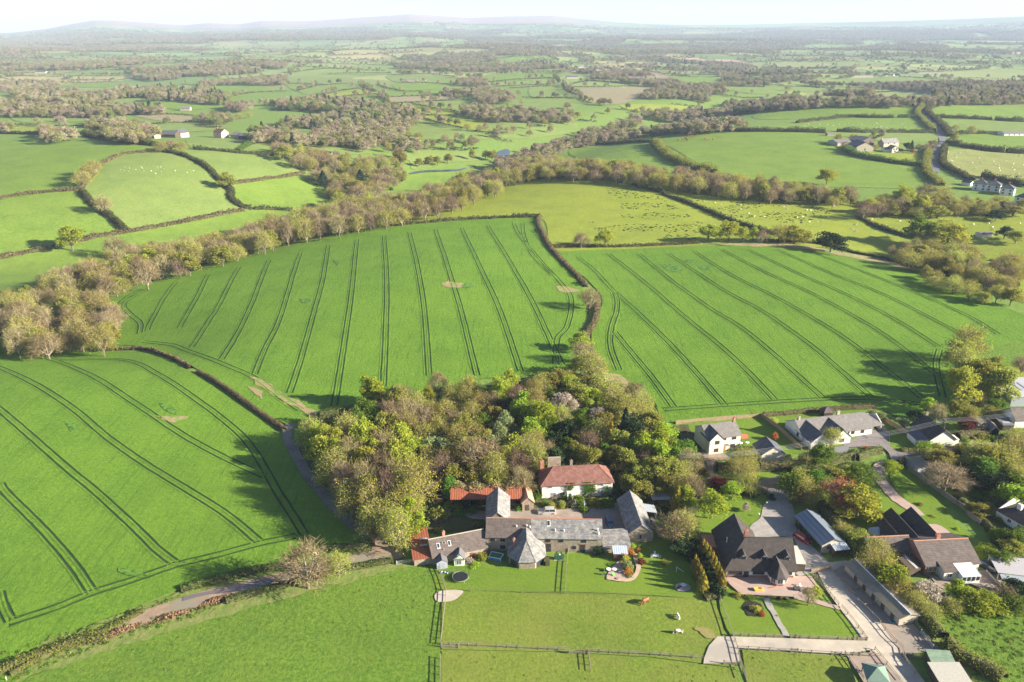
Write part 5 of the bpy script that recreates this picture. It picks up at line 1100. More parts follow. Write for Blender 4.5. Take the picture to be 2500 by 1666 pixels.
# slate barn on the right of the yard
H = House('slate_barn', 'slate roofed stone barn at right of the farmyard, gable end to the lawn', 'barn', 'U 1534,1325 1507,1240', 0, back=5.9)
L_ = H.L; H.box(W_STONE, 2.5, 4.9, 'y').roof(R_SLATE, 2.5, 4.9, 'y', over=.3).win('f', [L_*.48], 1.0, .4, 1.0, F_DARK, n=1).vent(L_*.8, 2.2, 3.6, .9, .09, BLACK)
MB().slab([(L_+.1, 9, 2.5), (L_+3.0, 9, 2.0), (L_+3.0, 12.5, 2.0), (L_+.1, 12.5, 2.5)], [(0, 1, 2, 3)], .1).box(L_+2.8, L_+2.95, 9.1, 12.4, -.3, 1.95).obj('lean_to', R_STEEL, H.root)
H = House('link_shed', 'low slate roofed link shed joining the barn range to the slate barn', 'shed', 'U 1470,1350.5 1539,1347', 4.4)
L_ = H.L; H.box(W_STONE, 1.9).mono(R_SLATE, [(0.05, -.3, 2.0), (L_, -.3, 2.0), (L_, 4.6, 3.3), (.05, 4.6, 3.3)], .12)
H = House('garden_shed', 'red brown garden shed with blue striped tin roof beside the flower bed', 'shed', 'U 1498,1370 1531,1370', 2.2)
L_ = H.L; H.box(plain('red_stained_boards', (.20, .07, .05), .7), 2.0).mono(R_STRIP, [(-.15, -.2, 2.05), (L_+.15, -.2, 2.05), (L_+.15, 2.4, 2.5), (-.15, 2.4, 2.5)], .06).door('f', L_*.5, .8, 1.8, W_WOOD)
H = House('field_shelter', 'grey flat roofed shelter among bushes behind the slate barn', 'shed', 'U 1592,1238 1634,1237', 3.6)
L_ = H.L; H.box(W_WOOD, 2.3, open_=('f',)).mono(plain('grey_felt', (.25, .26, .28), .8), [(-.2, -.4, 2.35), (L_+.2, -.4, 2.35), (L_+.2, 3.8, 2.6), (-.2, 3.8, 2.6)])
H = House('garden_shed', 'small grey shed with dark pitched roof at the fence corner', 'shed', 'U 1067,1392.5 1093,1389', 3.2)
L_ = H.L; H.box(W_GREY, 1.8, 2.5, 'y').roof(R_FELTD, 1.8, 2.5, 'y', over=.12, th=.06).door('f', L_/2, 1.3, 1.7, plain('grey_shed_door', (.26, .28, .33), .6))
H = House('summerhouse', 'pale green summerhouse with dark roof and small paned windows', 'shed', 'U 1109,1384 1124,1384', 3.0, L=2.3)
L_ = 2.3; H.box(W_MINT, 2.0, 2.9, 'y').roof(R_FELTD, 2.0, 2.9, 'y', over=.2, th=.06, hip=(.7, 0)).win('f', [L_*.5], .6, 1.2, 1.1, n=3).win('r', [.8, 2.0], .6, .9, 1.1, n=2)
# ---- cream two storey house
H = House('cream_house', 'two storey cream house with grey tiled roof and dark slated front gable', 'house', 'E 352,598 728,547', 8.0)
L_ = H.L; H.box(W_CREAM, 4.7, 7.0).roof(R_GREY, 4.7, 7.0, over=.35).chim(L_-.35, 4.0, 6.4, 8.1, .6, .6)
gw = L_*.43; H.box(W_CREAM, 4.7, 6.9, 'y', (0, gw), (-1.3, 1.2), open_=('b',), name='gable_wing').roof(R_BLUE, 4.7, 6.9, 'y', (0, gw), (-1.3, 4.2), over=.3, name='gable_roof')
H.win('f', [gw*.52], 3.3, 1.4, 1.15, F_BROWN, -1.3, 3).win('f', [gw*.5], .8, 1.4, 1.15, F_BROWN, -1.3, 3).win('f', [L_*.80], 3.4, 1.4, 1.1, F_BROWN, n=3).win('f', [L_*.53], 3.5, .7, .9, F_BROWN).win('f', [L_*.78], .8, 1.5, 1.15, F_BROWN, n=3).door('f', L_*.53, .9, 2.0, REDD)
MB().box(gw+.05, gw+2.0, -1.2, -.02, 2.2, 2.32).box(gw+1.85, gw+1.95, -1.15, -1.05, -.2, 2.2).obj('porch', R_GREY, H.root)
H = House('garage', 'detached garage with blue slate pitched roof below the cream house lawn', 'garage', 'U 1858,1127 1914,1124', 6.2)
L_ = H.L; H.box(W_CREAM, 2.2, 4.4, 'y').roof(R_BLUE, 2.2, 4.4, 'y', over=.35)
# ---- long white bungalow
H = House('long_bungalow', 'long white bungalow with grey tiled roof and two dark hipped front wings', 'house', 'U 1957,1082 2127,1062', 9.5)
L_ = H.L; H.box(W_WHITE, 2.5, 5.2).roof(R_GREY, 2.5, 5.2, over=.4).chim(L_*.05, 4.75, 4.6, 6.2, .6, .6, W_BLOCK).chim(L_*.63, 5.4, 4.9, 6.2, .9, .6, W_BLOCK)
for a, b, dd in ((.3, 6.4, 4.2), (8.1, 13.7, 3.4)):
    H.box(W_WHITE, 2.5, 5.0, 'y', (a, b), (-dd, .2), open_=('b',), name='front_wing').roof(R_BLUE, 2.5, 4.9, 'y', (a, b), (-dd, 4.2), over=.35, name='wing_roof')
H.win('f', [3.3], .9, 1.6, 1.1, F_BROWN, -4.2, 3).win('f', [10.9], .9, 1.6, 1.1, F_BROWN, -3.4, 3).win('f', [L_*.72, L_*.86], 1.0, 1.2, 1.0, F_BROWN).win('f', [L_*.66], 1.0, .6, 1.0, F_BROWN).win('l', [2.5], 1.0, 1.0, 1.1, F_BROWN)
H.box(W_WHITE, 2.3, 4.3, x=(L_+.02, L_+4.6), y=(1.6, 8.6), open_=('f',), name='garage').roof(R_GREY, 2.35, 4.5, x=(L_, L_+4.6), y=(1.2, 8.8), hip=(0, 1), over=.3, name='garage_roof')
H = House('summerhouse', 'small dark roofed summerhouse behind the long white bungalow', 'shed', 'E 1700,190 1800,186', 2.6)
H.box(W_WOOD, 1.9).roof(R_BROWN, 1.9, 3.2, hip=(.9, .9), over=.3)
H = House('garden_shed', 'dark roofed garden shed behind the roadside hedge under the round green tree', 'shed', 'E 1830,668 1995,640', 3.2)
H.box(W_CREAM, 1.9, 2.6).roof(R_FELTD, 1.9, 2.7, over=.2, th=.06)
# ---- dark roofed white cottage
H = House('thatched_cottage', 'white cottage with steep dark thatch-like roof and bright gable', 'house', 'U 2266,1094 2221,1055', 0, back=8.0)
L_ = H.L; H.box(W_WHITE, 2.7, 5.6, 'y').roof(R_DARK, 2.7, 5.6, 'y', over=.45, th=.3).chim(L_/2, H.D-.3, 5.0, 6.6, .8, .6, W_STONE)
H.mono(R_BLUE, [(-3.2, -.1, 2.0), (.0, -.1, 2.75), (.0, 6.5, 2.75), (-3.2, 6.5, 2.0)], .12, 'lean_to_roof'); MB().box(-3.0, -2.8, 0, 6.4, -.5, 1.95).box(-2.8, -.05, 0, .2, -.5, 2.0).box(-2.8, -.05, 6.2, 6.4, -.5, 2.0).obj('lean_to', W_WHITE, H.root)
H.mono(W_WHITE, [(L_+.1, 1, 2.0), (L_+2.0, 1, 1.7), (L_+2.0, 4, 1.7), (L_+.1, 4, 2.0)], .1, 'porch_roof'); MB().box(L_+.1, L_+1.9, 1.1, 3.9, -.3, 1.65).obj('porch', W_WHITE, H.root)
# ---- right edge buildings
H = House('steel_shed', 'large blue grey steel shed with low roof and grey roof lights at the right edge', 'shed', 'U 2465,995 2560,992', 13.0)
L_ = H.L; H.box(R_STEEL, 3.6).mono(plain('pale_steel_roof', (.38, .38, .42), .5), [(-.2, -.2, 3.65), (L_+.2, -.2, 3.65), (L_+.2, 13.2, 4.4), (-.2, 13.2, 4.4)])
for i in range(4): MB().slab([(1.6+i*2.1, 4, 4.02), (2.5+i*2.1, 4, 4.02), (2.5+i*2.1, 9.5, 4.33), (1.6+i*2.1, 9.5, 4.33)], [(0, 1, 2, 3)], .04).obj('roof_light', W_GREY, H.last)
H = House('gabled_house', 'white gabled house with brown roof cut off by the right edge, below the steel shed', 'house', 'U 2474,1047 2560,1044', 6.5)
H.box(W_WHITE, 3.0, 5.4).roof(R_BROWN, 3.0, 5.4, over=.35).win('l', [3.0], 1.0, 1.0, 1.2)
H = House('garage', 'small dark garage beside the clipped hedge near the right edge', 'garage', 'F 1545,795 1640,798', 5.5)
H.box(W_WOOD, 2.1, open_=('f',)).roof(R_GREY, 2.1, 3.4, 'y', over=.3)
H = House('glass_roof_shed', 'low dark outbuilding with pale roof lights left of the gabled house', 'shed', 'F 1680,735 1790,735', 6)
H.box(W_WOOD, 2.0).mono(R_FELTD, [(-.2, -.2, 2.1), (H.L+.2, -.2, 2.1), (H.L+.2, 6.2, 2.6), (-.2, 6.2, 2.6)]); MB().slab([(.3, .8, 2.3), (2.6, .8, 2.3), (2.6, 1.8, 2.4), (.3, 1.8, 2.4)], [(0, 1, 2, 3)], .04).obj('roof_light', R_STEEL, H.last)
H = House('ruined_shed', 'pale tin shed with collapsed roof under the big leafless tree', 'shed', 'F 800,1185 950,1165', 5.5)
H.box(R_STEEL, 2.0).mono(R_FIBRE, [(-.2, -.2, 2.05), (H.L*.9, -.2, 2.05), (H.L, 5.2, 2.5), (-.2, 5.6, 2.5)])
H = House('white_bungalow', 'white bungalow with dark roof and white chimney cut by the right edge', 'house', 'D 1790,150 2230,405', 10.0)
H.box(W_WHITE, 2.6, 4.6).roof(R_DARK, 2.6, 4.6, hip=(.9, 0), over=.35).chim(3.4, 3.2, 3.4, 5.2, 1.0, .8, W_WHITE).win('f', [3.6, 6.2, 8.4, 11.4], 1.0, 1.0, 1.0).door('f', 9.9)
MB().slab([(4.5, 6.2, 4.4), (9.5, 6.2, 4.4), (9.5, 10.5, 5.1), (4.5, 10.5, 5.1)], [(0, 1, 2, 3)], .1).obj('conservatory_roof', GL2, H.root)
# ---- brown tiled chalet house
H = House('chalet_house', 'large house with dark brown tiled roof, three small dormers and white walls above brick', 'house', 'U 1771.5,1410 1939,1413', 10.4)
L_ = H.L; H.box(W_WHITE, 2.5, 7.0, hip=(1, 0)).roof(R_DARK, 2.5, 7.0, hip=(1, 0), over=.5)
H.box(W_WHITE, 2.45, 6.8, 'y', (.1, 9.1), (5.3, 14.6), open_=('f',), name='rear_wing').roof(R_DARK, 2.45, 6.82, 'y', (.1, 9.1), (5.3, 14.6), over=.5, name='rear_roof')
MB().box(.25, L_-.25, -.05, -.01, -.3, .75).obj('brick_plinth', W_BRICK, H.root)
for x in (3.9, 8.5, 13.6):
    d = MB(); d.box(x-.65, x+.65, 1.5, 3.2, 3.4, 4.55).add([(x-.65, 1.5, 4.55), (x+.65, 1.5, 4.55), (x, 1.5, 5.35), (x-.65, 1.7, 4.55), (x+.65, 1.7, 4.55), (x, 1.7, 5.35)], [(0, 1, 2), (3, 5, 4)]); do = d.obj('dormer', W_WHITE, H.root)
    MB().slab([(x-.95, 1.2, 4.35), (x, 1.2, 5.5), (x, 4.2, 5.5), (x-.95, 3.6, 4.35), (x+.95, 1.2, 4.35), (x+.95, 3.6, 4.35)], [(0, 1, 2, 3), (1, 4, 5, 2)], .1).obj('dormer_roof', R_DARK, do)
    m = MB(); m.box(-.55, .55, -.05, .0, 0, .9); o = m.obj('dormer_window', F_DARK, do, (x, 1.49, 3.6)); MB().box(-.42, -.04, -.08, -.05, .12, .78).box(.04, .42, -.08, -.05, .12, .78).obj('pane', G_, o)
H.win('f', [L_*.47], .95, 2.6, .95, F_DARK, n=3).win('f', [L_*.93], 1.0, .8, .9, F_DARK).door('f', L_*.29, 1.2, 2.0)
MB().box(L_*.03, L_*.235, -.07, -.01, .78, 2.2).obj('dark_opening', G_, H.root); H.chim(5.4, 6.6, 6.0, 7.9, .8, .7).vent(1.5, 7.5, 4.0, 1.3, .09, F_WHITE)
for x in (L_+.05,): MB().slab([(x, 2.0, 2.55), (x+3.0, 2.0, 2.4), (x+3.0, 8.8, 2.4), (x, 8.8, 2.55)], [(0, 1, 2, 3)], .12).obj('carport_roof', R_FELT, H.root); MB().box(x+.1, x+2.9, 2.2, 2.35, -.3, 2.3).box(x+2.75, x+2.9, 2.4, 8.6, -.3, 2.25).obj('carport_wall', W_WOOD, H.root)
MB().box(-3.3, -.3, 8.2, 13.0, -.4, 2.1).obj('brick_outhouse', plain('terracotta_flat_roof', (.40, .16, .10), .8), H.root)
Hc = House('entrance_porch', 'projecting brick porch with pointed dark tiled roof on the chalet house front', 'porch', 'U 1882,1434.5 1921,1434.5', 3.0, L=3.8)
W_, c_ = 3.8, 1.1; MB().prism([(0, 3.0), (0, c_), (c_, 0), (W_-c_, 0), (W_, c_), (W_, 3.0)], -.3, .8).obj('brick_base', W_BRICK, Hc.root)
MB().prism([(.05, 2.95), (.05, c_), (c_, .05), (W_-c_, .05), (W_-.05, c_), (W_-.05, 2.95)], .8, 2.4).obj('wall', W_WHITE, Hc.root)
P_ = [(-.4, 4.4), (-.4, c_-.2), (c_-.2, -.4), (W_-c_+.2, -.4), (W_+.4, c_-.2), (W_+.4, 4.4)]; V = [(x, y, 2.35) for x, y in P_]+[(W_/2, 1.8, 4.6), (W_/2, 4.6, 5.0)]
MB().slab(V, [(1, 2, 6), (2, 3, 6), (3, 4, 6), (0, 1, 6, 7), (4, 5, 7, 6)], .12).obj('roof', R_DARK, Hc.root)
for (x, y, a, w_) in ((W_/2, 0.03, 0, 1.3), (W_-c_/2, c_/2, R(45), 1.2), (c_/2, c_/2, R(-45), 1.2)):
    o = MB().box(-w_/2, w_/2, -.05, .02, .85, 2.2).obj('window', F_WHITE, Hc.root, (x+math.sin(a)*.03, y-math.cos(a)*.03, 0)); o.rotation_euler = (0, 0, a); MB().box(-w_/2+.1, -.03, -.08, -.04, .95, 2.1).box(.03, w_/2-.1, -.08, -.04, .95, 2.1).obj('pane', G_, o)
# ---- blue tin garage and stable
H = House('tin_roof_garage', 'long open fronted garage with blue tin roof beside the grey drive', 'garage', 'U 2004,1352 1940,1281', 0, back=5.6)
L_ = H.L; H.box(W_BLOCK, 2.5, 3.7, 'y', open_=('l',)).roof(R_TIN, 2.5, 3.8, 'y', over=.45); H.win('f', [L_*.3, L_*.55, L_*.8], 1.1, .6, .8, F_DARK, n=1)
for y in np.linspace(.2, H.D-.3, 6): MB().box(.0, .2, y-.1, y+.1, -.3, 2.5).obj('post', W_WOOD, H.root)
H = House('stable_block', 'very long low stable with mossy grey roof and pale ridge strip', 'stable', 'U 2192,1530 2061,1394', 0, back=4.6)
L_ = H.L; H.box(W_BLOCK, 2.0, 2.7, 'y').roof(R_FIBRE, 2.05, 2.75, 'y', over=.4, bonnet=plain('ridge_flashing', (.60, .64, .70), .4)); 
for y in np.arange(2, H.D-1.5, 3.1): H.door('l', y, 1.1, 1.8, W_WOOD)
H = House('feed_store', 'small open shelter with glassy grey roof between garage and stable', 'shed', 'D 150,560 295,545', 2.6)
L_ = H.L; H.mono(GL2, [(-.1, -.1, 2.2), (L_+.1, -.1, 2.2), (L_+.1, 2.8, 2.6), (-.1, 2.8, 2.6)], .05)
for x in np.linspace(0, L_, 4): MB().box(x-.04, x+.04, -.12, 2.82, 2.45, 2.5).obj('roof_bar', F_WHITE, H.last) if False else MB().slab([(x-.05, -.12, 2.25), (x+.05, -.12, 2.25), (x+.05, 2.82, 2.66), (x-.05, 2.82, 2.66)], [(0, 1, 2, 3)], .05).obj('glazing_bar', F_WHITE, H.last)
H.box(W_WOOD, 2.0, x=(.1, L_-.1), y=(.1, 2.5), open_=('f',))
# ---- brick bungalow
H = House('brick_bungalow', 'brown roofed bungalow with red brick gable and white conservatory', 'house', 'U 2255,1403 2386,1396', 11.0)
L_ = H.L; H.box(W_WHITE, 2.5, 5.0).roof(R_BROWN, 2.5, 5.0, over=.4, bonnet=plain('terracotta_ridge', (.45, .2, .12), .8)).chim(L_*.45, 5.9, 4.6, 6.1, .9, .7)
MB().box(-.06, -.01, 0, 11, -.4, 2.5).add([(-.05, 0, 2.5), (-.05, 11, 2.5), (-.05, 5.5, 4.85)], [(0, 2, 1)]).box(-.05, L_*.215, -.06, -.01, -.4, 2.4).obj('brick_wall', W_BRICK, H.root)
H.win('f', [L_*.09, L_*.18], .8, .9, 1.2, off=-.06).win('f', [L_*.82], 1.0, 1.0, 1.1)
H.box(W_WHITE, 2.3, x=(L_*.235, L_*.48), y=(-2.4, -.02), name='lean_to').mono(R_BROWN, [(L_*.225, -2.6, 2.35), (L_*.49, -2.6, 2.35), (L_*.49, .6, 2.95), (L_*.225, .6, 2.95)], .1, 'lean_to_roof').win('f', [L_*.34], .9, 1.1, 1.0, off=-2.4)
c0, c1 = L_*.49, L_*.82; H.box(F_WHITE, 2.1, x=(c0, c1), y=(-4.0, -.4), name='conservatory').mono(plain('white_polycarbonate', (.70, .70, .70), .4), [(c0-.1, -4.2, 2.15), (c1+.1, -4.2, 2.15), (c1+.1, -.1, 2.75), (c0-.1, -.1, 2.75)], .06, 'conservatory_roof')
for i in range(4): MB().box(c0+.25+i*(c1-c0)/4, c0+(i+.9)*(c1-c0)/4, -4.06, -4.01, .9, 1.9).obj('pane', G_, H.root)
for i in range(6): MB().slab([(c0+i*(c1-c0)/5-.03, -4.2, 2.2), (c0+i*(c1-c0)/5+.03, -4.2, 2.2), (c0+i*(c1-c0)/5+.03, -.1, 2.8), (c0+i*(c1-c0)/5-.03, -.1, 2.8)], [(0, 1, 2, 3)], .04).obj('glazing_bar', F_WHITE, H.last)
H.box(W_WHITE, 2.3, 4.2, x=(-9.5, -.2), y=(5.6, 11.6), name='side_wing').roof(R_BROWN, 2.3, 4.3, x=(-9.5, .3), y=(5.4, 11.8), over=.35, name='side_roof', bonnet=MATS['terracotta_ridge']).win('f', [-2.6], .9, 1.1, 1.0, off=5.6).win('f', [-.9], .9, .9, 1.2, off=5.6)
for a, b, e in ((-3.4, -.4, 15.6), (-.2, 4.6, 19.5), (5.0, 9.6, 19.5)):
    H.box(W_WHITE, 2.3, 4.1, 'y', (a+.4, b-.4), (10.8, e), open_=('f',), name='rear_wing').roof(R_DARK, 2.3, 4.4, 'y', (a, b), (8.0 if a > -1 else 10, e), over=.3, name='rear_roof')
H = House('glasshouse', 'hexagonal white framed garden room behind the brick bungalow', 'greenhouse', 'D 575,385 670,365', 2.8)
L_ = H.L; H.box(F_WHITE, 1.9); V = [(0, 0, 1.95), (L_, 0, 1.95), (L_, 2.8, 1.95), (0, 2.8, 1.95), (L_/2, 1.4, 2.9)]; MB().slab(V, [(0, 1, 4), (1, 2, 4), (2, 3, 4), (3, 0, 4)], .06).obj('glass_roof', GL2, H.root)
for i in range(2): MB().box(.2+i*L_/2, L_/2-.15+i*L_/2, -.04, -.005, .6, 1.7).obj('pane', G_, H.root)
H = House('open_shed', 'rickety brown shed with one clear roof sheet left of the brick gable', 'shed', 'D 905,745 1035,718', 3.6)
L_ = H.L; H.box(W_WOOD, 1.9).mono(W_WOOD, [(-.1, -.2, 1.95), (L_+.1, -.2, 1.95), (L_+.1, 3.8, 2.4), (-.1, 3.8, 2.4)], .08); MB().slab([(L_*.45, -.25, 2.02), (L_*.65, -.25, 2.02), (L_*.65, 3.85, 2.48), (L_*.45, 3.85, 2.48)], [(0, 1, 2, 3)], .03).obj('clear_sheet', R_FELT, H.last)
H = House('carport', 'wide open carport with pale lilac grey flat roof at the right edge', 'carport', 'D 1830,835 2120,870', 6.0, L=8.5)
L_ = 8.5; H.mono(plain('lilac_felt', (.36, .345, .37), .8), [(-.1, 1.4, 2.3), (L_, 1.4, 2.3), (L_, 7.8, 2.5), (-.1, 7.8, 2.5)]).mono(R_STEEL, [(.2, -.3, 2.0), (L_*.6, -.3, 2.0), (L_*.6, 1.3, 2.15), (.2, 1.3, 2.15)], .06, 'lower_roof')
for x, y in ((.1, 1.5), (.1, 7.5), (4.2, 1.5), (8.2, 1.5), (8.2, 7.5), (.3, -.2), (5, -.2)): MB().box(x-.06, x+.06, y-.06, y+.06, -.3, 2.1 if y > 1 else 1.95).obj('post', F_WHITE, H.root)
# ---- shelters at the bottom right
H = House('gazebo', 'green pyramid roofed gazebo at the bottom edge beside the concrete track', 'gazebo', 'J 1220,1270 1370,1290', 4.0)
L_ = H.L; V = [(-.3, -.3, 2.1), (L_+.3, -.3, 2.1), (L_+.3, 4.3, 2.1), (-.3, 4.3, 2.1), (L_/2, 2, 3.5)]; MB().slab(V, [(0, 1, 4), (1, 2, 4), (2, 3, 4), (3, 0, 4)], .08).obj('roof', R_GREEN, H.root)
for x in (0, L_):
    for y in (0, 4): MB().box(x-.07, x+.07, y-.07, y+.07, -.3, 2.15).obj('post', W_WOOD, H.root)
H = House('goat_shelter', 'small shelter with mottled green flat roof behind the last pen', 'shed', 'J 1690,1160 1830,1170', 3.6, L=4.2)
H.box(W_WOOD, 1.9).mono(surf('mossy_green', (.22, .30, .22), (.14, .20, .14), 1.2), [(-.2, -.3, 1.95), (4.4, -.3, 1.95), (4.4, 3.9, 2.3), (-.2, 3.9, 2.3)])
H = House('pale_roof_shed', 'shed with pale cream flat roof cut by the bottom edge', 'shed', 'J 1740,1290 1960,1290', 4.5)
H.box(W_WOOD, 1.9).mono(R_FELT, [(-.2, -.3, 2.0), (H.L+.2, -.3, 2.0), (H.L+.2, 4.9, 2.3), (-.2, 4.9, 2.3)])
# ---- farms and houses farther away
def far_house(name, label, cat, base, D, ev, rg, wall, roofm, ridge='x', hip=(0, 0), wins=(), chim=None, n=2, group=None):
    H = House(name, label, cat, base, D, group=group); H.box(wall, ev, rg, ridge, hip=hip).roof(roofm, ev, rg, ridge, hip=hip)
    for f, x, z in wins: H.win(f, H.L*x if f == 'f' else x, z, 1.3, 1.2, F_DARK, n=n)
    if chim: H.chim(H.L*chim, D/2, rg-.6, rg+1.3, 1.0, .7)
    return H
far_house('grey_barn', 'big grey gabled farm barn of the far farm, gable with sliding door', 'barn', 'Q 745,668 908,668', 20, 4.4, 8.5, W_BLOCK, R_BLUE, 'y', wins=[('f', .5, 1.5)])
far_house('dark_barn', 'dark roofed barn standing behind the big grey barn', 'barn', 'Q 800,625 915,610', 16, 5.5, 8.5, W_WOOD, R_BLUE, 'y')
far_house('low_barn', 'low pale roofed farm building left of the big grey barn', 'barn', 'Q 565,620 770,612', 16, 3.5, 5.5, W_BLOCK, R_GREY)
far_house('farmhouse', 'pale far farmhouse with grey roof and two chimneys', 'house', 'Q 1005,628 1150,622', 8, 4.4, 7.6, W_BLOCK, R_SLATE, chim=.02, wins=[('f', .3, 3), ('f', .7, 3)])
far_house('white_farmhouse', 'white gabled house in front of the pale far farmhouse', 'house', 'Q 1085,680 1145,680', 9, 3.8, 6.2, W_CREAM, R_SLATE, 'y', wins=[('f', .3, 2.8), ('f', .7, 2.8), ('f', .5, .8)])
far_house('low_shed', 'dark roofed low wing left of the white gabled farm house', 'shed', 'Q 1005,672 1082,674', 6, 2.6, 4.2, W_WHITE, R_BLUE)
for i, (t, lb) in enumerate((('Q 1850,1035 1990,1050', 'leftmost and largest white hip roofed house of the distant row'), ('Q 1975,1045 2115,1060', 'second white hip roofed house of the distant row'),
                             ('Q 2112,1080 2245,1095', 'third hip roofed house of the distant row, half hidden by trees'), ('Q 2252,1165 2380,1185', 'rightmost white house of the distant row, cut by the picture edge'))):
    far_house('hip_roof_house', lb, 'house', t, 9, 5, 7.6, W_WHITE, R_BLUE, hip=(1, 1), wins=[('f', .25, 3), ('f', .75, 3), ('f', .25, .8), ('f', .75, .8)], chim=.5, group='row of white hip roofed houses')
far_house('roadside_garage', 'tiny low garage left of the distant row of white houses', 'garage', 'Q 1750,985 1835,1000', 5, 2.4, 3.6, W_WHITE, R_BLUE)
far_house('low_white_building', 'long low white building with grey roof at the right edge', 'barn', 'Q 2160,520 2400,520', 12, 3, 5, W_WHITE, R_GREY, wins=[('f', .2, 1), ('f', .4, 1), ('f', .6, 1), ('f', .8, 1)])
far_house('stone_hut', 'little stone hut by the hedge between two far pastures', 'shed', 'Q 470,520 540,520', 5, 2.5, 3.5, W_STONE, R_GREY)
far_house('field_shed', 'small dark field shed with pale end near the right edge', 'shed', 'Q 1945,1500 2050,1485', 5, 2.4, 3.0, W_CREAM, R_FELTD)
far_house('hill_farmhouse', 'pinkish hilltop farmhouse with red roof and tall chimneys', 'house', 'N 1755,625 1820,630', 9, 5.5, 8.5, surf('pink_render', (.62, .46, .38), (.55, .40, .33), .5), R_RED, chim=.1, wins=[('f', .5, 3)])
far_house('hill_barn', 'long dark hilltop barn with pale gable, left of the red roofed farmhouse', 'barn', 'N 1320,625 1440,628', 12, 3.2, 6.2, W_WOOD, R_BLUE)
far_house('hill_barn', 'taller gabled hilltop barn right next to the long dark one', 'barn', 'N 1440,622 1485,625', 10, 4.5, 7.5, W_BLOCK, R_BLUE, 'y')
far_house('hill_shed', 'low grey hilltop shed between the barns and the red roofed house', 'shed', 'N 1490,618 1555,618', 10, 3, 4.5, W_BLOCK, R_GREY)
far_house('hill_shed', 'small white hilltop shed at the left end of the hill farm', 'shed', 'N 1215,632 1270,634', 8, 3, 4.5, W_BLOCK, R_GREY)
far_house('hill_barn', 'pale roofed barn right of the red roofed hill farmhouse', 'barn', 'N 1895,632 1960,636', 10, 3.5, 5.5, W_BLOCK, R_GREY)
far_house('hill_barn', 'dark open barn at the right end of the hill farm', 'barn', 'N 1962,638 2035,642', 10, 3.5, 5.2, W_WOOD, R_FELTD)
far_house('hidden_house', 'white house showing its gable among trees of the valley wood', 'house', 'M 955,292 1005,290', 10, 5, 8, W_WHITE, R_BROWN, 'y')
far_house('hidden_house', 'small dark roofed house left of the white gable in the valley wood', 'house', 'M 895,272 950,275', 8, 4, 7, W_CREAM, R_BROWN)
for i, (t, L0, lb) in enumerate((('O 925,268 1075,268', 0, 'dark terrace of distant farm cottages'), ('O 1110,266 1140,266', 0, 'lone white distant cottage beside the dark terrace'), ('P 280,242 375,242', 0, 'white distant farm row beside the lane'),
                             ('P 380,150 520,152', 0, 'left part of the distant hamlet in the trees'), ('P 530,150 585,150', 0, 'right part of the distant hamlet in the trees'), ('P 870,42 980,44', 0, 'distant pair of white cottages on the ridge'),
                             ('P 1025,50 1105,50', 0, 'distant dark roofed barn on the ridge'), ('P 195,36 240,36', 0, 'tiny white house on the ridge left of the lane'), ('N 200,365 295,360', 0, 'pale building among trees at the left edge'),
                             ('N 1480,405 1560,405', 0, 'grey building beside the brown field'), ('N 285,98 375,98', 0, 'white building in small fields far left'), ('I 1670,352 1760,350', 0, 'white mansion before the distant wood, right side'),
                             ('I 1560,357 1660,356', 0, 'low white sheds left of the distant mansion'), ('I 1820,338 1980,335', 0, 'long pale farm sheds right of the distant mansion'), ('I 1285,258 1350,258', 0, 'pale hall of the distant village'),
                             ('I 1200,270 1260,270', 0, 'pale cottages at the left of the distant village'), ('I 1460,262 1600,262', 0, 'pale houses at the right of the distant village'))):
    P_ = G(t); wd = math.hypot(*(P_[1]-P_[0])[:2]); far_house('distant_house', lb, 'house', t, min(12, wd*.5), 3.2, 5.6, W_CREAM if i in (1, 11, 14) else W_BLOCK, R_BLUE if i % 3 else R_GREY, wins=[('f', .3, 2), ('f', .7, 2)])
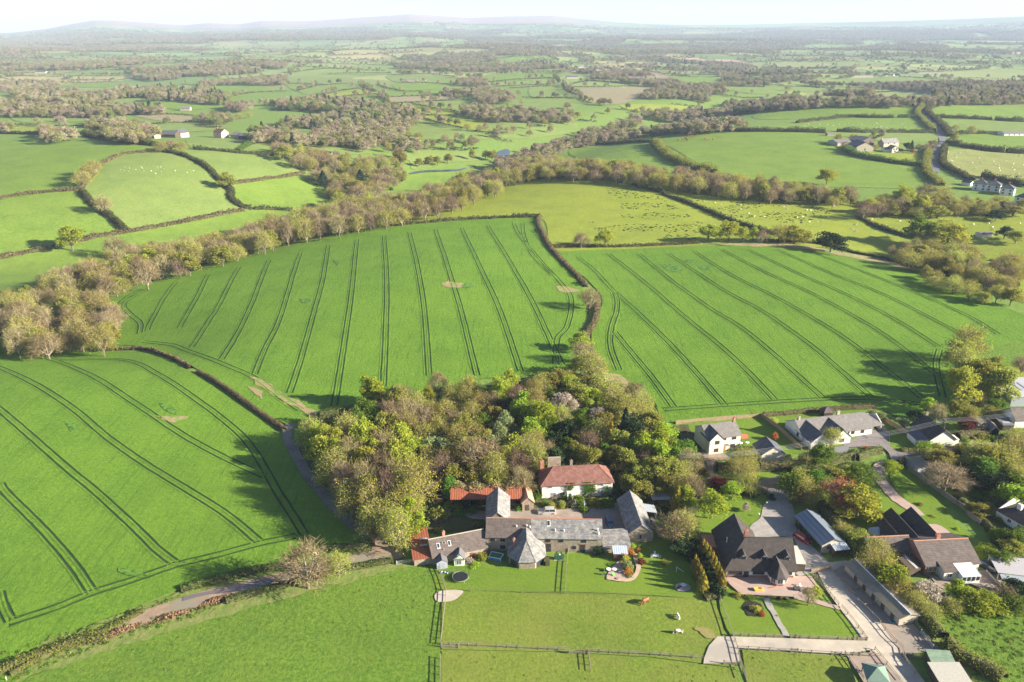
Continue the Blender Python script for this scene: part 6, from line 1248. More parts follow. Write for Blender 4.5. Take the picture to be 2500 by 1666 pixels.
# ------------------------------------------------------------------ the wood behind the farm: crown centre in photo, kind, diameter, height
CW = '''40,150 lime 7 9|90,215 gold 6 8|240,190 bare 9 9|500,100 bare 8 9|430,180 gold 5 7|600,170 bare 7 8|720,130 bare 8 10|700,190 budG 6 8|950,140 gold 8 11|1010,90 gold 7 11|940,190 lime 7 10
260,300 bare 10 11|370,330 bareP 9 10|200,370 bareP 7 9|290,430 bareP 7 8|30,350 green 7 9|20,430 green 8 9|120,420 olive 6 8|560,290 bud 8 10|640,380 bareP 8 9|700,400 olive 8 10|760,470 bareP 8 10|800,240 bareP 8 9
880,230 bareP 8 9|900,320 olive 7 8|980,400 sage 8 10|940,470 sage 7 9|1040,360 green 6 8|1110,250 lime 8 11|1240,330 lime 11 13|1200,230 bud 8 11|1170,440 lime 8 10|1060,190 bareP 8 9|1190,140 bareP 7 9
1300,90 olive 9 9|1390,60 olive 9 8|1450,110 gold 8 8|1230,110 budG 8 9|1500,180 olive 9 10|1390,240 blossom 8 9|1470,270 blossom 6 7|1640,330 blossom 6 7|1600,200 gold 9 10|1700,130 budG 11 10|1770,200 budG 10 10|1620,120 olive 8 9
1900,160 bare 9 8|1960,220 bare 8 8|1860,270 budG 9 9|1950,310 budG 9 9|2030,370 olive 8 8|1640,450 bare 8 10|1590,530 bareP 8 10|1740,470 gcon 4.5 11|1690,380 dark 7 9|1840,420 con 7 14|1900,440 dark 9 12|1800,520 dark 7 10|1950,500 dark 7 9
240,540 gold 8 11|140,560 gold 8 11|30,520 gold 7 10|330,580 gold 7 10|60,640 bud 8 11|150,640 bareP 8 11|60,730 bareP 8 10|180,750 bare 9 12|340,790 bare 10 16|250,700 bud 8 12|30,830 bareP 7 10|110,860 bare 8 10|150,1000 budG 10 10
80,1060 olive 8 8|230,1060 olive 8 8|310,1130 lime 6 6|180,1120 budG 7 7|480,560 sage 8 10|560,600 sage 7 10|450,650 bud 8 11|540,700 bareP 8 11|600,660 olive 8 11|690,560 olive 8 11|800,620 bare 13 14|900,720 bare 9 11|720,740 olive 8 9
1040,570 gold 8 11|1130,560 bud 8 11|1080,680 bareP 8 10|1190,520 bud 7 10|1200,640 bud 7 11|1270,590 bare 6 10|1330,520 dark 7 9|1420,560 green 6 8|1500,600 dark 7 8|1340,640 dark 7 9|1480,640 green 5 7|1690,610 green 6 8|1600,640 dark 7 9
1990,560 lime 10 11|2100,520 lime 9 11|2080,600 lime 9 11|1980,630 bareP 8 9|2130,470 lime 8 9|1910,590 green 8 9|1850,650 dark 7 9|2180,640 green 8 9|2250,580 green 8 8|2040,720 olive 9 9|2150,720 olive 8 9|1930,740 olive 8 8|2250,740 budG 8 8|2300,660 bare 8 8
1800,700 dark 6 7|1860,800 dark 6 6|1960,860 olive 6 6|2220,920 gcon 4 7|2280,900 lime 6 7|2330,830 bare 7 8|2130,820 olive 7 7|2220,830 bud 7 7|580,840 green 4.5 8|620,760 olive 7 9|400,470 budG 8 9|510,430 bud 8 9|820,520 olive 7 10|880,560 sage 6 9
1560,400 green 6 7|1300,410 green 7 9|1420,430 dark 8 9|1540,480 dark 7 8|640,480 bud 8 10|1130,320 green 8 10|330,240 bud 8 9|130,300 bareP 7 9|60,290 olive 6 7|980,270 dark 7 7|1540,330 green 7 7|1320,200 green 8 8|2100,640 bareP 6 7|1700,540 dark 7 8|1240,440 green 8 9|1760,620 dark 7 8
450,300 bud 8 9|730,310 budG 8 9|820,400 green 7 9|620,600 bud 8 10|990,640 olive 8 10|1100,790 bare 7 9|880,800 olive 7 8|760,820 olive 7 7|200,850 bareP 8 10|40,920 budG 8 9|280,960 budG 8 8|1380,330 budG 8 8|1850,340 bud 9 9|1760,300 olive 8 8'''.replace('\n', '|').split('|')
ZONE = [(700, 'on the field side of the farm wood'), (1400, 'in the middle of the farm wood'), (2400, 'at the right end of the farm wood')]
CW = [('W', c) for c in CW]+[('X', c) for c in '''2130,340 lime 8 10
2100,480 green 8 10
2280,400 olive 8 10
1790,590 budG 9 9
1900,640 gold 9 10
1990,570 bareP 9 10
2070,610 gold 9 11
2020,720 bare 9 11
1850,700 gold 8 10
1950,780 bud 9 11
2080,780 gold 9 11
2200,680 bare 9 11
2290,640 gold 9 11
1890,800 budG 9 9
1980,870 bareP 9 11
2100,880 bare 9 12
2200,800 bare 8 12
2300,780 gold 8 12
2010,960 budG 8 10
2120,960 bare 8 11
2230,920 bareP 8 12
2310,1000 budG 9 11
2160,1070 budG 9 10
2260,1130 budG 9 10
2340,1060 lime 8 9
2050,530 green 8 9
2250,500 bare 8 10
2330,560 bud 8 10
2180,590 olive 8 9
1830,620 gold 7 9
2130,700 gold 8 11
2230,560 olive 8 10
1930,700 gold 7 10
2330,900 bud 8 12
2270,740 gold 8 11'''.split('\n')]
for tg, t in CW:
    xy, k, dia, hg = t.split(); k = {'bareP': 'bud', 'bare': 'budG'}.get(k, k) if sum(map(ord, xy)) % 5 < 2 else k; x, y = map(float, xy.split(','))
    if k == 'dark' and x > 1480 and not (1800 < x < 1960 and 380 < y < 480): k = 'olive'
    zn = 'at the left end of the farm wood above the lane' if tg == 'X' else next(z for lim, z in ZONE if x < lim) if y > 330 else 'along the top edge of the farm wood'
    if tg == 'W' and x <= 700 and y > 330: zn = 'in the left part of the farm wood beside the lane'
    big = float(dia) >= 10; lab = '%s%s %s' % ('broad ' if big else '', KINDTXT[k], zn); tree(tg+' '+xy, k, float(hg)*(1.25 if tg == 'X' else 1.08), float(dia)*1.12, lab, lab)
UNI = [('Z 700,1290', 'bare', 10, 10, 'broad pale leafless tree beside the wet farm track'), ('Z 775,1290', 'budG', 5.5, 5, 'small lime tinged tree right of the broad leafless trackside tree'),
 ('Z 160,542', 'lime', 13, 13, 'lone yellow green oak on the left hillside hedge'), ('Z 521,410', 'olive', 11, 11, 'round green tree on the curving hillside hedge'), ('Z 233,465', 'bare', 11, 9, 'single bare tree on the left hillside hedge'),
 ('Z 262,560', 'bare', 12, 11, 'large bare tree standing in the field behind the riverside belt'), ('Z 300,572', 'bare', 9, 8, 'smaller bare tree right of the large bare field tree'), ('Z 350,562', 'dark', 5, 5, 'small dark round bush in the hillside field'),
 ('Z 188,405', 'bud', 10, 11, 'lowest tree of the hillside trio'), ('Z 200,392', 'budG', 10, 11, 'middle tree of the hillside trio'), ('Z 215,382', 'bud', 10, 10, 'uppermost tree of the hillside trio'),
 ('Z 1355,682', 'bare', 8, 9, 'rounded beige bare tree on the hedge between the crops'), ('Z 1337,780', 'gold', 6.5, 7.5, 'golden tree at the top of the three on the crop hedge'), ('Z 1342,805', 'bare', 7, 7, 'beige tree in the middle of the three on the crop hedge'),
 ('Z 1358,835', 'bud', 8, 10.5, 'big bronze golden tree lowest on the crop hedge'), ('Z 1335,835', 'gold', 6, 7, 'golden bush left of the big bronze tree on the crop hedge'),
 ('Z 1335,548', 'bareP', 7.5, 8, 'brown bare tree on the hedge left of the golden one'), ('Z 1391,540', 'gold', 9.5, 9, 'single golden tree on the hedge above the east crop'),
 ('T 905,590', 'gold', 9, 9, 'leftmost golden tree of the hedge group above the east crop'), ('T 1000,580', 'gold', 10.5, 11, 'tallest golden tree of the hedge group above the east crop'), ('T 1062,598', 'gold', 8, 7, 'slender golden tree of the hedge group above the east crop'),
 ('T 1110,598', 'lime', 7, 6, 'bright lime tree of the hedge group above the east crop'), ('T 1150,610', 'bareP', 7, 7, 'brown bare tree right of the bright lime one'), ('T 1240,595', 'budG', 9, 11, 'pale green tree at the diagonal hedge end'),
 ('T 1300,600', 'gold', 9, 12, 'wide golden green tree right of the diagonal hedge end'), ('T 1345,612', 'olive', 7, 7, 'low olive bush beside the wide golden green tree'), ('T 1470,630', 'dark', 10, 15, 'big rounded dark green bush above the east crop'),
 ('T 1620,485', 'bareP', 11, 10, 'brown leafless tree at the top of the straight diagonal hedge'), ('T 1650,465', 'gold', 9, 9, 'golden tree behind the brown leafless one'), ('T 1690,485', 'bareP', 9, 10, 'reddish brown bush in the hedge clump'),
 ('T 1745,485', 'olive', 8, 9, 'dark green bush in the hedge clump'), ('T 1805,415', 'gold', 12, 13, 'tall golden tree behind the hedge clump'), ('T 1780,470', 'bare', 10, 11, 'grey bare tree in the hedge clump'), ('T 1880,462', 'gold', 12, 11, 'rounded golden oak on a clear trunk near the hedge clump'),
 ('T 1885,572', 'green', 14, 15, 'tall green oak, left one of the two big oaks'), ('T 2010,598', 'gold', 14, 18, 'broad golden oak, right one of the two big oaks'), ('T 1950,638', 'gold', 8, 12, 'low golden bush under the two big oaks'),
 ('T 1450,332', 'gold', 11, 14, 'golden oak standing above the leafless belt'), ('T 1905,400', 'bare', 9, 12, 'grey bare tree at the foot of the far road hedge'), ('T 1970,405', 'budG', 9, 13, 'pale green tree left of the distant white houses'),
 ('T 2290,730', 'bud', 10, 13, 'bronze tree at the right edge above the willow row'), ('T 2270,590', 'dark', 7, 9, 'dark bush beside the little field shed'), ('T 2320,610', 'olive', 7, 9, 'olive bush right of the little field shed'),
 ('Q 250,590', 'con', 9, 8, 'x') , ('Q 1240,610', 'dark', 8, 8, 'dark evergreen at the left of the far farm garden'), ('Q 1280,600', 'con', 9, 6, 'dark conifer beside the far farm house'), ('Q 1170,650', 'red', 4, 6, 'red flowering bush before the far farm house'),
 ('Q 1290,660', 'orange', 4, 6, 'orange bush in the far farm garden'), ('Q 1350,620', 'bareP', 7, 8, 'brown tree in the far farm garden'), ('Q 1480,590', 'bareP', 9, 10, 'pinkish tree between far farm garden and road'), ('Q 1420,620', 'bareP', 8, 9, 'second pinkish tree of the far farm garden'),
 ('Q 575,530', 'bud', 9, 9, 'bushy tree beside the little stone hut'), ('Q 725,520', 'budG', 7, 8, 'small tree behind the far barns'), ('Q 930,620', 'budG', 6, 8, 'pale bush between far barn and far farmhouse'), ('Q 640,600', 'bare', 8, 8, 'bare tree in front of the low pale barn'),
 ('N 1400,680', 'bare', 8, 16, 'bare scrub on the hilltop, right half'), ('N 1320,690', 'bud', 8, 14, 'bare scrub on the hilltop, left half'), ('N 1480,690', 'budG', 8, 12, 'green tinged scrub on the hilltop'), ('N 2120,590', 'dark', 11, 14, 'dark round tree right of the hill farm'), ('N 1100,620', 'bud', 10, 13, 'broad budding tree below the hill barns'),
 ('N 970,600', 'budG', 9, 11, 'pale green tree left of the hill barns'), ('N 550,600', 'olive', 9, 10, 'dark green tree in the clump at the upper left field edge'), ('N 370,560', 'bud', 12, 12, 'brown tree at the left of the upper left clump'), ('N 430,590', 'bud', 10, 12, 'bronze tree in the upper left clump')]
UNI += [ # village
 ('E 1690,575', 'green', 8, 8.5, 'bright green round tree beside the electricity pole'), ('E 1800,390', 'budG', 7, 6.5, 'airy willow in front of the long white bungalow'), ('E 770,640', 'bud', 7, 10, 'spreading budding tree before the cream house'), ('E 750,760', 'budG', 7.5, 9, 'green tinged tree on the drive hedge before the cream house'),
 ('E 1135,390', 'orange', 3.2, 2.6, 'small orange tree on the lawn beside the cream house'), ('E 2055,575', 'sage', 3.2, 3.2, 'small pale topped tree right of the garden shed'), ('E 1490,640', 'bud', 5.5, 4.5, 'thin budding tree left of the bright green round tree'),
 ('E 430,1160', 'lime', 8.5, 9, 'pale lime weeping tree on the chalet garden lawn'), ('E 500,930', 'red', 4.5, 6, 'dark copper bush beside the driveway entrance'), ('E 740,980', 'red', 3, 2.8, 'small crimson shrub by the driveway fence'), ('E 660,1010', 'lime', 6, 6, 'yellow green bush between copper shrub and lane'),
 ('E 820,920', 'budG', 6, 8, 'olive bush at the lane corner'), ('E 810,1200', 'blossom', 3.2, 2.2, 'little pink blossom tree on the chalet garden lawn'), ('E 2120,1120', 'gold', 9.5, 13, 'big yellow green rounded willow'), ('E 1900,1050', 'copper', 8.5, 12, 'reddish brown rounded tree left of the yellow green willow'),
 ('E 1950,1170', 'copper', 6.5, 8, 'bare reddish tree with red leaves low in front of the willow'), ('E 1880,1150', 'orange', 4.0, 5, 'coral red leaved spray in front of the rounded willow'), ('E 1420,1060', 'orange', 5, 3.4, 'orange brown columnar tree beside the drive'),
 ('E 1330,940', 'green', 8, 9, 'dark green tree at the right of the drive entrance'), ('E 1480,980', 'budG', 8, 8, 'lime budding tree behind the orange columnar tree'), ('E 1580,1060', 'budG', 6.5, 6, 'pale bush right of the orange columnar tree'), ('E 1880,890', 'red', 4, 5, 'dark purple bush in the village hedge'),
 ('E 1650,880', 'green', 6, 8, 'green bushy tree in the village hedge'), ('E 1800,830', 'olive', 6, 9, 'olive bushy tree in the village hedge'), ('E 1950,830', 'lime', 5, 7, 'lime bush in the village hedge'), ('E 2130,820', 'green', 6, 9, 'green bush at the end of the village hedge'), ('E 1450,860', 'olive', 6, 8, 'olive tree at the drive end of the village hedge'),
 ('G 1430,780', 'lime', 2.6, 3, 'clipped yellow round bush on the lawn below the willow'),
 ('C 130,250', 'budG', 8, 9, 'spreading twiggy tree at the left of the chalet house'), ('B 1810,800', 'bare', 8, 10, 'open crowned pale tree in the farm garden'), ('B 1960,720', 'bare', 6, 7, 'second pale tree at the garden edge behind the open crowned one'), ('C 90,540', 'dark', 4.5, 5.5, 'dark evergreen bush left of the golden conifers'),
 ('C 230,560', 'dark', 4, 4.5, 'dark laurel beside the golden conifer row'), ('C 170,440', 'dark', 4.5, 5, 'dark bush below the twiggy tree'),
 ('F 1120,1190', 'bareP', 9, 13, 'huge spreading leafless tree over the ruined shed'), ('F 1050,1010', 'olive', 7, 9, 'olive tree beside the lane above the leafless tree'), ('F 970,980', 'bud', 5, 6, 'bronze bush on the lane hedge'), ('F 910,450', 'lime', 6.5, 5.5, 'bright green tree behind the dark roofed cottage'),
 ('F 1020,510', 'bare', 7.5, 6, 'bare brown tree right of the bright green one'), ('F 1240,480', 'olive', 7, 7, 'olive tree in the garden below the shaded crop'), ('F 1350,530', 'bud', 5.5, 6, 'bronze bush beside the olive garden tree'), ('F 1510,110', 'con', 11, 10, 'big dark conifer above the steel shed'),
 ('F 1400,80', 'gold', 10, 12, 'tall golden tree left of the big dark conifer'), ('F 1620,90', 'lime', 8, 8, 'yellow tree right of the big dark conifer'), ('F 1350,240', 'dark', 6, 8, 'dark shrub mass below the big conifer'), ('F 1530,310', 'lime', 8, 6, 'upright lime tree in front of the steel shed'),
 ('F 1440,390', 'bare', 6, 7, 'grey bare tree left of the upright lime tree'), ('F 1640,460', 'green', 6, 8, 'green bushy tree below the steel shed'), ('F 1590,530', 'bud', 4.5, 8, 'brown bush below the steel shed'), ('F 1340,640', 'red', 4, 7, 'copper bush above the clipped hedge'), ('F 1480,660', 'blossom', 4, 7, 'pink blossom bush beside the copper one'),
 ('F 1340,560', 'olive', 4, 5, 'olive bush above the copper one'), ('F 660,640', 'sage', 4, 5, 'pale flowering bush left of the dark roofed cottage'), ('F 350,545', 'sage', 3.5, 5, 'grey green bush behind the long bungalow, left'), ('F 430,570', 'sage', 3.2, 4.5, 'grey green bush behind the long bungalow, right'),
 ('F 780,560', 'dark', 4, 5, 'dark bush behind the cottage'), ('F 1900,30', 'bareP', 7, 9, 'pinkish bare tree at the right edge above the brick ruin'),
 ('F 1470,920', 'budG', 8.5, 10, 'large light green tree right of the lane bend'), ('F 1590,990', 'olive', 8.5, 10, 'olive tree inside the village wood'), ('F 1700,960', 'budG', 8, 9, 'light olive tree inside the village wood'), ('F 1850,880', 'budG', 9, 11, 'pale green tree at the right edge of the village wood'),
 ('F 1550,1120', 'green', 8, 10, 'deep green tree low in the village wood'), ('F 1680,1100', 'olive', 8, 9, 'dark olive tree low in the village wood'), ('F 1800,1080', 'budG', 8, 10, 'light tree right of the dark olive one'), ('F 1780,1240', 'green', 7.5, 9, 'fresh green tree above the white bungalow'),
 ('F 1620,1250', 'dark', 7, 9, 'dark tree low left in the village wood'), ('F 1880,1200', 'budG', 8, 9, 'pale tree at the right edge above the white bungalow'), ('F 1830,1370', 'lime', 7, 9, 'light green tree beside the white bungalow'), ('F 1440,1050', 'olive', 7, 8, 'olive tree left side of the village wood'), ('F 1880,760', 'budG', 5, 8, 'pale green bush at the right edge below the gabled house'),
 ('F 1280,1450', 'sage', 2.5, 3, 'small round grey bush on the right garden lawn'), ('F 1690,1455', 'sage', 2.0, 2.4, 'small pale round shrub on the shaded lawn'), ('F 1440,1530', 'olive', 4, 6, 'olive bush along the garden fence'), ('F 880,860', 'lime', 3, 6, 'rounded clipped bush beside the white cottage gable'),
 ('F 540,1090', 'lime', 4, 5.5, 'lime bush at the head of the pink drive'),
 ('D 590,440', 'budG', 6, 8, 'pale budding tree beside the stable and bungalow, uppermost'), ('D 600,570', 'budG', 6.5, 9, 'pale budding tree between stable and bungalow'), ('D 760,720', 'lime', 6.5, 9, 'lime round tree between stable and bungalow'), ('D 380,330', 'olive', 5, 7, 'olive bush behind the tin garage'), ('D 250,260', 'budG', 4.5, 6, 'pale bush behind the tin garage'),
 ('D 840,840', 'bud', 5.5, 7, 'brown bush below the lime round tree'), ('D 1090,870', 'blossom', 4.5, 7, 'white blossom bush left part, below the brick bungalow'), ('D 1180,920', 'blossom', 4, 6, 'white blossom bush right part, below the brick bungalow'), ('D 1430,850', 'lime', 5, 5, 'young lime green tree below the conservatory'),
 ('D 1650,970', 'lime', 5, 9, 'spreading lime shrub at the meadow top'), ('D 1920,910', 'bare', 4.5, 7, 'bare brown bush at the right above the meadow'), ('D 2040,870', 'dark', 5, 7, 'dark bush at the right edge below the carport'), ('D 1130,1070', 'bud', 4.5, 6, 'brown hedge tree at the upper meadow corner'),
 ('D 980,980', 'bud', 5, 6, 'brown scrub tree behind the stable'), ('D 1380,1030', 'bud', 3.5, 6, 'brownish shrub at the meadow top'), ('D 2000,1010', 'green', 4.5, 7, 'dark green shrub at the meadow right end'), ('D 1860,540', 'green', 4.5, 6.5, 'green bush behind the parked dark van'), ('D 1750,470', 'lime', 3.5, 6, 'lime shrub in the bungalow garden'),
 ('D 2040,330', 'green', 6, 8, 'green tree at the right edge below the white bungalow'), ('D 1900,330', 'green', 5, 7, 'green tree left of the right edge, below the white bungalow'), ('D 1970,430', 'olive', 5, 7, 'olive tree below the white bungalow'), ('D 600,110', 'dark', 2.6, 3.2, 'small dark shrub on the lawn beside the pink drive'),
 ('C 1760,1170', 'bare', 5, 4, 'thin young leafless tree on the small lawn')]
for t, k, hg, dia, lb in UNI:
    s_ = 1.38 if t[0] in 'ZTS' else 1.2 if t[0] in 'NQ' else 1.05
    if lb != 'x': tree(t, k, hg*(s_*.93 if s_ > 1.1 else 1), dia*s_, lb)
# bushes
BUSH = [('B 580,470', 'green', 3.0, 6, 'rounded green bush before the farmhouse'), ('B 380,520', 'olive', 2.2, 4, 'olive shrub before the farmhouse door'), ('B 250,540', 'bud', 2, 4, 'brown shrub left before the farmhouse'), ('B 800,500', 'olive', 2.2, 6, 'low shrub right before the farmhouse'), ('B 940,490', 'green', 2.0, 5, 'green shrub at the farmyard back edge'),
 ('B 840,1105', 'dark', 2.6, 3.6, 'dark round bush against the stone barn range'), ('B 1210,1290', 'sage', 2.6, 3.6, 'silvery round bush on the patio bed'), ('B 1220,1370', 'orange', 2.0, 3.2, 'coral flowering bush on the patio bed'), ('B 1180,1200', 'budG', 2.6, 3.2, 'pale grass clump on the patio bed'), ('B 1255,1130', 'orange', 2.4, 2.6, 'orange bush above the patio bed'),
 ('B 1280,1050', 'lime', 2.0, 2.2, 'lime bush beside the link shed'), ('B 1350,1110', 'orange', 1.6, 1.6, 'small bright orange shrub by the garden path'), ('B 1400,1250', 'red', 2.0, 3.2, 'crimson shrub by the garden path'), ('B 1370,1180', 'lime', 2.0, 2.0, 'yellow shrub by the garden path'), ('B 1240,1440', 'olive', 1.2, 2.6, 'low olive plants at the patio edge'),
 ('B 1700,1260', 'olive', 2.0, 2.4, 'small olive shrub on the farm garden lawn'), ('B 1850,1010', 'dark', 3.4, 6, 'dark shrub mass under the open crowned tree'), ('B 1960,1080', 'dark', 3.4, 5, 'dark green shrub beside the dark shrub mass'), ('B 2040,1180', 'dark', 3, 4.5, 'dark shrub at the head of the golden conifers'),
 ('B 1560,590', 'olive', 2.8, 4.5, 'olive shrub between slate barn and grey shelter'), ('B 1670,590', 'dark', 2.4, 3.5, 'dark shrub before the grey shelter'), ('B 1500,740', 'red', 1.2, 2.4, 'pink flowering plants along the slate barn'), ('B 1520,800', 'lime', 1.2, 2.4, 'yellow green plants along the slate barn'),
 ('A 890,1130', 'red', 2.2, 3.8, 'crimson shrub beside the low brown range'), ('A 1040,1180', 'gold', 2.0, 3.4, 'golden shrub left of the blue pool'), ('A 860,1240', 'blossom', 1.5, 3, 'pale flowering plants by the summerhouse'), ('A 930,1290', 'lime', 1.1, 4, 'lime border plants on the lawn edge'), ('A 480,850', 'gold', 1.8, 2.8, 'yellow flowering shrub behind the low brown range'),
 ('A 740,620', 'green', 2.0, 5, 'green brambles before the open barn'), ('A 900,600', 'green', 2.2, 3.5, 'green bush before the open barn post'), ('A 1500,570', 'green', 2.0, 3, 'green bush at the tin barn corner'), ('A 950,790', 'olive', 2.6, 3, 'olive bush behind the barn range corner'), ('A 570,600', 'blossom', 1.6, 4, 'pale brushwood heap by the open barn'),
 ('C 1365,1195', 'red', 1.3, 1.4, 'dark red round bush on the patio edge'), ('C 1440,1210', 'dark', .9, 1.3, 'small dark shrub beside the dark red bush'), ('C 1000,1190', 'green', 1.4, 3.0, 'green planting above the pond'), ('C 1080,1330', 'bud', 1.6, 3.6, 'brown reeds in the garden pond'), ('C 1150,1400', 'orange', 1.3, 2.2, 'rust coloured shrub at the pond edge'),
 ('C 850,1160', 'bud', 1.4, 3, 'brown shrub left above the pond'), ('C 1350,1430', 'olive', .8, 1.4, 'small shrub beside the grey path'), ('C 1850,1100', 'bud', 2.2, 4, 'brown scrub by the stable fence'), ('C 620,1090', 'dark', 3, 4.5, 'dark bush at the foot of the golden conifers'),
 ('E 1930,530', 'olive', 1.4, 7, 'x'), ('E 2200,535', 'orange', 1.2, 4, 'russet rockery plants on the bungalow lawn'), ('E 270,600', 'red', 1.5, 4, 'red flowering shrub beside the cream house'), ('E 1130,210', 'budG', 2.5, 4, 'pale bush behind the garden fence corner'), ('E 1100,1090', 'dark', 2.0, 3, 'dark bush at the driveway gate'),
 ('G 1690,730', 'olive', 1.2, 2.4, 'low bush on the lawn right of the pink drive, upper'), ('G 1550,830', 'dark', .9, 1.8, 'low bush on the lawn beside the pink drive, lower'), ('G 1770,810', 'lime', .9, 2.6, 'flower bed on the right lawn, upper'), ('G 1930,890', 'lime', 1.0, 2.6, 'flower bed on the right lawn, lower'),
 ('G 1360,800', 'blossom', 2.2, 2.6, 'pink tinged bush beside the clipped yellow one'), ('G 2210,1080', 'dark', 2.4, 4.6, 'clipped dark round bush beside the dark van'), ('G 2000,970', 'dark', .5, 3, 'x'),
 ('X 610,100', 'bud', 3.4, 4, 'scrubby bush at the west end of the crop hedge'), ('Z 700,990', 'lime', 5, 6, 'lime bush at the lane corner below the wood'), ('D 1280,880', 'olive', 1.3, 3, 'x')]
for t, k, hg, dia, lb in BUSH:
    if lb == 'x': continue
    p = G(t, hg*.5)[0]; e = tree_w(p[0], p[1], k, hg, dia, lb, None, 'shrub', 'shrub'); 
    if k in ('bud', 'budG'): setmats(e.children[0], [KIND[k][1][2]])
# golden conifer hedge rows
for i, t in enumerate(('C 400,540', 'C 440,590', 'C 480,640', 'C 520,700', 'C 555,770', 'C 590,840', 'C 620,910', 'C 645,960')):
    tree(t, 'gcon', 5.5, 3.4, 'golden conifer in the right row beside the chalet house', 'right row of golden conifers')
for i, t in enumerate(('C 300,730', 'C 330,790', 'C 365,860', 'C 395,930', 'C 420,1000')):
    tree(t, 'gcon', 5, 3.2, 'golden conifer in the left row beside the lawn', 'left row of golden conifers')
for t in ('C 400,680', 'C 440,750', 'C 480,830', 'C 500,920', 'C 540,1010'): tree(t, 'dark', 3.6, 3.6, 'dark shrub between the two golden conifer rows', 'dark shrubs between the golden conifer rows')
# ---- village hedges
for lab, txt, wd, hg, mt in [
 ('brown clipped hedge right of the cream house driveway', 'E 470,800 620,790 780,790 950,785', 2.6, 2.6, B), ('clipped hedge with dark patches between garden shed and pole', 'E 960,775 1150,770 1300,765 1480,760', 2.4, 2.4, B),
 ('green roadside hedge right of the electricity pole', 'E 1500,760 1700,720 1850,690 2080,640', 2.4, 2.2, Gn), ('green hedge in front of the village lane, right part', 'E 2080,680 2250,610 2353,590', 2.0, 2.0, Gn),
 ('low green hedge behind the pink drive head', 'E 1320,850 1500,830 1750,850 1950,800 2150,790', 3.5, 2.6, Gn), ('brown hedge left of the cream house driveway', 'E 260,680 290,760 300,850', 2.4, 2.6, B),
 ('dark hedge on the far side of the lane below the cottage', 'F 600,1110 700,1060 850,1020 960,980', 2.2, 2.2, Hh), ('yellow green clipped hedge before the white cottage', 'F 630,945 760,940 930,925', 2.2, 1.2, Yl),
 ('clipped square hedge right of the white cottage', 'F 1220,815 1380,790 1540,775', 2.6, 2.6, B), ('beech hedge behind the long bungalow garden', 'E 1000,178 1300,155 1700,118 2300,85', 1.6, 1.7, B),
 ('bushy hedge between tin garage and stable lane', 'D 20,40 100,180 230,330 320,430', 3, 2.6, Hh), ('rough hedge behind the stable, upper part', 'D 330,480 480,640 640,790 800,930', 3.5, 2.6, Yl), ('rough hedge behind the stable, lower part', 'D 900,1020 1020,1150 1130,1250 1250,1400', 3.5, 2.2, Yl),
 ('scrubby bank hedge down to the bottom right corner', 'D 1300,1450 1400,1568 J 2050,1130 2200,1224', 4, 2.2, Yl), ('mixed hedge along the right garden fence', 'F 1180,1420 1350,1530 D 1650,170 1800,330 2000,480', 2.0, 1.6, Hh),
 ('rough verge hedge along the farm track, left of the bare tree', 'V 1040,570 1250,510 1450,465 1600,440', 3.0, 1.0, Gn), ('rough grassy hedge along the farm track, west part', 'V 60,1060 250,950 500,840 640,790 820,690', 2.0, 1.0, Yl),
 ('rough hedge beside the wire fence right of the bare tree', 'V 1300,640 1500,580 1700,530 1900,475 2100,430 2260,405', 2.2, 1.2, Gn), ('hedge with white flowers on the inside of the lane bend', 'V 1900,330 2030,340 2140,300', 3.0, 1.7, Gn),
 ('rough hedge at the bottom left corner', 'V 0,1040 200,960 420,880 620,850', 2.6, 1.4, Yl),
 ('dark hedge row left of the stable lane, below the patio', 'C 600,1190 500,1200 420,1230', 2, 1.2, Hh), ('rough bramble line along the wood edge beside the crop', 'Z 735,962 800,950 880,935', 4, 2.2, Gn)]:
    hedge(lab, txt, wd, hg, mt)
# rows of undergrowth nobody could count, under the wood and over the meadow
rng = np.random.default_rng(44); US = proto_col('undergrowth_plants', [(FAM['shrub'][0], [KIND['green'][1][0]]), (FAM['shrub'][1], [KIND['olive'][1][0]]), (FAM['shrub'][2], [KIND['dark'][1][0]]), (FAM['shrub'][3], [L1])])
UGP = []
for t, sp in (('Z 705,990 830,960 1000,920 1100,890 1290,865 1380,875 1500,935 1530,1005 1600,1070 1590,1170 1420,1180 1230,1170 1020,1170 930,1240 830,1180 740,1100 695,1040', 4.2), ('Z 2120,1010 2353,1010 2400,1200 2300,1200 2200,1130', 3.6), ('Z 1545,1005 1620,1065 1640,1125 1600,1140', 3.5),
              ('A 340,700 620,600 640,680 400,830 330,870', 3), ('Z 150,640 250,600 480,550 720,482 960,452 1140,402 1150,425 950,492 720,535 560,575 380,625 250,680', 7), ('Z -20,740 250,700 270,740 240,790 -20,792', 6),
              ('T 1740,700 1880,660 2150,700 2353,800 2353,850 2190,850 1880,765', 6), ('Z 2180,860 2300,820 2330,900 2230,950', 4)):
    x, y = fill(G(t)[:, :2], sp, rng); UGP.append(np.column_stack([x, y]))
UGP = np.vstack(UGP); n_ = len(UGP); s = .7+.7*rng.random(n_)
scatter('woodland_undergrowth', np.column_stack([UGP, h(UGP[:, 0], UGP[:, 1])-.1]), US, rng.choice(4, n_, p=[.3, .3, .2, .2]), np.column_stack([s*1.2, s*1.2, s*.8]), rng.random(n_)*6.28)
GS = proto_col('tussock_plants', [(shrub('tussock', 801, .5, .8, 120, .22), [leaf('tussock_grass', (.15, .26, .03), (.10, .19, .02), .2, .4)]), (shrub('tussock', 802, .4, 1.0, 120, .22), [leaf('tussock_pale', (.20, .25, .05), (.13, .20, .03), .2, .3)])])
TP = []; TSC = []
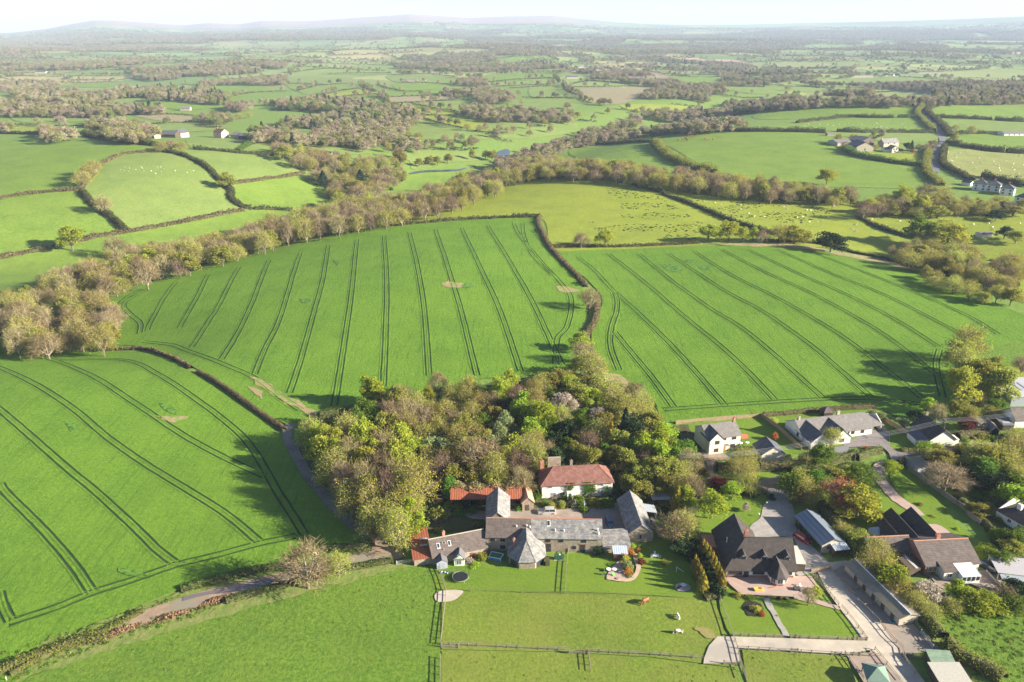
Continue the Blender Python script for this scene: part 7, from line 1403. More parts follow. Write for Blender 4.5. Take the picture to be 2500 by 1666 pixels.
for t, sp, sc_ in (('Z 2105,1370 2180,1385 2353,1375 2500,1385 2560,1600 2400,1640 2270,1600 2180,1490 2130,1420', 1.2, .8), ('V 0,1060 240,950 500,850 640,800 830,740 1200,660 1300,620 1240,690 1000,760 700,850 400,960 60,1096', 1.0, .9),
                   ('V 0,930 300,840 600,740 900,640 1040,600 1000,640 700,730 600,790 300,900 0,1010', 1.1, .9), ('F 0,40 10,41 10,42', 9, 1), ('Z 650,1380 900,1312 1005,1305 1010,1560 300,1568 100,1568 300,1485', 2.4, .5), ('Z 1020,1500 1300,1506 1690,1540 1720,1600 1020,1600', 2.0, .45), ('Z 1710,1500 1940,1515 1990,1600 1740,1600', 1.7, .5)):
    x, y = fill(G(t)[:, :2], sp, rng, .8); TP.append(np.column_stack([x, y])); TSC.append(np.full(len(x), sc_))
TP = np.vstack(TP); TSC = np.concatenate(TSC); n_ = len(TP); s = TSC*(.5+.8*rng.random(n_)); print('tussocks', n_)
scatter('meadow_tussocks', np.column_stack([TP, h(TP[:, 0], TP[:, 1])+.03]), GS, rng.integers(0, 2, n_), np.column_stack([s, s, s*.8]), rng.random(n_)*6.28)
# dark grass tufts on the yellow pastures
TS = proto_col('rush_plants', [(shrub('rushes', 803, .6, .9, 60, .4), [leaf('rush_clump', (.10, .11, .03), (.06, .075, .02), .2, .2)])]); TP = []
for t, n0 in (('T 430,390 560,400 690,440 800,500 880,560 860,640 500,650 330,560 500,520', 420), ('T 730,430 1000,460 1300,470 1500,500 1250,590 1150,560 900,490', 420)):
    P = G(t)[:, :2]; x, y = fill(P, 3.0, rng, .9); nn = fbm(x/16, y/9) > .505; x, y = x[nn], y[nn]; TP.append(np.column_stack([x, y]))
TP = np.vstack(TP); n_ = len(TP); s = .5+.7*rng.random(n_)
scatter('rush_tufts', np.column_stack([TP, h(TP[:, 0], TP[:, 1])+.1]), TS, np.zeros(n_), np.column_stack([s*1.5, s, s*.5]), rng.random(n_)*.3)
# ------------------------------------------------------------------ fences
RW = [('weathered rail fence from the sheds down to the concrete apron, casting a long shadow', 'H 345,400 380,480 408,570'), ('weathered rail fence on the left side of the pony paddock', 'H 408,570 405,650 370,960'),
 ('pale rail fence between the two lawns behind the barn range', 'H 1285,290 1275,400 1262,600'), ('rail fence along the bottom of the pony paddock, left of the gate', 'H 372,960 700,975 1000,990 1290,1003'),
 ('rail fence along the bottom of the pony paddock, right of the gate', 'H 1440,1012 1800,1030 2100,1050 2255,1062'), ('short rail fence dropping from the paddock gate', 'H 1430,1012 1448,1155'), ('rail fence continuing down the left paddock edge at the bottom', 'H 368,1060 366,1300'),
 ('slanting rail fence on the left of the chalet garden', 'J 160,600 200,720 240,830 262,900'), ('rail fence beside the concrete apron below the chalet garden', 'J 262,900 290,980 315,1085 360,1215'),
 ('rail fence across the bottom of the chalet lawn, left part', 'J 262,897 440,905 622,910'), ('rail fence across the bottom of the chalet lawn, right part', 'J 680,910 950,925 1225,932'), ('rail fence from the lawn corner up along the concrete yard', 'J 1225,932 1130,800 1040,690'),
 ('rail fence from the patio along the upper concrete yard', 'J 1020,680 900,530 830,445'), ('rail fence along the lower side of the concrete track', 'J 295,992 600,1010 900,1030 1175,1042'), ('slanting rail fence of the gazebo pen', 'J 1065,1030 1130,1120 1200,1215'),
 ('rail fence between gazebo pen and concrete yard', 'J 1280,1000 1330,1060 1400,1150 1460,1224'), ('short fence beside the pen gate at the concrete yard end', 'J 1175,1042 1325,1050'), ('rail fence between the pens and the yard, upper', 'J 970,430 1060,540 1130,610'),
 ('rail fence between the pens and the yard, middle', 'J 1155,650 1210,700 1310,800'), ('rail fence between the pens and the yard, lower', 'J 1315,810 1395,910 1480,990 1500,1080'), ('rail fence at the back of the muddy pen', 'J 1560,800 1640,900 1725,1000 1770,1050'),
 ('rail fence across the muddy pen bottom', 'J 1475,1040 1620,1050 1765,1050'), ('rail fence down the left of the goat pen', 'J 1480,1050 1530,1130 1600,1215'), ('short cross fence in the stable pens, upper', 'J 1090,560 1200,560'), ('short cross fence in the stable pens, lower', 'J 1205,690 1300,665')]
for lb, t in RW: rail_fence(lb, t, WOODF, rails=3 if 'cross' not in lb else 4)
rail_fence('wire fence with slim posts between the lawns and the pony paddock', 'H 408,572 770,582 1140,595 1262,600 1500,605 1730,612 1970,618 2220,636', WOODF, rails=3, sp=5.2, wire=True, hg=1.2, name='wire_fence')
rail_fence('wire fence along the top of the lower left field', 'V 40,1090 170,1045 300,985 420,940 610,860 750,825 940,770 1090,720 1220,680 1380,640 1550,590 1700,550 1900,500 2100,455 2260,425', CONCP, rails=2, sp=6.0, wire=True, hg=1.1, name='wire_fence')
gate('wooden gate at the left end of the paddock bottom fence', 'H 375,978 497,985', WOODF); gate('wooden gate in the middle of the paddock bottom fence', 'H 1293,1020 1428,1024', WOODF)
gate('galvanised field gate at the farm lane end', 'H 55,385 175,370', GALV); gate('wooden gate at the right corner of the chalet lawn', 'J 1130,930 1222,932', WOODF); gate('wooden gate in the middle of the concrete track fence', 'J 680,1012 725,1016', WOODF)
gate('wooden gate on the concrete apron', 'J 195,1100 312,1105', WOODF); gate('wooden gate at the end of the concrete track fence', 'J 1125,1040 1172,1042', WOODF); gate('wooden gate beside the grey path on the chalet lawn', 'J 676,912 716,914', WOODF)
gate('grey metal hurdle gate leaning in the muddy pen', 'J 1610,880 1695,990', GALV)
board_fence('long low board fence along the crop margin behind the cream house', 'E 0,265 300,235 600,210 970,185', BOARD, 1.3); board_fence('board fence between the cream house lawn and the long bungalow', 'E 980,185 1180,330 1330,470 1440,570', BOARD, 1.6)
board_fence('board fence between bungalow drive and dark roofed cottage', 'F 430,620 560,700 700,780 860,850', BOARD, 1.8); board_fence('board fence along the right hand garden, upper part', 'F 700,1140 850,1240 1000,1350', WOODF, 1.6)
board_fence('board fence along the right hand garden, lower part', 'F 1000,1350 1150,1460 1300,1560 D 1500,110 1640,220', WOODF, 1.5); board_fence('low boundary fence beside the chalet driveway entrance', 'E 890,990 1000,1040 1110,1110', WOODF, 1.0)
board_fence('stone garden wall below the carport of the brick bungalow', 'D 1700,700 1840,850', W_BLOCK, .8, posts=False, name='garden_wall', cat='wall'); board_fence('low brick wall at the end of the pens', 'J 825,440 965,415', BOARD, 1.1, name='pen_fence')
board_fence('white low wall edging the tarmac drive of the long bungalow', 'F 510,860 515,790 480,720', W_WHITE, .3, posts=False, name='low_wall', cat='wall')
# ------------------------------------------------------------------ electricity poles
def pole(lb, t, hg, arm=True):
    p = G(t)[0]; r = empty('electricity_pole', tuple(p), 0, lb, 'pole'); MB().tube((0, 0, -.5), (0, 0, hg), .15, .11, 8).obj('pole', M_BARK, r)
    if arm:
        a = MB().box(-.06, .06, -1.1, 1.1, hg-.5, hg-.38).obj('crossarm', W_WOOD, r)
        for y in (-1, -.35, .35, 1): MB().tube((0, y, hg-.38), (0, y, hg-.15), .05, .05, 6).obj('insulator', F_WHITE, a)
    return np.array([p[0], p[1], p[2]+hg-.15])
pa = pole('tall electricity pole beside the bright green round tree', 'E 1480,822', 9.5); pb = pole('slim electricity pole in front of the white cottage gable', 'F 1040,880', 8.5); pc = pole('short pole in the hedge right of the garden shed', 'E 2040,760', 4, False)
pd = PZ([[1650, 1170]])[0]+[0, 0, 7.5]; pe = PZ([[2600, 1040]])[0]+[0, 0, 8]; m = MB()
for a, b in ((pa, pb), (pa, pd), (pb, pe)):
    for off in (-1, -.35, .35, 1):
        for i in range(14):
            t0, t1 = i/14, (i+1)/14; q = [a+(b-a)*t+[0, off, -1.2*4*t*(1-t)] for t in (t0, t1)]; m.tube(q[0], q[1], .022, .022, 3)
tag(m.obj('power_lines', GALV), 'four thin electricity wires strung between the two village poles', 'wires')
# ------------------------------------------------------------------ vehicles
TYRE = plain('tyre_rubber', (.02, .02, .02), .8); RIM = plain('wheel_rim', (.45, .45, .46), .35, .7); LAMP = plain('lamp_glass', (.75, .75, .72), .15); TAIL = plain('tail_lamp', (.35, .02, .02), .2)
def car(lb, t, hd, paint, L=4.4, W_=1.82, Ht=1.5, van=False):
    p = G(t)[0]; r = empty('parked_car', (p[0], p[1], p[2]+.12), hd, lb, 'car'); b = MB(); hw = W_/2
    st = [(-L/2, .42, .72, .80), (-L/2+.12, .25, .86, .93), (-L*.28, .22, .98 if not van else 1.0, 1.0), (0, .2, 1.0, 1.0), (L*.3, .2, 1.0, 1.0), (L/2-.12, .25, .98, .95), (L/2, .4, .8, .86)]  # front at -x
    V = []
    for x, z0, z1, f in st: V += [(x, -hw*f, z0), (x, -hw*f, (z0+z1)*.55), (x, -hw*f*.93, z1), (x, hw*f*.93, z1), (x, hw*f, (z0+z1)*.55), (x, hw*f, z0)]
    F = []
    for i in range(len(st)-1):
        for j in range(6): F.append((i*6+j, i*6+(j+1) % 6, (i+1)*6+(j+1) % 6, (i+1)*6+j))
    F += [tuple(range(6))[::-1], tuple(6*(len(st)-1)+k for k in range(6))]; b.add(V, F); b.obj('body', paint, r)
    x0, x1 = (-L*.2, L*.46) if not van else (-L*.34, L*.48); a, c = x0+.55, x1-.35; g = MB(); w1 = hw*.92; w2 = hw*.76
    g.add([(x0, -w1, .97), (x1, -w1, .97), (x1, w1, .97), (x0, w1, .97), (a, -w2, Ht-.05), (c, -w2, Ht-.05), (c, w2, Ht-.05), (a, w2, Ht-.05)], [(0, 1, 5, 4), (1, 2, 6, 5), (2, 3, 7, 6), (3, 0, 4, 7), (4, 5, 6, 7)]); g.obj('windows', G_, r)
    rf = MB(); rf.slab([(a-.06, -w2-.02, Ht-.03), (c+.08, -w2-.02, Ht-.03), (c+.08, w2+.02, Ht-.03), (a-.06, w2+.02, Ht-.03), ((a+c)/2, -w2*.6, Ht+.03), ((a+c)/2, w2*.6, Ht+.03)], [(0, 1, 4), (1, 2, 5, 4), (2, 3, 5), (3, 0, 4, 5)], .05)
    for sx in (-1, 1):
        for xx, xt in ((x0, a), (x0+(x1-x0)*.5, a+(c-a)*.48), (x1, c)): rf.tube((xx, sx*w1, .96), (xt, sx*w2, Ht-.04), .04, .04, 4)
    rf.obj('roof', paint, r)
    for sx in (-L*.31, L*.31):
        for sy in (-1, 1):
            w_ = MB().tube((sx, sy*(hw-.2), .33), (sx, sy*(hw+.01), .33), .33, .33, 14).obj('wheel', TYRE, r); MB().tube((sx, sy*(hw-.02), .33), (sx, sy*(hw+.03), .33), .2, .2, 10).obj('rim', RIM, w_)
    for sy in (-1, 1): MB().box(-L/2-.015, -L/2+.2, sy*hw*.62-.17, sy*hw*.62+.17, .64, .78).obj('headlight', LAMP, r); MB().box(L/2-.15, L/2+.012, sy*hw*.7-.12, sy*hw*.7+.12, .72, .9).obj('tail_light', TAIL, r); MB().box(x0+.25, x0+.42, sy*hw-.08*0+sy*.0, sy*hw+sy*.16, .98, 1.1).obj('mirror', paint, r)
    return r
SILV = plain('silver_paint', (.52, .50, .50), .3, .3); BLUEG = plain('blue_grey_paint', (.10, .15, .19), .25, .3); REDP = plain('dark_red_paint', (.26, .015, .025), .22, .1); BLKP = plain('black_paint', (.03, .035, .05), .22, .2)
car('silver sport utility car parked in the sunlit farmyard', 'A 1855,652', R(2), SILV, 4.6, 1.86, 1.62); car('blue grey hatchback parked in the shade beside the slate barn', 'B 985,800', R(98), BLUEG, 4.3, 1.8, 1.45)
car('dark red car parked beside the open tin roofed garage', 'C 1660,470', R(120), REDP, 4.5, 1.84, 1.5, True); car('dark people carrier parked right of the brick bungalow', 'D 1700,665', R(-62), BLKP, 4.7, 1.9, 1.7, True)
car('blue grey car half hidden beside the dark garage at the right', 'F 1690,815', R(20), BLUEG, 4.2, 1.78, 1.45)
# ------------------------------------------------------------------ animals
def skin_mesh(name, verts, edges, radii, mats, mi=None):
    me = bpy.data.meshes.new(name); me.from_pydata(verts, edges, []); o = bpy.data.objects.new(name, me); col.objects.link(o)
    o.modifiers.new('skin', 'SKIN').use_smooth_shade = True; sk = me.skin_vertices[0] if me.skin_vertices else None
    if sk is None:
        bpy.context.view_layer.objects.active = o; sk = me.skin_vertices[0]
    for i, r in enumerate(radii): sk.data[i].radius = (r, r) if not isinstance(r, tuple) else r
    sk.data[0].use_root = True; sb = o.modifiers.new('sub', 'SUBSURF'); sb.levels = 1; sb.render_levels = 1
    dg = bpy.context.evaluated_depsgraph_get(); m2 = bpy.data.meshes.new_from_object(o.evaluated_get(dg)); m2.name = name; bpy.data.objects.remove(o)
    m2.materials.clear()
    for m in mats: m2.materials.append(m)
    return m2
def quadruped(name, mats, s=1.0, graze=True, bulk=1.0, leg=1.0, neck=1.0):
    hl = .75*leg
    V = [(.55, 0, hl+.35), (.1, 0, hl+.30), (-.45, 0, hl+.38), (-.75, 0, hl+.45), (-1.05*neck, 0, hl+.05 if graze else hl+.9), (-1.22*neck, 0, .35 if graze else hl+1.15), (-1.38*neck, 0, .08 if graze else hl+.95),
         (.78, 0, hl+.42), (.92, 0, hl+.05), (.95, 0, hl-.35)]
    E = [(0, 1), (1, 2), (2, 3), (3, 4), (4, 5), (5, 6), (0, 7), (7, 8), (8, 9)]; Rr = [.30*bulk, .31*bulk, .30*bulk, .22*bulk, .13, .13, .07, .10, .05, .04]
    for x, root, fw in ((.62, 0, 1), (-.5, 2, 0)):
        for sy in (-1, 1):
            k = len(V); V += [(x, sy*.17, hl), (x+(.14 if fw else .0), sy*.17, hl*.52), (x+(.06 if fw else .02), sy*.17, .18), (x, sy*.17, .02)]; E += [(root, k), (k, k+1), (k+1, k+2), (k+2, k+3)]; Rr += [.15, .075, .05, .06]
    V = [tuple(c*s for c in v) for v in V]; Rr = [r*s for r in Rr]; return skin_mesh(name, V, E, Rr, mats)
def patches(name, c1, c2, sc, lo=.48, hi=.52):
    return surf(name, c1, c2, sc, lo=lo, hi=hi, rough=.8)
CHEST = plain('chestnut_coat', (.22, .085, .035), .7); GREYH = plain('white_coat', (.66, .62, .56), .8); PIED = patches('piebald_coat', (.68, .62, .56), (.14, .07, .05), .9)
for lb, t, mt, s, rz in (('brown horse grazing by the wire fence, head down to the left', 'H 1838,660', CHEST, 1.12, R(35)), ('white pony grazing, seen from behind, above the piebald one', 'H 2074,768', GREYH, .8, R(-80)), ('piebald pony grazing in the lower right paddock', 'H 2078,878', PIED, .95, R(5))):
    p = G(t)[0]; o = link('horse', quadruped('horse', [mt], 1.0), None, tuple(p)); o.scale = (s, s, s); o.rotation_euler = (0, 0, rz); tag(o, lb, 'horse', 'grazing horses and ponies')
MANE = plain('dark_mane', (.05, .03, .02), .9)
sheep = quadruped('sheep', [plain('sheep_wool', (.66, .62, .52), .95)], .78, True, 1.25, .75, .8); cow = quadruped('cow', [plain('red_coat', (.20, .06, .025), .8)], 1.2, True, 1.1, .9)
rng = np.random.default_rng(8)
def flock(P, me, nm, lb, grp, sc=1.0, lift_=.02):
    for p in P:
        o = link(nm, me, None, (p[0], p[1], p[2]+lift_)); s = sc*(.85+.3*rng.random()); o.scale = (s, s, s); o.rotation_euler = (0, 0, rng.random()*6.28); tag(o, lb, nm, grp)
flock(G('S 575,300 595,305 570,315 590,320 555,312 625,312 655,305 660,318 650,300 695,318 715,330 725,300 740,300 755,310 740,322 805,318 805,312 945,335 860,325 890,318'), sheep, 'sheep', 'white sheep grazing in the round left hillside field', 'sheep in the round hillside field', .62, .1)
def rnd(txt, n): 
    P = G(txt)[:, :2]; x, y = fill(P, 5, rng, .9); k = rng.choice(len(x), min(n, len(x)), replace=False); return np.column_stack([x[k], y[k], h(x[k], y[k])])
flock(rnd('T 740,410 1000,440 1400,460 1560,480 1800,600 1700,650 1500,560 1200,560 1000,500', 42), sheep, 'sheep', 'white sheep grazing on the tufted yellow pasture', 'sheep on the tufted yellow pasture', .85, .15)
flock(rnd('Q 870,1260 1300,1220 2000,1230 2350,1300 2350,1450 1500,1400 1240,1450', 22), sheep, 'sheep', 'white sheep grazing on the pasture beyond the two big oaks', 'sheep beyond the two big oaks', .9, .15)
flock(rnd('Q 1620,670 2352,700 2352,960 2000,900 1700,830 1600,760', 34), sheep, 'sheep', 'white sheep grazing on the pale pasture right of the road', 'sheep on the pale pasture', 1.0, .3)
flock(rnd('Q 100,420 900,380 1300,400 1300,450 500,450 100,450', 26), sheep, 'sheep', 'white sheep grazing on the pasture below the skyline belt', 'sheep on the upper pasture', 1.0, .3)
flock(G('P 1245,708 1250,716 1280,712 1300,716 1275,722 1345,720 1205,755 1230,742 1255,745 1268,757 1415,748 1480,752 1040,735'), cow, 'cow', 'red brown cow grazing in the wide green pasture', 'red cows in the wide pasture', 1.3, .25)
# ------------------------------------------------------------------ garden things
p = G('A 757,1490')[0]; tr = empty('trampoline', tuple(p), 0, 'round black trampoline with sagging net on the left lawn', 'trampoline')
ring = [(1.85*math.cos(a), 1.85*math.sin(a)) for a in np.linspace(0, 2*PI, 25)[:-1]]; MB().prism([(x*.86, y*.86) for x, y in ring], .82, .85).obj('jumping_mat', BLACK, tr)
m = MB()
for a, b in zip(ring, ring[1:]+ring[:1]): m.tube((*a, .85), (*b, .85), .07, .07, 5)
m.obj('padded_rim', plain('green_grey_pad', (.18, .22, .18), .7), tr)
for i in range(0, 24, 4): x, y = ring[i]; MB().tube((x, y, 0), (x, y, .85), .035, .035, 5).obj('leg', GALV, tr); MB().tube((x, y, .85), (x*1.02, y*1.02, 2.3), .03, .03, 5).obj('net_pole', BLACK, tr)
m = MB()
for a, b in zip(ring, ring[1:]+ring[:1]):
    for z in (1.1, 1.5, 1.9, 2.2): m.tube((*a, z), (*b, z), .012, .012, 3)
m.obj('net', BLACK, tr)
c = G('A 1120,1235 1225,1258 1297,1205 1190,1160'); o = c.mean(0); r = empty('paddling_pool', tuple(o), 0, 'blue framed rectangular pool with green water beside the roundhouse', 'pool'); hw, hd = 1.45, 1.0; a = R(-18)
rot = lambda x, y: (x*math.cos(a)-y*math.sin(a), x*math.sin(a)+y*math.cos(a)); BLUE = plain('pool_blue', (.05, .20, .48), .5); PB = MB()
for (x0, y0), (x1, y1) in (((-hw, -hd), (hw, -hd)), ((hw, -hd), (hw, hd)), ((hw, hd), (-hw, hd)), ((-hw, hd), (-hw, -hd))): PB.add([(*rot(x0, y0), .05), (*rot(x1, y1), .05), (*rot(x1*.94, y1*.94), .72), (*rot(x0*.94, y0*.94), .72), (*rot(x0*.9, y0*.9), .05), (*rot(x1*.9, y1*.9), .05), (*rot(x1*.88, y1*.88), .72), (*rot(x0*.88, y0*.88), .72)], [(0, 1, 2, 3), (4, 7, 6, 5), (3, 2, 6, 7)])
PB.obj('liner', BLUE, r); MB().add([(*rot(-hw*.9, -hd*.9), .58), (*rot(hw*.9, -hd*.9), .58), (*rot(hw*.9, hd*.9), .58), (*rot(-hw*.9, hd*.9), .58)], [(0, 1, 2, 3)]).obj('water', plain('green_water', (.05, .22, .04), .15), r)
m = MB(); cs = [rot(-hw, -hd), rot(hw, -hd), rot(hw, hd), rot(-hw, hd)]
for q0, q1 in zip(cs, cs[1:]+cs[:1]): m.tube((*q0, .74), (*q1, .74), .06, .06, 6); m.tube((*q0, 0), (*q0, .74), .05, .05, 6)
m.obj('frame', F_WHITE, r)
def item(name, lb, cat, t, parts, rz=0):
    p = G(t)[0]; r = empty(name, (p[0], p[1], p[2]+.06), rz, lb, cat)
    for nm, mt, fn in parts: mb = MB(); fn(mb); mb.obj(nm, mt, r)
    return r
item('oil_tank', 'dark green oil tank in the shade behind the roundhouse', 'tank', 'B 333,1235', [('tank', plain('tank_green', (.03, .09, .06), .5), lambda m: m.prism([(-.9, -.5), (.9, -.5), (1, 0), (.9, .5), (-.9, .5), (-1, 0)], .2, 1.3)), ('cap', F_WHITE, lambda m: m.tube((.2, 0, 1.3), (.2, 0, 1.42), .2, .18, 10)), ('plinth', W_BLOCK, lambda m: m.box(-1.1, 1.1, -.7, .7, -.2, .2))])
def table(m): m.tube((0, 0, .72), (0, 0, .76), .55, .55, 16); m.tube((0, 0, 0), (0, 0, .72), .05, .05, 6)
def chairf(m, x, y, a):
    c, s_ = math.cos(a), math.sin(a); f = lambda u, v: (x+u*c-v*s_, y+u*s_+v*c)
    m.prism([f(-.22, -.22), f(.22, -.22), f(.22, .22), f(-.22, .22)], .42, .46); m.prism([f(-.22, .18), f(.22, .18), f(.22, .24), f(-.22, .24)], .46, .92)
    for u in (-.2, .2):
        for v in (-.2, .2): q = f(u, v); m.tube((*q, 0), (*q, .42), .025, .02, 5)
GREYP = plain('pale_garden_furniture', (.62, .62, .62), .5)
item('garden_table', 'pale garden table on the sunny strip of farm garden lawn', 'table', 'B 1570,1215', [('table_top', GREYP, lambda m: m.box(-.75, .75, -.45, .45, .70, .75)), ('leg', GREYP, lambda m: m.box(-.1, .1, -.3, .3, 0, .7))])
for t, lb, a in (('B 1522,1222', 'pale garden chair left of the pale garden table', PI/2), ('B 1615,1225', 'pale garden chair right of the pale garden table', -PI/2), ('B 1560,1180', 'pale garden chair behind the pale garden table', 0)):
    item('garden_chair', lb, 'chair', t, [('chair_frame', GREYP, lambda m, a=a: chairf(m, 0, 0, a))])
item('patio_table', 'round glass patio table on the curved patio', 'table', 'B 1045,1395', [('table_top', GREYP, table)])
for t, lb in (('B 940,1375', 'blue garden chair at the upper left of the patio'), ('B 912,1440', 'blue garden chair at the lower left of the patio')): item('garden_chair', lb, 'chair', t, [('chair_frame', plain('blue_plastic', (.03, .06, .30), .5), lambda m: chairf(m, 0, 0, PI/2))])
item('patio_table', 'small white round table beside the blue chairs', 'table', 'B 972,1395', [('table_top', F_WHITE, table)])
item('garden_chair', 'lime green garden chair on the patio', 'chair', 'B 1035,1455', [('chair_frame', plain('lime_plastic', (.2, .6, .08), .5), lambda m: chairf(m, 0, 0, .5))])
item('flower_pot', 'terracotta pot at the front edge of the patio', 'pot', 'B 1082,1500', [('pot', W_BRICK, lambda m: m.tube((0, 0, 0), (0, 0, .5), .25, .36, 12))])
item('climbing_frame', 'white triangular rope frame on the shaded lawn', 'play frame', 'B 1880,1395', [('frame', F_WHITE, lambda m: [m.tube(a_, b_, .04, .04, 5) for a_, b_ in (((-.9, -.4, 0), (-.7, .5, 1.0)), ((-.7, .5, 1.0), (1.0, -.3, 0)), ((-.9, -.4, 0), (1.0, -.3, 0)), ((-.5, .9, 0), (-.7, .5, 1.0)))])])
item('fire_pit', 'round pale fire bowl in the dark gravel circle', 'fire pit', 'C 145,1065', [('bowl', GALV, lambda m: m.tube((0, 0, .25), (0, 0, .6), .35, .65, 14)), ('base', BLACK, lambda m: m.tube((0, 0, 0), (0, 0, .25), .5, .35, 12))])
item('garden_bench', 'dark bench beside the pale fire bowl', 'bench', 'C 95,1085', [('seat', W_WOOD, lambda m: m.box(-.7, .7, -.2, .2, .4, .46)), ('leg', W_WOOD, lambda m: m.box(-.6, -.5, -.2, .2, 0, .4)), ('leg', W_WOOD, lambda m: m.box(.5, .6, -.2, .2, 0, .4))], .6)
item('toy_box', 'yellow ride-on toy box with red top on the pink patio', 'toy', 'C 1100,1118', [('box', plain('toy_yellow', (.60, .46, .10), .5), lambda m: m.prism([(-1.0, -.3), (-.8, -.5), (.9, -.5), (1.1, -.2), (1.1, .3), (.8, .5), (-.8, .5), (-1.0, .3)], .0, .75)), ('lid', plain('toy_red', (.45, .08, .06), .5), lambda m: m.tube((.5, 0, .75), (.5, 0, .85), .35, .3, 10))])
item('storage_box', 'black storage box on the patio right of the yellow toy box', 'box', 'C 1592,1112', [('box', BLACK, lambda m: m.box(-.65, .65, -.45, .45, 0, .7)), ('lid', plain('box_lid', (.06, .06, .06), .6), lambda m: m.slab([(-.7, -.5, .75), (.7, -.5, .75), (.7, .5, .82), (-.7, .5, .82)], [(0, 1, 2, 3)], .06))])
item('garden_chair', 'white plastic lounger behind the black storage box', 'chair', 'C 1640,1070', [('chair_frame', F_WHITE, lambda m: (chairf(m, 0, 0, .8), m.box(-.9, -.1, -.25, .25, .35, .41)))])
item('garden_seesaw', 'red wooden seesaw beside the entrance porch', 'toy', 'C 1270,1085', [('plank', REDD, lambda m: m.box(-.9, .9, -.14, .14, .25, .31)), ('stand', REDD, lambda m: m.box(-.1, .1, -.3, .3, 0, .25))], .3)
item('water_trough', 'turquoise oval tub beside the stable wall', 'trough', 'D 745,1215', [('tub', plain('turquoise_tub', (.12, .50, .48), .4), lambda m: m.prism([(.7*math.cos(t_), .4*math.sin(t_)) for t_ in np.linspace(0, 2*PI, 15)[:-1]], 0, .35)), ('inside', plain('tub_inside', (.05, .12, .12), .3), lambda m: m.prism([(.58*math.cos(t_), .3*math.sin(t_)) for t_ in np.linspace(0, 2*PI, 15)[:-1]], .3, .37))], R(-30))
item('log_pile', 'brushwood and log pile behind the open barn corner', 'log pile', 'A 460,700', [('logs', M_PALE, lambda m: [m.tube((random.uniform(-3, 3), random.uniform(-1.5, 1.5), random.uniform(.1, .9)), (random.uniform(-3, 3), random.uniform(-1.5, 1.5), random.uniform(.1, .9)), .09, .06, 5) for _ in range(70)])])
item('garden_lamp', 'white globe lamp on the drive edge, upper', 'lamp', 'C 1208,30', [('post', BLACK, lambda m: m.tube((0, 0, 0), (0, 0, .8), .03, .03, 5)), ('globe', F_WHITE, lambda m: m.tube((0, 0, .8), (0, 0, 1.1), .18, .18, 10))])
item('garden_lamp', 'white globe lamp on the drive edge, lower', 'lamp', 'C 1108,172', [('post', BLACK, lambda m: m.tube((0, 0, 0), (0, 0, .8), .03, .03, 5)), ('globe', F_WHITE, lambda m: m.tube((0, 0, .8), (0, 0, 1.1), .18, .18, 10))])
for t, lb in (('E 745,505', 'white patio table beside the cream house'), ('E 820,500', 'white parasol base table right of the cream house')): item('patio_table', lb, 'table', t, [('table_top', F_WHITE, table)])
item('gazebo_canopy', 'small red canopy attached beside the cream house', 'canopy', 'E 775,480', [('canopy', plain('red_canvas', (.5, .12, .08), .7), lambda m: m.slab([(-1.1, -.9, 2.0), (1.1, -.9, 2.0), (1.1, .9, 2.4), (-1.1, .9, 2.4)], [(0, 1, 2, 3)], .06)), ('post', W_WOOD, lambda m: [m.box(x-.04, x+.04, y-.04, y+.04, 0, 2.1) for x in (-1, 1) for y in (-.8, .8)])])
item('parasol', 'closed parasol with blue and white top at the farmyard edge', 'parasol', 'B 658,590', [('pole', F_WHITE, lambda m: m.tube((0, 0, 0), (0, 0, 2.3), .03, .03, 5)), ('cover', plain('blue_white_cloth', (.35, .38, .6), .8), lambda m: m.tube((0, 0, 1.1), (0, 0, 2.4), .16, .05, 8))])
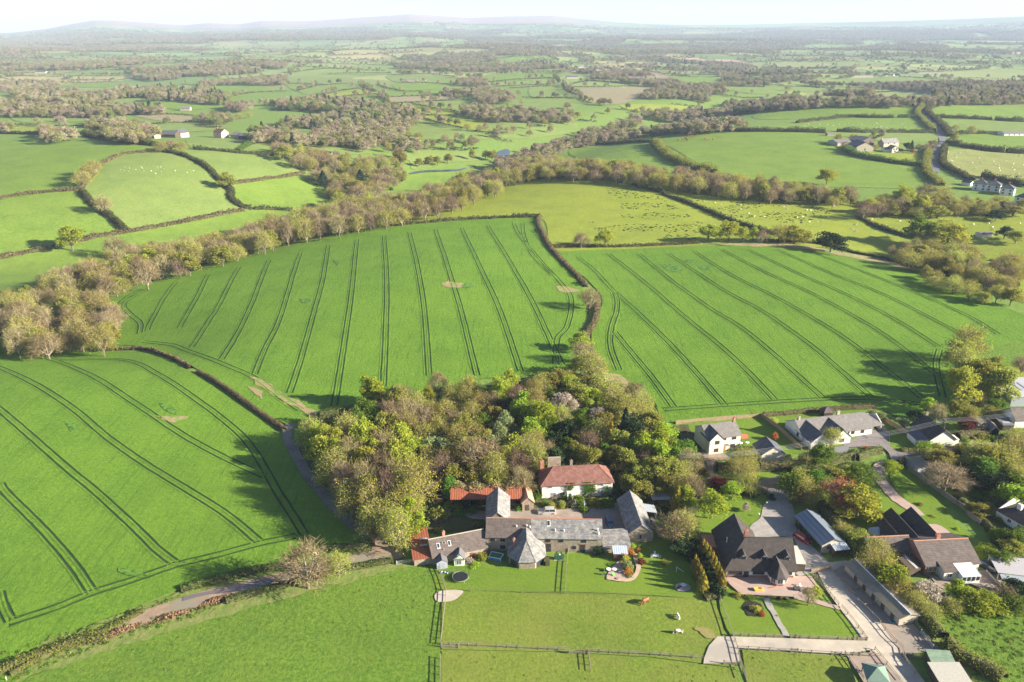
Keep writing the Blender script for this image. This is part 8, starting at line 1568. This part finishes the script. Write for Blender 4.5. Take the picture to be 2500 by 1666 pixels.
item('tarpaulin', 'crumpled blue tarpaulin lying on the farmyard', 'tarpaulin', 'B 690,632', [('sheet', BLUE, lambda m: m.prism([(1.6*math.cos(t_)*(.8+.3*math.sin(3*t_)), .7*math.sin(t_)) for t_ in np.linspace(0, 2*PI, 19)[:-1]], 0, .12)), ('heap', plain('mud_heap', (.1, .09, .06), .9), lambda m: m.prism([(.6*math.cos(t_), .35*math.sin(t_)) for t_ in np.linspace(0, 2*PI, 11)[:-1]], .12, .4))])
item('stacked_toys', 'heap of blue and white toys beside the small grey shed', 'toys', 'A 550,1425', [('blue_toys', BLUE, lambda m: [m.box(x, x+.3, y, y+.3, 0, .35) for x, y in ((-1, 0), (-.4, .3), (.3, 0), (.8, .3))]), ('white_toys', F_WHITE, lambda m: [m.box(x, x+.25, y, y+.25, 0, .45) for x, y in ((-.7, .3), (.05, .1), (.6, -.2))])])
# bank of chopped clay and dung along the track
rng = np.random.default_rng(77); P = path_pts(G('V 620,835 800,775 1000,720 1150,665 1300,615'), .35); n_ = 2600; i = rng.integers(0, len(P), n_); w_ = rng.normal(size=n_)*.75
C = np.column_stack([P[i, 0]+w_*.35+rng.normal(size=n_)*.2, P[i, 1]+w_, h(P[i, 0], P[i, 1])+.1+np.maximum(0, .85-.5*w_**2)*(.55+.45*np.sin(i*.23))*rng.random(n_)**.4]); v, f = quads(C, .42, rng)
tag(link('dung_heap', mesh_np('dung_heap', v, f, [surf('rusty_clods', (.30, .175, .10), (.13, .08, .05), 1.3)])), 'long ragged heap of rusty brown clods beside the farm track', 'heap')
print('objects', len(bpy.data.objects))
# ------------------------------------------------------------------ haze
m = bpy.data.materials.new('haze'); m.use_nodes = True; n = m.node_tree; n.nodes.clear()
o = n.nodes.new('ShaderNodeOutputMaterial'); pv = n.nodes.new('ShaderNodeVolumePrincipled')
pv.inputs['Color'].default_value = (.60, .75, 1.0, 1); pv.inputs['Density'].default_value = HAZE
pv.inputs['Anisotropy'].default_value = .0; n.links.new(pv.outputs[0], o.inputs['Volume'])
hb = MB().box(-20500, 20500, -20500, 20500, -90, 470).obj('haze', m); tag(hb, kind='stuff')
from collections import Counter
print(Counter(o.name.split('.')[0] for o in bpy.data.objects if not o.parent).most_common(25))
